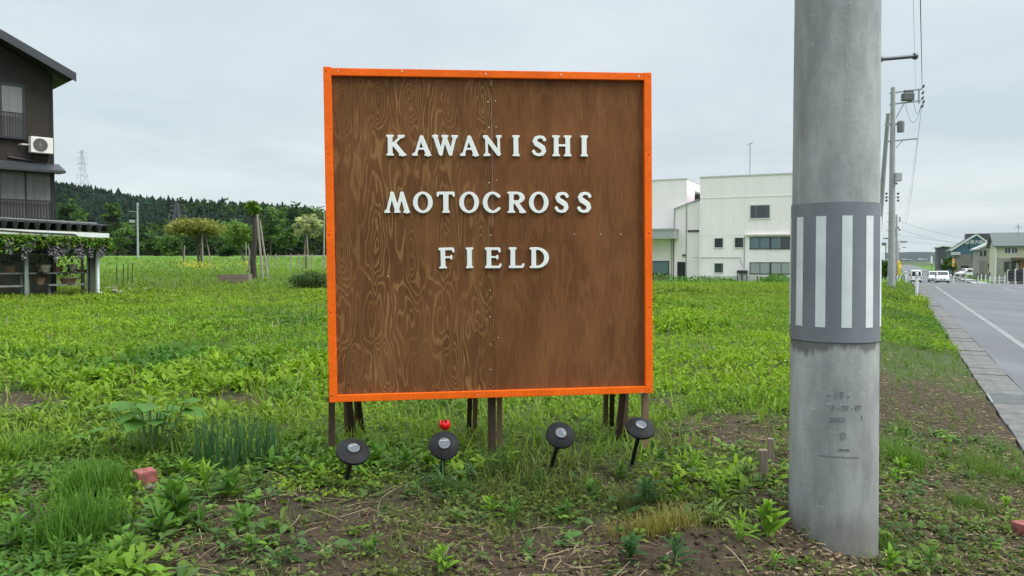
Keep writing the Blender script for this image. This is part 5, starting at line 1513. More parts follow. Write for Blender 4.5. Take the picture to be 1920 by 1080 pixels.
# ================================================================== FAR UTILITY POLES AND WIRES
PCONC = mat('pole_concrete_far', (.30, .31, .31), .8, var=.1, vscale=2)
INS = mat('dark_insulator', (.06, .065, .07), .5)
def far_pole(label, pxb, pxt, pyt, Y, r0, r1, m=PCONC, group='utility poles along the road'):
    b = at(pxb, 500, Y); b.z = terr(b.x, Y); t_ = at(pxt, pyt, Y)
    th = thing('utility_pole', label, 'utility pole', b, group=group)
    mb = MB(); mb.tube([b - Vector((0, 0, .3)), t_], [r0, r1], 18); mb.build('shaft', m, th, smooth=True)
    return th, b, t_
Y2 = 40.0
u2, ub, ut2 = far_pole('second concrete utility pole with switchgear, just right of the near pole', 1672, 1674.3, 164, Y2, .185, .10)
def u2p(px, py, dY=0): return at(px, py, Y2 + dY)
def arm(parent, p, q, w=.07, name='crossarm', m=GALV):
    mb = MB(); mb.bar(p, q, w, w); return mb.build(name, m, parent)
arm(u2, u2p(1668.5, 175), u2p(1729, 167)); arm(u2, u2p(1668.5, 196), u2p(1726, 189)); arm(u2, u2p(1723, 166.5), u2p(1723, 194), .06, 'arm_link')
arm(u2, u2p(1666, 265), u2p(1721, 260)); arm(u2, u2p(1680, 222), u2p(1694, 195), .04, 'arm_brace'); arm(u2, u2p(1680, 277), u2p(1692, 264), .04, 'arm_brace')
# switch hanging between the two arms
a = u2p(1692, 189); b = u2p(1712, 175)
mb = MB(); mb.box(a.x, b.x, Y2 - .18, Y2 + .18, a.z, b.z); sw = mb.build('switch_box', mat('switch_grey', (.11, .12, .12), .6), u2, bevel=.04)
for k in range(4):
    p = u2p(1695 + k * 4.6, 177); mb = MB(); mb.lathe([(.05, -.02), (.07, .04), (.035, .08), (.06, .12), (.03, .2)], 10, Matrix.Translation((p.x, p.y - .1, p.z))); mb.build('bushing', INS, sw)
for px_, py_ in ((1730, 161), (1729, 173), (1728.5, 183), (1730, 190), (1728, 198)):
    p = u2p(px_, py_); mb = MB(); mb.lathe([(.03, 0), (.06, .03), (.03, .07), (.06, .11), (.025, .18)], 8, Matrix.Translation(p - Vector((0, 0, .1))) @ Matrix.Rotation(.5, 4, 'Y')); mb.build('insulator', INS, u2)
mb = MB(); p = u2p(1684, 237); mb.lathe([(.02, -.32), (.16, -.3), (.17, .2), (.12, .26), (.02, .28)], 14, Matrix.Translation(p + Vector((.08, -.1, 0)))); mb.build('arrester', mat('box_grey', (.16, .17, .175), .6), u2, smooth=True)
arm(u2, u2p(1666, 233), u2p(1688, 233), .08, 'bracket'); arm(u2, u2p(1658, 233.5), u2p(1670, 233.5), .05, 'strut_clamp')
p = u2p(1680, 333); mb = MB(); mb.box(p.x - .13, p.x + .17, Y2 - .3, Y2 - .02, p.z - .2, p.z + .22); mb.build('cable_box', mat('pale_box', (.33, .35, .36), .6), u2, bevel=.03)
arm(u2, u2p(1668, 345), u2p(1682, 344), .10, 'bracket')
for px_ in (1662, 1684):
    for py_ in (363, 370, 376):
        p = u2p(px_, py_, .3); mb = MB(); mb.lathe([(.015, -.06), (.06, -.03), (.05, .03), (.02, .07)], 8, Matrix.Translation(p) @ Matrix.Rotation(1.1, 4, 'Y')); mb.build('insulator', INS, u2)
    arm(u2, u2p(1673, 370, .25), u2p(px_, 370, .25), .03, 'insulator_arm')
for k in range(12):
    p = u2p(1668 + (k % 2) * 9, 400 + k * 8, -.1); mb = MB(); mb.tube([p, p + Vector(((k % 2 - .5) * .3, 0, 0))], .012, 6); mb.build('step_bolt', STEPM, u2)
# raking strut pole behind it
b = at(1640, 500, 46); b.z = terr(b.x, 46); t_ = at(1665.5, 212, 43.5)
mb = MB(); mb.tube([b - Vector((0, 0, .3)), t_], [.17, .10], 16); solo('strut_pole', mb, PCONC, 'leaning concrete strut pole between the near and second utility poles', 'utility pole', 'utility poles along the road', smooth=True, base=b)
u3, b3, t3 = far_pole('third utility pole along the road with thin top fittings', 1682, 1681, 402, 92, .17, .10)
arm(u3, at(1678, 416, 92), at(1688, 415, 92), .07); arm(u3, at(1678, 430, 92), at(1687, 429, 92), .06); arm(u3, at(1677, 441, 92), at(1688, 440, 92), .06)
for px_, py_ in ((1687, 409), (1687.5, 413), (1684, 427), (1686.5, 431), (1679, 432), (1680, 437)):
    p = at(px_, py_, 92); mb = MB(); mb.lathe([(.02, -.12), (.10, -.05), (.05, .05), (.08, .12)], 8, Matrix.Translation(p)); mb.build('insulator', INS, u3)
u4, b4, t4 = far_pole('fourth thin utility pole at the far end of the left verge', 1684.5, 1684, 452, 170, .16, .11)
arm(u4, at(1681, 461, 170), at(1692, 459, 170), .08); arm(u4, at(1682, 466, 170), at(1690, 465, 170), .08)
# street lights reaching over the road
def street_light(px_h, py_h, w, px_p, Y, label):
    b = at(px_p, 500, Y); b.z = terr(b.x, Y); h = at(px_h, py_h, Y)
    t = thing('street_light', label, 'street light', b, group='street lights over the road')
    mb = MB(); mb.tube([b - Vector((0, 0, .1)), Vector((b.x, b.y, h.z - .15)), Vector((b.x + (h.x - b.x) * .2, b.y, h.z - .02)), h], [.07, .05, .04, .035], 8); mb.build('column', GALV, t)
    mb = MB(); mb.box(h.x - w / 2, h.x + w / 2, Y - .15, Y + .15, h.z - .09, h.z + .06); mb.build('lamp_head', mat('lamp_head_dark', (.06, .065, .07), .5), t, bevel=.03)
street_light(1694, 453.5, .85, 1680.5, 105, 'street light with dark head hanging over the left lane')
street_light(1661, 446.8, .75, 1668, 120, 'street light head left of the second utility pole')
street_light(1696, 464, .6, 1686, 170, 'small far street light beneath the nearer one')
WIRE = mat('cable_black', (.035, .037, .04), .6)
def wire(p, q, sag, r, label, n=14, group='overhead cables'):
    pts = []
    for k in range(n + 1):
        f = k / n; a = p.lerp(q, f); a.z -= sag * 4 * f * (1 - f); pts.append(a)
    mb = MB(); mb.tube(pts, r, 5); solo('overhead_cable', mb, WIRE, label, 'cable', group, smooth=True, base=p)
wire(WA0, u2p(1729, 165), .12, .012, 'cable running from above down to the outer end of the second pole arm')
wire(WA0 + Vector((-.06, 0, .05)), u2p(1717, 168), .12, .004, 'thin cable just left of the thicker one above the second pole')
wire(u2p(1728, 198), at(1697, 422, 92), 1.2, .009, 'cable sagging from the second pole arm to the third pole')
wire(u2p(1720, 261), at(1690, 430, 92), .8, .005, 'fainter cable from the lower arm of the second pole to the third pole')
wire(u2p(1713, 189), u2p(1727, 196), .55, .008, 'short loop of cable hanging below the second pole switch')
wire(u2p(1697, 192), u2p(1727, 199), .9, .008, 'longer loop of cable drooping under the second pole arms')
wire(at(1687, 415, 92), at(1990, 452, 70), .9, .009, 'upper cable crossing the road towards the cream house')
wire(at(1687, 430, 92), at(1990, 468, 76), .8, .009, 'middle cable crossing the road above the teal building')
wire(at(1686, 441, 92), at(1990, 457, 84), .5, .007, 'lowest thin cable crossing the road')
wire(at(1660, 447, 120), at(1850, 456, 160), .6, .012, 'faint far cable above the distant hills')
# field utility pole on the left
u5, b5, t5 = far_pole('lone pale utility pole standing in the far left fields', 259, 257.5, 380, 143, .19, .13, group='utility poles in the fields')
arm(u5, at(242, 396, 143), at(256, 396.5, 143), .1); arm(u5, at(243, 413, 143), at(256, 414, 143), .08)
p = at(247, 415, 143); mb = MB(); mb.box(p.x - .4, p.x + .5, 142.8, 143.2, p.z - .25, p.z + .25); mb.build('transformer', PCONC, u5, bevel=.05)
for py_ in (383, 386, 391): p = at(259.5, py_, 143); mb = MB(); mb.lathe([(.03, -.1), (.12, 0), (.03, .1)], 8, Matrix.Translation(p)); mb.build('insulator', PCONC, u5)
wire(at(243, 396, 143), at(60, 398, 150), 1.0, .02, 'faint field cable left of the lone field pole')
wire(at(259, 384, 143), at(640, 404, 190), 2.0, .02, 'faint field cable right of the lone field pole')
# lattice pylons
def pylon(label, px, py_t, py_b, Y, w, m):
    t_ = at(px, py_t, Y); b = at(px, py_b, Y); H_ = t_.z - b.z + 8; b.z -= 8
    th = thing('pylon', label, 'pylon', b, group='transmission pylons on the hill')
    lv = [0, .2, .38, .54, .68, .80, .90, 1.0]; hw = lambda f: w / 2 * (1 - f) ** 1.3 + w * .07
    C = lambda f, k: b + Vector((hw(f) * (1, 1, -1, -1)[k], hw(f) * (1, -1, -1, 1)[k], H_ * f))
    mb = MB()
    for i in range(len(lv) - 1):
        for k in range(4):
            mb.bar(C(lv[i], k), C(lv[i + 1], k), .2, .2); mb.bar(C(lv[i], k), C(lv[i + 1], (k + 1) % 4), .16, .16); mb.bar(C(lv[i + 1], k), C(lv[i + 1], (k + 1) % 4), .16, .16)
    mb.build('lattice', m, th)
    for f, a in ((.66, 1.0), (.80, .85), (.93, .8)):
        mb = MB(); c = b + Vector((0, 0, H_ * f))
        for s in (-1, 1):
            mb.bar(c, c + Vector((s * w * .62 * a, 0, H_ * .01)), .2, .2); mb.bar(c + Vector((0, 0, H_ * .045)), c + Vector((s * w * .62 * a, 0, H_ * .01)), .16, .16)
            mb.bar(c + Vector((s * w * .6 * a, 0, H_ * .01)), c + Vector((s * w * .6 * a, 0, -H_ * .045)), .2, .2)
        mb.build('pylon_arm', m, th)
PYL = mat('pylon_steel', (.48, .50, .52), .6, .2)
pylon('tall pale lattice pylon standing on the wooded ridge', 154.5, 281, 340, 620, 7.5, PYL)
pylon('small dark lattice pylon in front of the wooded slope', 333, 381, 415, 330, 6, mat('pylon_dark_steel', (.12, .13, .14), .6, .3))

# ================================================================== TREES
BARK = mat('bark', (.085, .068, .052), .9, var=.35, vscale=14, bump=.5, bscale=30)
BARKG = mat('pale_bark', (.20, .175, .145), .9, var=.3, vscale=14)
def crown_mesh(name, centre, rx, rz, n, clumps, col, size, off, seed=0, flat=0.0, colvar=.35):
    r = np.random.default_rng(seed + 100)
    cc = r.normal(0, 1, (clumps, 3)); cc /= np.linalg.norm(cc, axis=1)[:, None]
    cc *= (r.random((clumps, 1)) ** .45) * np.array([rx, rx, rz]) * .82
    if flat: cc[:, 2] = np.abs(cc[:, 2]) * (1 - flat) + cc[:, 2] * flat * .3
    cs = r.uniform(.16, .36, clumps) * rx
    k = r.integers(0, clumps, n)
    d = r.normal(0, 1, (n, 3)); d /= np.linalg.norm(d, axis=1)[:, None]
    q = cc[k] + d * (cs[k] * r.random(n) ** .4)[:, None] * np.array([1, 1, .8])
    tint = (1 + (r.random(clumps) - .5) * colvar * 2)[k][:, None]
    col = np.asarray(col) * tint
    q = q + np.array(centre) - np.array(off)
    v, f, c = strips(q, r.random(n) * 6.28, r.normal(.1, .6, n), r.normal(-.4, .6, n), size * r.uniform(.7, 1.3, n), size * .62 * r.uniform(.7, 1.3, n), SHORT, jit(col, n, .22, r), roll=r.normal(0, .6, n))
    return fast_mesh(name, v, f, LEAF, c), cc + np.array(centre)
def tree(label, base, H, crown, rx, rz, n, col, size, group, seed, trunk_r=.09, bark=BARK, clumps=26, name='tree', stems=1, cat_='tree', flat=0):
    base = Vector(base)
    t = thing(name, label, cat_, base, group)
    me, cc = crown_mesh('crown', crown, rx, rz, n, clumps, col, size, base, seed, flat)
    add_obj('crown', me, t)
    r = random.Random(seed); mb = MB(); cv_ = Vector(crown)
    for s in range(stems):
        o = Vector(((s - (stems - 1) / 2) * trunk_r * 3.2, 0, 0))
        fork = base.lerp(cv_ - Vector((0, 0, rz * .7)), .85) + o * .6
        mb.tube([base + o - Vector((0, 0, .2)), base.lerp(fork, .5) + o * .4 + Vector((r.uniform(-.04, .04), 0, 0)), fork], [trunk_r, trunk_r * .85, trunk_r * .7], 9)
        for k in range(6):
            e = Vector(cc[r.randrange(len(cc))]); m_ = fork.lerp(e, .5) + Vector((r.uniform(-.1, .1) * rx, 0, r.uniform(0, .15) * rx))
            mb.tube([fork, m_, e], [trunk_r * .5, trunk_r * .3, trunk_r * .1], 6)
    mb.build('trunk', bark, t, smooth=True)
    return t
def gp(px, Y): p = at(px, 500, Y); p.z = terr(p.x, Y); return p
def cp(px, py, Y): return at(px, py, Y)
mtr = lambda px, Y: px * Y / F
# garden trees in the middle distance on the left
tree('bronze leaved umbrella shaped tree with twin trunks and a support post', gp(379, 60), 4, cp(370, 431, 60), mtr(56, 60), mtr(27, 60), 5200, (.205, .215, .055), .20, 'garden trees', 1, .10, stems=2, clumps=70, flat=.45)
tree('bronze leaved tree at the left of the umbrella shaped one', gp(346, 66), 4, cp(338, 428, 66), mtr(32, 66), mtr(22, 66), 1700, (.195, .205, .06), .17, 'garden trees', 2, .06, clumps=30)
tree('green leafy tree between the bronze tree and the tall pollard', gp(463, 68), 4, cp(447, 437, 68), mtr(36, 68), mtr(26, 68), 2800, (.14, .23, .045), .19, 'garden trees', 3, .09, clumps=40)
tree('pale yellow white flowering tree left of the sign', gp(574, 62), 4, cp(574, 424, 62), mtr(30, 62), mtr(26, 62), 3000, (.40, .43, .24), .16, 'garden trees', 4, .06, clumps=44)
# pollard with a small tuft on top
pb = gp(477, 42)
t = thing('tree', 'tall bare pollarded trunk with a small green tuft on top', 'tree', pb, 'garden trees')
mb = MB(); mb.tube([pb - Vector((0, 0, .2)), at(474, 490, 42), at(478, 450, 42), at(477, 410, 42), at(474, 392, 42)], [.17, .15, .13, .12, .06], 12); mb.build('trunk', mat('dark_bark', (.045, .038, .03), .95, var=.4, vscale=9, bump=.6, bscale=20), t, smooth=True)
me, cc = crown_mesh('crown', at(474, 391, 42), mtr(16, 42), mtr(14, 42), 1600, 22, (.13, .23, .04), .13, pb, 9); add_obj('crown', me, t)
POLEW = mat('peeled_support_pole', (.26, .23, .19), .85, var=.25, vscale=10)
for k, (x0, y0, x1, y1, Y, r, lb) in enumerate(((493, 532, 482, 402, 41.5, .065, 'pale support pole leaning on the pollard, right of its trunk'), (503, 528, 487, 412, 42.5, .055, 'outer support pole leaning on the pollard from the right'), (461, 530, 478, 430, 42.4, .05, 'dark support pole leaning on the pollard from the left'),
        (381, 508, 378, 420, 59.7, .06, 'upright support post tied to the bronze umbrella tree'), (399, 500, 386, 445, 60.5, .05, 'slanting support post right of the bronze umbrella tree'), (462, 505, 461, 455, 67, .05, 'support post at the green leafy tree'), (470, 503, 466, 460, 66, .05, 'slanting support post at the green leafy tree'),
        (580, 507, 575, 440, 61.5, .05, 'right support pole of the pale flowering tree'), (568, 504, 573, 445, 62.4, .05, 'left support pole of the pale flowering tree'), (607, 505, 608, 397, 60, .07, 'upright grey pole just left of the sign frame'), (346, 504, 346, 460, 65.5, .045, 'support post of the left bronze tree'))):
    b = gp(x0, Y); tp = at(x1, y1, Y); mb = MB(); mb.tube([b - Vector((0, 0, .2)), tp], [r, r * .8], 9); solo('support_pole', mb, POLEW, lb, 'pole', 'tree support poles', smooth=True, base=b)
# orchard rail
rf = thing('rail_fence', 'thin wooden rail fence running behind the trees towards the sign', 'fence', gp(500, 58), None)
for px_ in (502, 517, 545, 560, 585):
    b = gp(px_, 58); mb = MB(); mb.tube([b - Vector((0, 0, .2)), at(px_, 476, 58)], .045, 8); mb.build('post', POLEW, rf)
mb = MB(); mb.tube([at(494, 481, 58), at(560, 479, 58), at(640, 480, 58)], .035, 7); mb.build('rail', POLEW, rf)
# planter box of boards
bb = gpt(437, 531)
fx = thing('planter_box', 'weathered wooden planter box in front of the pollard', 'planter', bb)
k = bb.y / F
for j in range(2):
    z0 = .02 + j * .2; mb = MB(); mb.box(bb.x - 27 * k, bb.x + 27 * k, bb.y - .02, bb.y + .02, bb.z + z0, bb.z + z0 + .19); mb.build('board', GREYW, fx, bevel=.004)
for s in (-1, 1):
    mb = MB(); mb.box(bb.x + s * 27.5 * k - .02, bb.x + s * 27.5 * k + .02, bb.y + .02, bb.y + .6, bb.z + .02, bb.z + .41); mb.build('side_board', GREYW, fx)
mb = MB(); mb.box(bb.x - 27 * k, bb.x + 27 * k, bb.y + .02, bb.y + .58, bb.z, bb.z + .33); mb.build('soil', mat('planter_soil', (.05, .035, .025), .95, var=.3, vscale=9), fx)
# stakes for climbing plants
for i, (px_, h) in enumerate(((219, 496), (231, 494), (240, 494), (248, 493))):
    b = gpt(px_, 533); mb = MB(); mb.tube([b - Vector((0, 0, .1)), at(px_, h, b.y)], .018, 6); solo('garden_stake', mb, BLK, ('leftmost', 'second', 'third', 'rightmost')[i] + ' of the four thin dark garden stakes beside the lean-to', 'stake', 'thin garden stakes', base=b)
# rocks and a stone slab by the lean-to
ROCK = mat('garden_rock', (.24, .225, .20), .9, var=.35, vscale=5, bump=.6, bscale=12)
def rock(px, py, w, h, seed, label, name='rock'):
    b = gpt(px, py); r = np.random.default_rng(seed)
    bm = bmesh.new(); bmesh.ops.create_icosphere(bm, subdivisions=3, radius=1)
    for v in bm.verts:
        k = 1 + (vnoise(v.co.x + 3 * seed, v.co.y + v.co.z, 1.4, seed) - .5) * .7
        v.co = Vector((v.co.x * w / 2 * k, v.co.y * w * .35 * k, (v.co.z * .5 + .35) * h * k))
    me = bpy.data.meshes.new(name); bm.to_mesh(me); bm.free(); me.materials.append(ROCK)
    o = add_obj(name, me, None, b); o.rotation_euler = (0, 0, r.random() * .6); tag(o, label, 'rock', 'garden rocks')
rock(203, 550, .55, .26, 1, 'flat grey rock at the foot of the white downpipe')
rock(220, 556, .62, .28, 2, 'larger grey rock in front of the stone slab')
rock(241, 549, 1.0, .16, 3, 'long flat stone slab behind the rocks')
rock(272, 547, .25, .14, 4, 'small pale rock at the right end of the stone slab')
# clipped bush near the sign
bb_ = gpt(580, 545)
tree('low rounded dark green clipped bush left of the sign', bb_, .8, bb_ + Vector((0, .3, .34)), 1.0, .40, 5200, (.055, .095, .03), .07, None, 21, .03, clumps=90, name='bush', cat_='bush')
# trees at the foot of the hill
LG = [(.052, .105, .024), (.075, .14, .028), (.035, .075, .02), (.09, .155, .04)]
spots = [(118, 440, 205, 26, 34), (150, 425, 215, 30, 36), (188, 452, 190, 28, 34), (225, 440, 212, 26, 38), (290, 455, 200, 30, 26), (322, 462, 190, 26, 20), (352, 455, 205, 28, 26), (418, 440, 215, 26, 34), (508, 425, 240, 30, 38), (536, 440, 225, 26, 38), (560, 402, 300, 34, 26), (592, 420, 270, 30, 40), (130, 398, 290, 24, 28), (212, 400, 300, 20, 22), (430, 465, 185, 30, 20), (520, 400, 310, 24, 20)]
ORD = ['first', 'second', 'third', 'fourth', 'fifth', 'sixth', 'seventh', 'eighth', 'ninth', 'tenth', 'eleventh', 'twelfth', 'thirteenth', 'fourteenth', 'fifteenth', 'sixteenth', 'seventeenth']
lab = ['light green', 'fresh green', 'deep green', 'yellowish green']
for i, (px_, py_, Y, rx, rz) in enumerate(spots):
    b = gp(px_, Y)
    b.z = min(b.z, float(hill_h(b.x, Y))) if Y > 240 else b.z
    c = at(px_, py_, Y)
    if Y > 240: b.z = float(hill_h(b.x, Y))
    tree(ORD[sorted(p[0] for p in spots).index(px_)] + ' broadleaf tree from the dark house at the foot of the wooded hill', b, 8, c, mtr(rx, Y), mtr(rz, Y), 620, LG[i % 4], .0044 * Y, 'trees at the foot of the hill', 40 + i, .2, clumps=26)
# trees beside the teal building
for i, (px_, py_, Y, rx, rz) in enumerate(((1778, 492, 160, 9, 14), (1786, 500, 155, 9, 10), (1771, 500, 168, 8, 8))):
    b = gp(px_, Y); c = at(px_, py_, Y)
    tree(('tall', 'dense', 'small')[i] + ' green tree ' + ('left of the yellow banner', 'behind the yellow banner', 'in front of the dark grey house')[i], b, 5, c, mtr(rx, Y), mtr(rz, Y), 700, (.06, .12, .03), .45, 'trees beside the teal building', 70 + i, .12)
for i, (px_, Y, rx) in enumerate(((1652, 88, 7), (1662, 86, 5))):
    b = gp(px_, Y)
    tree('green shrub under the ' + ('directory board' if i == 0 else 'right leg of the directory board'), b, 2, b + Vector((0, 0, 1.3)), mtr(rx, Y), 1.4, 500, (.06, .12, .025), .3, 'shrubs under the directory board', 80 + i, .04, name='shrub', cat_='shrub')

# ---- the wood on the hill: one mass
def conifer_template(r):
    V = [(0, 0, 1.0)]; Fs = []
    lay = 7
    for i in range(lay):
        f = i / lay; zt_ = 1.0 - f * .86; zb_ = zt_ - .26; rad_ = (.045 + .175 * (f + .12))
        b = len(V); V.append((0, 0, zt_))
        m = 7
        for k in range(m):
            g = 2 * math.pi * k / m + i * .7; rk = rad_ * r.uniform(.6, 1.15); V.append((rk * math.cos(g), rk * math.sin(g), zb_ + r.uniform(-.03, .05)))
        for k in range(m): Fs.append((b, b + 1 + k, b + 1 + (k + 1) % m))
    return np.array(V), np.array(Fs)
r_ = random.Random(3)
temps = [conifer_template(r_) for _ in range(4)]
N = 11000
yy = np.sqrt(rng.uniform(238 ** 2, 760 ** 2, N)); qx = rng.uniform(-.80, .20, N); xx = qx * yy
keep = hill_h(xx, yy) > terrain(xx, yy) - .6
xx, yy, qx = xx[keep], yy[keep], qx[keep]
zz_ = hill_h(xx, yy)
parts = []
patch = vnoise(xx, yy, .011, 7)
low = 1 - sstep(255, 330, yy)
decid = (patch + (rng.random(len(xx)) - .5) * .2 + low * .28) > .70
con = ~decid
idx = np.nonzero(con)[0]
for ti in range(4):
    s = idx[ti::4]; v, f = temps[ti]; n = len(s)
    h = rng.uniform(5.5, 9.5, n) * (1 + .25 * (rng.random(n) < .06)) * (1 - .3 * low[s]); w = h * rng.uniform(1.4, 2.2, n)
    a = rng.random(n) * 6.28; ca, sa = np.cos(a), np.sin(a)
    VX = v[None, :, 0] * w[:, None]; VY = v[None, :, 1] * w[:, None]
    VV = np.stack([xx[s][:, None] + VX * ca[:, None] - VY * sa[:, None], yy[s][:, None] + VX * sa[:, None] + VY * ca[:, None], zz_[s][:, None] - .6 + v[None, :, 2] * h[:, None]], -1)
    C = jit((.0095, .0195, .011), n, .35) * (.75 + .6 * vnoise(xx[s], yy[s], .02, 9))[:, None]
    C = np.repeat(C[:, None], len(v), 1)
    parts.append((VV.reshape(-1, 3), (f[None] + (np.arange(n) * len(v))[:, None, None]).reshape(-1, 3), C.reshape(-1, 3)))
V, Q, C = cat(parts)
CONM = leafmat('conifer_needles', .05, .8)
tag(add_obj('conifer_wood', fast_mesh('conifer_wood', V, Q, CONM, C)), 'dark conifer forest covering the hillside', 'forest', kind='stuff')
s = np.nonzero(decid)[0]; m = 30
cen_ = np.stack([xx[s], yy[s], zz_[s] + 5.5], 1); hw = rng.uniform(2.6, 4.6, len(s))
d = rng.normal(0, 1, (len(s), m, 3)); d /= np.linalg.norm(d, axis=2)[..., None]
q = (cen_[:, None] + d * (hw[:, None] * rng.uniform(.65, 1.1, (len(s), m)))[..., None] * np.array([1, 1, 1.15])).reshape(-1, 3)
tc_ = np.array(LG)[rng.integers(0, 4, len(s))] * rng.uniform(.25, .7, (len(s), 1))
n = len(q)
v, f, c = strips(q, rng.random(n) * 6.28, rng.normal(.1, .6, n), rng.normal(-.4, .6, n), rng.uniform(1.4, 2.6, n), rng.uniform(1.1, 1.9, n), (.9, .5), jit(np.repeat(tc_, m, 0), n, .2), roll=rng.normal(0, .6, n))
tag(add_obj('broadleaf_wood', fast_mesh('broadleaf_wood', v, f, LEAF, c)), 'light green broadleaf patches in the hillside forest', 'forest', kind='stuff')

# ================================================================== GROUND VEGETATION
def scatter(n, y0, y1, spread=.78, power=0.0):
    u = rng.random(n)
    if power == 0: y = y0 + (y1 - y0) * u
    else: y = (y0 ** (power + 1) + u * (y1 ** (power + 1) - y0 ** (power + 1))) ** (1 / (power + 1))
    x = rng.uniform(-1, 1, n) * (spread * y + .9)
    return x, y
def keep_field(x, y, margin=.0):
    s, t = road_st(x, y)
    return s < .86 - margin
def pole_clear(x, y, r=.21):
    return (x - pc.x) ** 2 + (y - pc.y) ** 2 > r * r
YG, MG, DG, OG = np.array((.19, .30, .022)), np.array((.135, .245, .022)), np.array((.05, .135, .028)), np.array((.115, .155, .035))
def field_colour(x, y):
    a = vnoise(x, y, .55, 21)[:, None]; b = vnoise(x, y, .23, 33)[:, None]; c = vnoise(x, y, 1.6, 41)[:, None]
    col = MG + (YG - MG) * np.clip((a - .3) * 2.2, 0, 1)
    col = col + (DG - col) * np.clip((b * .6 + c * .5 - .66) * 3.2, 0, .85)
    o = (sstep(15, 26, y) * .55)[:, None]; col = col * (1 - o) + np.array((.165, .225, .03)) * o
    o = ((1 - sstep(5.2, 7.2, y)) * .6 * (.15 + .85 * sstep(4.3, 5.0, y)))[:, None]; col = col * (1 - o) + np.array((.20, .275, .045)) * o
    return col
# --- leafy meadow behind the sign
x, y = scatter(26500, 4.9, 31, .73)
k = keep_field(x, y) & (rng.random(len(x)) < np.clip(lush(x, y) * 1.15, 0.02, 1)) & (np.abs(road_st(x, y)[0]) > -1)
k &= ~((road_st(x, y)[0] > -.6) & (y < 12))
x, y = x[k], y[k]; n = len(x)
hgt = (.07 + .05 * vnoise(x, y, .8, 51) + .075 * sstep(.5, .85, vnoise(x, y, .38, 57))) * (1 + .5 * sstep(8, 25, y)) * (.5 + .5 * sstep(4.9, 6.6, y)) * (.45 + .75 * lush(x, y))
pcol = jit(field_colour(x, y), n, .16)
m = 10
X = np.repeat(x, m) + rng.normal(0, .035, n * m); Yv = np.repeat(y, m) + rng.normal(0, .035, n * m)
Z = terrain(X, Yv) + rng.random(n * m) * np.repeat(hgt, m) * .7
H = np.repeat(hgt, m)
v, f, c = strips(np.stack([X, Yv, Z], 1), rng.random(n * m) * 6.28, rng.normal(.95, .35, n * m), rng.normal(.05, .5, n * m), H * rng.uniform(.34, .66, n * m), H * rng.uniform(.12, .24, n * m), SHORT, jit(np.repeat(pcol, m, 0), n * m, .2), roll=rng.normal(0, .4, n * m))
tag(add_obj('meadow_weeds', fast_mesh('meadow_weeds', v, f, LEAF, c)), 'bright green leafy weeds carpeting the field behind the sign', 'weeds', kind='stuff')
# --- the same weeds nearer the camera on the left, and young seedlings all over the bank
def weed_batch(name, label, x, y, m, hgt, col, wr=(.16, .3), e=(.8, .4, -.1, .5), spread=.03, prof=BROAD):
    n = len(x); N_ = n * m
    X = np.repeat(x, m) + rng.normal(0, spread, N_); Yv = np.repeat(y, m) + rng.normal(0, spread, N_); H = np.repeat(hgt, m)
    Z = terrain(X, Yv) + rng.random(N_) * H * .55
    v, f, c = strips(np.stack([X, Yv, Z], 1), rng.random(N_) * 6.28, rng.normal(e[0], e[1], N_), rng.normal(e[2], e[3], N_), H * rng.uniform(.4, .8, N_), H * rng.uniform(wr[0], wr[1], N_), prof, jit(np.repeat(col, m, 0), N_, .2), roll=rng.normal(0, .35, N_))
    tag(add_obj(name, fast_mesh(name, v, f, LEAF, c)), label, 'weeds', kind='stuff')
x, y = scatter(10500, 2.6, 4.95, .72); z = terrain(x, y); pxs, pys = to_px(x, y, z)
reg = np.clip(1 - sstep(200, 330, pxs + (vnoise(x, y, 3, 5) - .5) * 160) * sstep(858, 900, pys + (vnoise(x, y, 3, 15) - .5) * 40), 0, 1) * (1 - sstep(520, 640, pxs))
reg = reg + .35 * ell(pxs, pys, 780, 870, 150, 30) + .25 * ell(pxs, pys, 1330, 900, 140, 45)
k = (rng.random(len(x)) < lush(x, y) * reg * .75); x, y = x[k], y[k]; n = len(x)
weed_batch('near_weeds', 'lush leafy weeds at the lower left of the bank', x, y, 12, (.06 + .06 * rng.random(n)) * (.6 + .7 * vnoise(x, y, 1.5, 7)), jit(field_colour(x, y), n, .2))
x, y = scatter(5200, 2.6, 6.2, .74); z = terrain(x, y); pxs, pys = to_px(x, y, z); s, t = road_st(x, y)
k = (s < .78) & pole_clear(x, y, .24) & (rng.random(len(x)) < .10 + .55 * sstep(.45, .68, vnoise(x, y, 1.8, 91))); x, y = x[k], y[k]; n = len(x)
weed_batch('seedling_weeds', 'young weed rosettes scattered over the soil of the bank', x, y, 7, rng.uniform(.03, .095, n), jit(np.where(rng.random((n, 1)) < .35, (.13, .21, .035), (.075, .135, .04)), n, .25), (.2, .4), (.6, .4, -.3, .4), .012)
# --- grass blades through the meadow and the verge
x, y = scatter(32000, 4.6, 60, .75, -.45)
s, t = road_st(x, y)
k = (s < .84) & (rng.random(len(x)) < np.clip(lush(x, y), .0, 1) * np.where(s > -.7, 1, .8))
x, y, s = x[k], y[k], s[k]; n = len(x); m = 3
X = np.repeat(x, m) + rng.normal(0, .02, n * m); Yv = np.repeat(y, m) + rng.normal(0, .02, n * m)
L = np.repeat((.10 + .07 * rng.random(n)) * (1 + .9 * sstep(10, 40, y)) * np.where(s > -.6, .72, 1), m)
gcol = np.where((s > -.7)[:, None], np.array((.105, .19, .026)), field_colour(x, y) * 1.02)
v, f, c = strips(np.stack([X, Yv, terrain(X, Yv)], 1), rng.random(n * m) * 6.28, rng.normal(1.3, .2, n * m), rng.normal(.6, .4, n * m), L, L * rng.uniform(.05, .09, n * m), GRASS, jit(np.repeat(gcol, m, 0), n * m, .25))
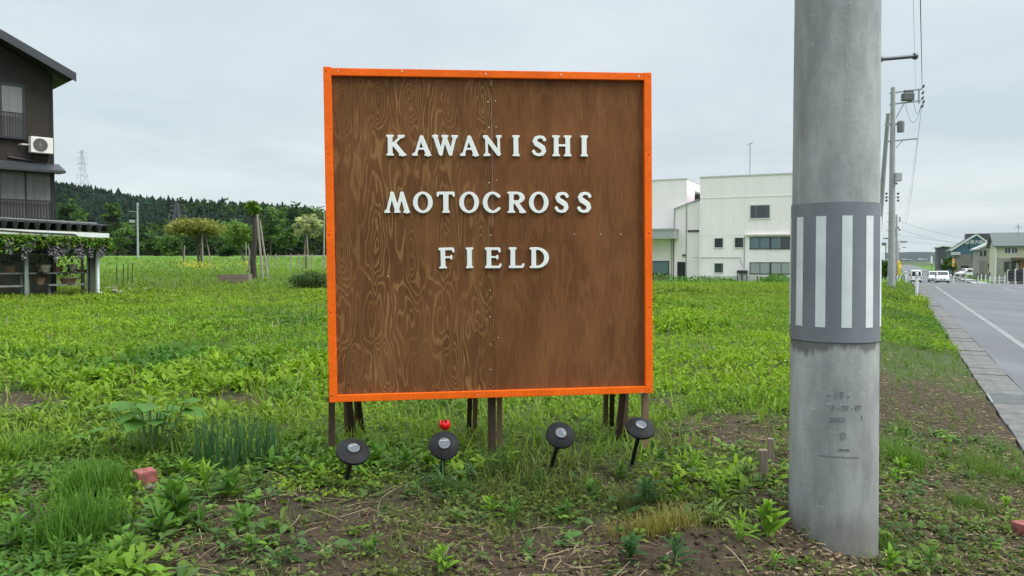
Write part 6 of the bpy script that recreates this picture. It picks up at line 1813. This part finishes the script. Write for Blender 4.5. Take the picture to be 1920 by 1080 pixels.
tag(add_obj('meadow_grass', fast_mesh('meadow_grass', v, f, LEAF, c)), 'green grass blades in the field and along the verge', 'grass', kind='stuff')
# --- rough grass further off
x, y = scatter(10000, 29, 150, .78, -.3)
s, t = road_st(x, y)
pxs, pys = to_px(x, y, terrain(x, y))
k = (s < .6) & ~((ell(pxs, pys, 545, 553, 90, 6, .2) > .4)) & ~((pxs > 1225) & (y > 83)) & ~((pxs > 1480) & (y > 75))
fr_ = (np.stack([x, y], 1) - np.array([HF.o.x, HF.o.y])) @ np.array([HF.n.x, HF.n.y]); fa_ = (np.stack([x, y], 1) - np.array([HF.o.x, HF.o.y])) @ np.array([HF.u.x, HF.u.y])
k &= ~((fr_ < 2.2) & (fr_ > -9) & (fa_ < .3))
x, y = x[k], y[k]; n = len(x); m = 5
X = np.repeat(x, m) + rng.normal(0, .12, n * m); Yv = np.repeat(y, m) + rng.normal(0, .12, n * m)
L = np.repeat(rng.uniform(.14, .32, n) * (1 + .5 * sstep(40, 120, y)), m)
v, f, c = strips(np.stack([X, Yv, terrain(X, Yv) - .01], 1), rng.random(n * m) * 6.28, rng.normal(1.2, .25, n * m), rng.normal(.5, .4, n * m), L, L * .16, SHORT, jit(np.repeat(jit(field_colour(x, y) * .95, n, .2), m, 0), n * m, .2))
tag(add_obj('distant_grass', fast_mesh('distant_grass', v, f, LEAF, c)), 'rough grass on the far part of the field', 'grass', kind='stuff')
# --- low ground cover: small round leaves over the foreground bank and verge
x, y = scatter(31000, 2.5, 9.5, .80, -.8)
s, t = road_st(x, y); z = terrain(x, y); pxs, pys = to_px(x, y, z)
cov = .18 + .50 * sstep(.42, .60, vnoise(x, y, 2.1, 61)) + .5 * ell(pxs, pys, 600, 900, 130, 34) + .4 * ell(pxs, pys, 300, 905, 90, 40) + .35 * ell(pxs, pys, 1150, 920, 350, 45) + .4 * ell(pxs, pys, 100, 850, 220, 50)
for e in BARE: cov = cov * (1 - .55 * ell(pxs, pys, *e))
cov = np.where(s > -.45, cov * .55, cov)
k = (s < .82) & (rng.random(len(x)) < cov) & (y < 4.95 + 3 * (s > -.8)) & pole_clear(x, y)
x, y = x[k], y[k]; n = len(x); m = 5
yl = np.clip(ell(pxs[k], pys[k], 600, 905, 140, 36) + .6 * ell(pxs[k], pys[k], 300, 905, 100, 40), 0, 1)[:, None]
col = np.array((.115, .15, .038)) * (1 - yl) + np.array((.17, .26, .025)) * yl
X = np.repeat(x, m) + rng.normal(0, .022, n * m); Yv = np.repeat(y, m) + rng.normal(0, .022, n * m)
L = rng.uniform(.012, .032, n * m)
v, f, c = strips(np.stack([X, Yv, terrain(X, Yv) + rng.random(n * m) * .045], 1), rng.random(n * m) * 6.28, rng.normal(.5, .4, n * m), rng.normal(-.2, .4, n * m), L, L * rng.uniform(.5, .8, n * m), SHORT, jit(np.repeat(jit(col, n, .25), m, 0), n * m, .25), roll=rng.normal(0, .4, n * m))
tag(add_obj('low_ground_cover', fast_mesh('low_ground_cover', v, f, LEAF, c)), 'small leaved low ground cover on the foreground soil', 'ground cover', kind='stuff')
# --- short grass tufts and moss on the bank
x, y = scatter(18000, 2.5, 5.6, .80, -.6)
s, t = road_st(x, y); z = terrain(x, y); pxs, pys = to_px(x, y, z)
tuft = sstep(.55, .72, vnoise(x, y, 3.3, 71)) * .8 + ell(pxs, pys, 1005, 900, 120, 50) * .9 + ell(pxs, pys, 880, 960, 70, 40) + ell(pxs, pys, 780, 1000, 50, 40) * .8
k = (s < .8) & (rng.random(len(x)) < tuft * .75) & pole_clear(x, y)
x, y = x[k], y[k]; n = len(x); m = 4
X = np.repeat(x, m) + rng.normal(0, .014, n * m); Yv = np.repeat(y, m) + rng.normal(0, .014, n * m)
L = rng.uniform(.04, .11, n * m) * np.repeat(.6 + .9 * ell(pxs[k], pys[k], 1005, 890, 120, 60), m)
v, f, c = strips(np.stack([X, Yv, terrain(X, Yv)], 1), rng.random(n * m) * 6.28, rng.normal(1.15, .25, n * m), rng.normal(.3, .5, n * m), L, L * .045 + .0008, GRASS, jit((.125, .165, .042), n * m, .35))
tag(add_obj('fine_grass', fast_mesh('fine_grass', v, f, LEAF, c)), 'fine short grass tufts on the foreground bank', 'grass', kind='stuff')
# --- dead straw and chaff lying on the soil
x, y = scatter(66000, 2.4, 11, .78, -.9)
s, t = road_st(x, y); z = terrain(x, y); pxs, pys = to_px(x, y, z)
st = .10 + .5 * (1 - lush(x, y)) * sstep(.35, .6, vnoise(x, y, 2.4, 81)) + .6 * ell(pxs, pys, 1370, 815, 130, 36) + .5 * ell(pxs, pys, 1090, 900, 130, 28) + .5 * ell(pxs, pys, 430, 757, 80, 14)
st = np.where(s > -.5, .8 + .35 * vnoise(x, y, 1.5, 3), st)
k = (s < .86) & (rng.random(len(x)) < st) & pole_clear(x, y)
x, y, s = x[k], y[k], s[k]; n = len(x)
L = np.where(s > -.5, rng.uniform(.012, .045, n), rng.uniform(.015, .12, n) * rng.random(n) ** .6 + .02)
tan = np.where(rng.random((n, 1)) < .45, (.28, .22, .135), (.15, .105, .065))
v, f, c = strips(np.stack([x, y, terrain(x, y) + rng.uniform(.002, .022, n)], 1), rng.random(n) * 6.28, rng.normal(.03, .18, n), rng.normal(-.03, .2, n), L, np.where(s > -.5, rng.uniform(.003, .009, n), rng.uniform(.0015, .004, n)), (1, 1, .8), jit(tan, n, .35), roll=rng.normal(0, .5, n))
tag(add_obj('dead_straw', fast_mesh('dead_straw', v, f, DRY, c)), 'dead straw and stalks strewn over the soil', 'straw', kind='stuff')
# long pale stalks
x, y = scatter(260, 2.7, 6.0, .72); z = terrain(x, y); pxs, pys = to_px(x, y, z)
s, t = road_st(x, y); k = (s < .7) & (rng.random(len(x)) < .25 + .7 * (1 - lush(x, y))) & pole_clear(x, y, .3)
x, y = x[k], y[k]; n = len(x)
v, f, c = strips(np.stack([x, y, terrain(x, y) + rng.uniform(.01, .04, n)], 1), rng.random(n) * 6.28, rng.normal(.12, .2, n), rng.normal(-.1, .2, n), rng.uniform(.08, .26, n), rng.uniform(.002, .0042, n), (1, 1, .9, .5), jit((.30, .24, .15), n, .3))
tag(add_obj('dry_stalks', fast_mesh('dry_stalks', v, f, DRY, c)), 'long pale dry stalks lying across the bank', 'stalks', kind='stuff')
# soil crumbs
x, y = scatter(9000, 2.4, 6.5, .78, -1.0001 + .5); s, t = road_st(x, y)
k = (s < .86) & (rng.random(len(x)) < 1.05 - lush(x, y)) & pole_clear(x, y, .2); x, y = x[k], y[k]; n = len(x)
oc = np.array([(1, 0, 0), (0, 1, 0), (-1, 0, 0), (0, -1, 0), (0, 0, .8), (0, 0, -.8)]); of = np.array([(0, 1, 4), (1, 2, 4), (2, 3, 4), (3, 0, 4), (1, 0, 5), (2, 1, 5), (3, 2, 5), (0, 3, 5)])
sz = rng.uniform(.003, .012, n) * (1 + (rng.random(n) < .05) * 1.0)
VV = oc[None] * sz[:, None, None] * rng.uniform(.6, 1.3, (n, 6, 1)) + np.stack([x, y, terrain(x, y) + sz * .3], 1)[:, None]
tag(add_obj('soil_crumbs', fast_mesh('soil_crumbs', VV.reshape(-1, 3), (of[None] + (np.arange(n) * 6)[:, None, None]).reshape(-1, 3), DRY, np.repeat(jit((.060, .044, .032), n, .35), 6, 0))), 'crumbs of soil and small stones on the bare bank', 'soil', kind='stuff')
# thin seed stalks standing above the meadow
x, y = scatter(3600, 5.6, 27, .76, .3); k = keep_field(x, y, 1.0) & (rng.random(len(x)) < .25 + .75 * sstep(.45, .7, vnoise(x, y, .5, 97))); x, y = x[k], y[k]; n = len(x)
v, f, c = strips(np.stack([x, y, terrain(x, y) + .02], 1), rng.random(n) * 6.28, rng.normal(1.45, .1, n), rng.normal(1.2, .3, n), rng.uniform(.14, .30, n), rng.uniform(.003, .007, n) * (1 + y / 20), (.7, .6, .6, 1.6, .3), jit(np.where(rng.random((n, 1)) < .5, (.20, .22, .07), (.26, .22, .12)), n, .25))
tag(add_obj('seed_stalks', fast_mesh('seed_stalks', v, f, LEAF, c)), 'thin dry seed stalks standing above the meadow', 'stalks', kind='stuff')
# yellow rape flowers in the garden beyond
n = 2600; pxs = rng.uniform(262, 470, n); yy = rng.uniform(42, 58, n); x = (pxs - 960) / F * yy
lowy = rng.random(n) < .75
q = np.stack([x, yy, terrain(x, yy) + rng.uniform(.15, .75, n)], 1)
dens = vnoise(pxs, pxs * 0, .025, 3); fl = (rng.random(n) < np.clip(dens * 1.1 - .1, .05, .8)) & (q[:, 2] > terrain(x, yy) + .45)
col = np.where(fl[:, None], (.62, .50, .03), jit((.13, .22, .04), n, .3))
v, f, c = strips(q, rng.random(n) * 6.28, rng.normal(.7, .4, n), rng.normal(0, .5, n), np.where(fl, .09, .22), np.where(fl, .08, .06), SHORT, col)
tag(add_obj('rape_flowers', fast_mesh('rape_flowers', v, f, LEAF, c)), 'patch of yellow rape flowers in the garden beyond', 'flowers', kind='stuff')
# tiny white and yellow meadow flowers
n = 260; x, y = scatter(n, 7, 26, .75); k = keep_field(x, y, .9); x, y = x[k], y[k]; n = len(x)
v, f, c = strips(np.stack([x, y, terrain(x, y) + rng.uniform(.12, .22, n)], 1), rng.random(n) * 6.28, .3, -.2, .03, .03, SHORT, np.where(rng.random((n, 1)) < .7, (.72, .74, .62), (.65, .55, .05)))
tag(add_obj('meadow_flowers', fast_mesh('meadow_flowers', v, f, LEAF, c)), 'tiny pale flowers dotted through the meadow', 'flowers', kind='stuff')
# taller weeds and shrubs before the white building
n = 1500; pxs = np.concatenate([rng.uniform(1226, 1380, n // 2), rng.uniform(1425, 1482, n // 2)]); yy = rng.uniform(68, 80, n); x = (pxs - 960) / F * yy
v, f, c = strips(np.stack([x, yy, terrain(x, yy) + rng.uniform(0, .55, n) * (.4 + vnoise(pxs, pxs * 0, .06, 3))], 1), rng.random(n) * 6.28, rng.normal(.8, .4, n), rng.normal(0, .5, n), .35, .14, SHORT, jit((.075, .15, .03), n, .35))
tag(add_obj('field_edge_weeds', fast_mesh('field_edge_weeds', v, f, LEAF, c)), 'darker weeds along the foot of the white building', 'weeds', kind='stuff')

# ---- plants one can tell apart
def leaf_me(name, prof, L, W, e0, e1, col, fold=.12):
    v, f, c = strips(np.zeros((1, 3)), [0.0], [e0], [e1], [L], [W], prof, [col], fold=fold)
    return fast_mesh(name, v, f, LEAF, c, True)
LANCE = (.3, .62, .95, 1, .8, .45, .06)
OVAL = (.14, .55, .92, 1, .88, .55, .06)
PLC = {'bright': (.15, .27, .03), 'mid': (.085, .18, .032), 'deep': (.045, .105, .035), 'pale': (.155, .235, .07), 'blue': (.075, .145, .075)}
LM = {}
for cn, col in PLC.items():
    for sh, prof, W in (('lance', LANCE, .18), ('oval', OVAL, .31)):
        LM[cn, sh] = [leaf_me('leaf', prof, 1.0, W * k, e0, e1, tuple(np.array(col) * q)) for k, e0, e1, q in ((.9, .85, -.15, 1), (.8, .5, -.6, .85), (1.0, 1.1, .35, 1.15))]
def weed(px, py, h, kind, shape, n0, label, name='weed_plant', cat_='weed', spread=.5, tall=.6, seed=None):
    b = gpt(px, py); r = random.Random(seed or int(px * 13 + py)); n = n0 + 12; h = h * 1.08
    t = thing(name, label, cat_, b, 'individual weeds on the bank')
    mb = MB(); top = b + Vector((r.uniform(-.02, .02), r.uniform(-.02, .02), h * tall)); mb.tube([b - Vector((0, 0, .02)), top], [.004, .002], 6); mb.build('stem', STEM, t)
    for k in range(n):
        f = k / max(1, n - 1)
        o = add_obj('leaf', r.choice(LM[kind, shape]), t)
        o.location = Vector((r.uniform(-.06, .06) * h, r.uniform(-.06, .06) * h, h * tall * f * .95))
        s = h * (1.0 - .5 * f) * r.uniform(.7, 1.1) * spread * 1.45
        o.scale = (s, s, s); o.rotation_euler = (r.uniform(-.25, .25), r.uniform(-.35, .35) - .25 * f, k * 2.4 + r.uniform(-.4, .4))
    return t
WD = [(1352, 945, .15, 'bright', 'oval', 13, 'bright broad leaved weed left of the wooden stakes, in the middle of the bank'),
 (1302, 895, .20, 'bright', 'lance', 9, 'tall bright lance leaved weed behind the bank, left of the stakes'),
 (1395, 905, .13, 'pale', 'oval', 11, 'pale leafy weed just left of the front stake'),
 (1437, 1010, .19, 'bright', 'oval', 18, 'large bright leafed weed at the left foot of the concrete pole'),
 (1385, 1015, .14, 'bright', 'lance', 8, 'lance leaved weed left of the large bright weed'),
 (1450, 1070, .10, 'bright', 'lance', 7, 'star shaped small weed at the bottom edge left of the pole'),
 (1515, 1010, .08, 'mid', 'oval', 9, 'rosette of green leaves growing against the pole foot'),
 (330, 990, .27, 'mid', 'oval', 26, 'bushy mid green weed below the pinkish marker post'),
 (385, 930, .22, 'bright', 'lance', 16, 'upright bright weed right of the pinkish marker post'),
 (430, 940, .20, 'mid', 'oval', 18, 'leafy weed between the marker post and the leek row'),
 (530, 1000, .09, 'pale', 'lance', 8, 'small greyish weed on bare soil below the leek row'),
 (470, 1040, .10, 'mid', 'oval', 9, 'small green weed on bare soil near the bottom edge'),
 (452, 985, .08, 'pale', 'lance', 8, 'little pale weed beside the bushy weed'),
 (560, 890, .11, 'blue', 'oval', 12, 'bluish rosette weed right of the leek row'),
 (785, 930, .10, 'mid', 'lance', 8, 'small upright weed between the first and second lamps'),
 (920, 970, .13, 'bright', 'oval', 7, 'bright small weed with rounded leaves under the sign centre'),
 (965, 985, .14, 'mid', 'lance', 13, 'spiky green weed clump under the sign centre'),
 (830, 1075, .12, 'bright', 'oval', 9, 'bright weed cut by the bottom edge below the tulip'),
 (1110, 935, .12, 'mid', 'oval', 10, 'leafy weed on the bank below the third lamp'),
 (1215, 960, .20, 'deep', 'oval', 12, 'dark broad leaved dock behind the yellow dry tuft'),
 (1180, 1060, .14, 'deep', 'oval', 10, 'dark drooping dock at the bottom edge of the bank'),
 (1265, 1060, .15, 'deep', 'lance', 8, 'dark lance leaved dock below the yellow dry tuft'),
 (1690, 895, .15, 'bright', 'oval', 14, 'bright leafy weed right of the concrete pole'),
 (1672, 905, .10, 'bright', 'oval', 8, 'low bright weed touching the right side of the pole'),
 (1745, 1070, .12, 'mid', 'lance', 12, 'spiky weed at the bottom of the verge right of the pole'),
 (1672, 1078, .13, 'bright', 'oval', 14, 'bright clump at the right foot of the pole'),
 (1845, 1000, .10, 'pale', 'oval', 4, 'two leaved pale weed on the verge near the red block'),
 (1885, 965, .12, 'bright', 'oval', 6, 'bright leaf cluster behind the red block on the verge'),
 (1905, 905, .12, 'mid', 'oval', 10, 'green weed at the right edge of the verge'),
 (1700, 690, .14, 'pale', 'lance', 12, 'pale weed tuft on the verge behind the pole'),
 (1775, 640, .16, 'deep', 'lance', 14, 'dark weed growing beside the gutter lids'),
 (60, 990, .20, 'mid', 'lance', 15, 'serrated weed at the left edge beside the bare soil'),
 (25, 1040, .20, 'mid', 'oval', 14, 'leafy weed in the bottom left corner'),
 (110, 1065, .15, 'mid', 'lance', 12, 'weed at the bottom edge left of the tall grass clump'),
 (215, 1070, .14, 'mid', 'oval', 10, 'weed at the bottom edge right of the tall grass clump'),
 (95, 905, .11, 'pale', 'lance', 12, 'pale rosette weed above the bare soil patch'),
 (625, 870, .13, 'bright', 'lance', 7, 'bright weed beside the sign left leg'),
 (700, 870, .14, 'mid', 'oval', 14, 'green leafy weed behind the first lamp'),
 (760, 880, .16, 'mid', 'lance', 16, 'dense green weed between first lamp and tulip'),
 (880, 905, .13, 'blue', 'lance', 14, 'feathery bluish weed right of the tulip'),
 (1060, 870, .09, 'pale', 'lance', 8, 'small weed behind the third lamp stake'),
 (1240, 870, .11, 'mid', 'oval', 10, 'small weed right of the fourth lamp'),
 (1120, 830, .11, 'bright', 'lance', 9, 'bright weed between third and fourth lamps'),
 (300, 1015, .19, 'mid', 'oval', 16, 'lower leafy weed overlapping the bushy weed on its left'),
 (375, 1000, .17, 'mid', 'lance', 14, 'pointed leaf weed overlapping the bushy weed on its right'),
 (240, 1060, .15, 'mid', 'lance', 12, 'pointed weed at the bottom edge below the bushy weed'),
 (1490, 905, .14, 'bright', 'lance', 10, 'slim bright weed between the stakes and the pole'),
 (1340, 985, .12, 'pale', 'oval', 10, 'pale low weed right of the yellow dry tuft'),
 (1060, 975, .12, 'mid', 'oval', 10, 'green low weed left of the yellow dry tuft'),
 (455, 1000, .15, 'mid', 'oval', 14, 'leafy weed on the soil right of the bushy weed'),
 (150, 1075, .16, 'mid', 'oval', 14, 'weed under the tall grass clump at the bottom edge'),
 (350, 905, .15, 'bright', 'oval', 14, 'bright leafy weed just below the marker post'),
 (480, 905, .13, 'mid', 'lance', 12, 'weed at the foot of the leek row'),
 (610, 1055, .09, 'pale', 'lance', 9, 'small pale weed at the bottom edge left of the tulip line'),
 (700, 1045, .10, 'mid', 'lance', 10, 'small weed on soil below the first lamp'),
 (860, 985, .10, 'pale', 'oval', 10, 'low yellowish weed below the tulip'),
 (1010, 920, .14, 'mid', 'lance', 14, 'bushy weed under the third lamp'),
 (1165, 905, .13, 'mid', 'oval', 12, 'leafy weed between the fourth lamp and the yellow tuft'),
 (1270, 935, .13, 'bright', 'oval', 12, 'leafy weed behind the yellow tuft on its right'),
 (220, 905, .13, 'mid', 'oval', 14, 'leafy weed left of the pinkish marker post')]
for w in WD: weed(*w)
# big leaved clump left of the leeks
b = gpt(285, 850); t = thing('butterbur_plant', 'big broad leaved plant behind the pinkish marker post', 'plant', b)
BIGL = leaf_me('leaf', (.35, .8, 1, .98, .8, .45, .08), 1.0, .78, .25, -.45, (.10, .215, .042), .08)
r = random.Random(5)
for k in range(26):
    f = k / 26; hh = .16 + .16 * r.random(); g = k * 2.4; rr2 = .04 + .2 * r.random()
    p = Vector((rr2 * math.cos(g), rr2 * math.sin(g) * .6, hh))
    o = add_obj('leaf', BIGL, t); o.location = p; s = r.uniform(.11, .17); o.scale = (s, s, s); o.rotation_euler = (r.uniform(-.25, .25), r.uniform(-.2, .3), g)
    mb = MB(); mb.tube([(p.x * .3, p.y * .3, -.02), tuple(p)], .004, 5); mb.build('stalk', STEM, t, world=False)
b = gpt(165, 838); t = thing('butterbur_plant', 'lone large pale leaf plant left of the marker post', 'plant', b)
for k in range(3):
    o = add_obj('leaf', BIGL, t); o.location = (0, 0, .05 + .02 * k); o.scale = (.13, .13, .13); o.rotation_euler = (0, -.2, 2.6 + k * 2.1)
# leek row
for k in range(12):
    px_ = 368 + k * 13.2 + random.uniform(-4, 4); b = gpt(px_, 884 + random.uniform(-14, 8)); n = 9
    q = np.zeros((n, 3)); q[:, :2] = rng.normal(0, .012, (n, 2))
    hL = rng.uniform(.26, .37, n) * (.72 + .28 * math.sin(math.pi * (k + 1.5) / 14))
    v, f, c = strips(q, rng.random(n) * 6.28, rng.normal(1.47, .08, n), rng.normal(1.18, .22, n), hL, rng.uniform(.008, .014, n), (.8, 1, .9, .6, .06), jit((.065, .145, .062), n, .2), fold=.2)
    o = add_obj('leek_plant', fast_mesh('leek_plant', v, f, LEAF, c), None, b)
    tag(o, ORD[k] + ' upright bluish green leek from the left in the row beside the sign', 'leek', 'leeks in the row left of the sign')
# grass clumps
def clump(px, py, n, rx, ry, h, wd, col, label, bend=.9, name='grass_clump'):
    b = gpt(px, py); q = np.zeros((n, 3)); q[:, 0] = rng.normal(0, rx, n); q[:, 1] = rng.normal(0, ry, n)
    q[:, 2] = terrain(q[:, 0] + b.x, q[:, 1] + b.y) - b.z
    L = h * rng.uniform(.5, 1.1, n)
    v, f, c = strips(q, rng.random(n) * 6.28, rng.normal(1.42, .12, n), rng.normal(bend, .35, n), L, rng.uniform(.6, 1.3, n) * wd, (1, .95, .75, .45, .06), jit(col, n, .22))
    tag(add_obj(name, fast_mesh(name, v, f, LEAF, c), None, b), label, 'grass', kind='stuff')
clump(150, 1025, 560, .062, .09, .25, .008, (.072, .165, .026), 'tall dense green grass clump at the lower left')
clump(175, 930, 620, .07, .10, .22, .007, (.085, .185, .028), 'leafy grass clump behind the tall one at the lower left', .7)
clump(1232, 1000, 620, .10, .05, .13, .0025, (.22, .20, .05), 'yellowish dry grass tuft in the middle of the bank', .2)
clump(1195, 955, 300, .08, .04, .15, .0025, (.13, .155, .05), 'thin olive grass tuft behind the yellow tuft', .8)
clump(1850, 885, 800, .14, .16, .10, .003, (.10, .165, .03), 'green grass patch on the verge beside the gutter', .6)
clump(1822, 955, 420, .06, .06, .08, .003, (.085, .15, .03), 'small mossy grass tuft on the verge', .5)
clump(1690, 870, 420, .07, .10, .17, .004, (.10, .19, .03), 'tall bright grass behind the right side of the pole', .8)
clump(1330, 900, 200, .06, .04, .10, .003, (.12, .15, .04), 'olive grass tuft near the wooden stakes', .7)
clump(935, 885, 420, .07, .06, .15, .003, (.075, .14, .045), 'long fine grass at the sign centre leg', .9)
clump(845, 925, 420, .08, .05, .10, .003, (.075, .145, .04), 'fine grass beside the tulip', .6)
clump(60, 850, 600, .16, .14, .15, .006, (.09, .185, .03), 'lush grass at the left edge above the soil patch', .7)
clump(1740, 585, 300, .15, .3, .12, .004, (.10, .18, .03), 'grass tuft at the gutter edge near the white post', .7)
clump(1497, 985, 160, .03, .03, .09, .003, (.10, .16, .035), 'grass at the left foot of the pole', .5)
clump(1550, 1030, 120, .05, .015, .05, .0025, (.12, .15, .045), 'sparse grass at the front foot of the pole', .5)
clump(1655, 1030, 180, .03, .04, .10, .003, (.10, .165, .035), 'grass at the right foot of the pole', .6)
# nodding white flower by the pole
b = gpt(1618, 1035); t = thing('wild_flower', 'thin nodding white wildflower against the right side of the pole', 'flower', b)
tp = at(1643, 945, b.y); mid = at(1622, 975, b.y)
mb = MB(); mb.tube([b, mid, at(1630, 952, b.y), tp], [.0016, .0014, .0012, .001], 5); mb.build('stem', STEM, t)
v, f, c = strips(np.tile(np.array(tp - b), (5, 1)), np.arange(5) * 1.256, -.2, -.6, .012, .008, SHORT, (.8, .8, .74)); add_obj('flower', fast_mesh('flower', v, f, LEAF, c), t)

# ================================================================== HAZE
mb = MB(); mb.box(-1400, 5600, -60, 5000, -7.0, 112.0)
hz_ = bpy.data.materials.new('thin_haze'); hz_.use_nodes = True
hn = hz_.node_tree.nodes; hn.clear()
ho = hn.new('ShaderNodeOutputMaterial'); hv = hn.new('ShaderNodeVolumePrincipled')
hv.inputs['Color'].default_value = (.70, .82, .95, 1); hv.inputs['Density'].default_value = .000025; hv.inputs['Anisotropy'].default_value = .2
hz_.node_tree.links.new(hv.outputs[0], ho.inputs['Volume'])
tag(mb.build('haze', hz_), 'thin pale haze in the distance', 'haze', kind='stuff')
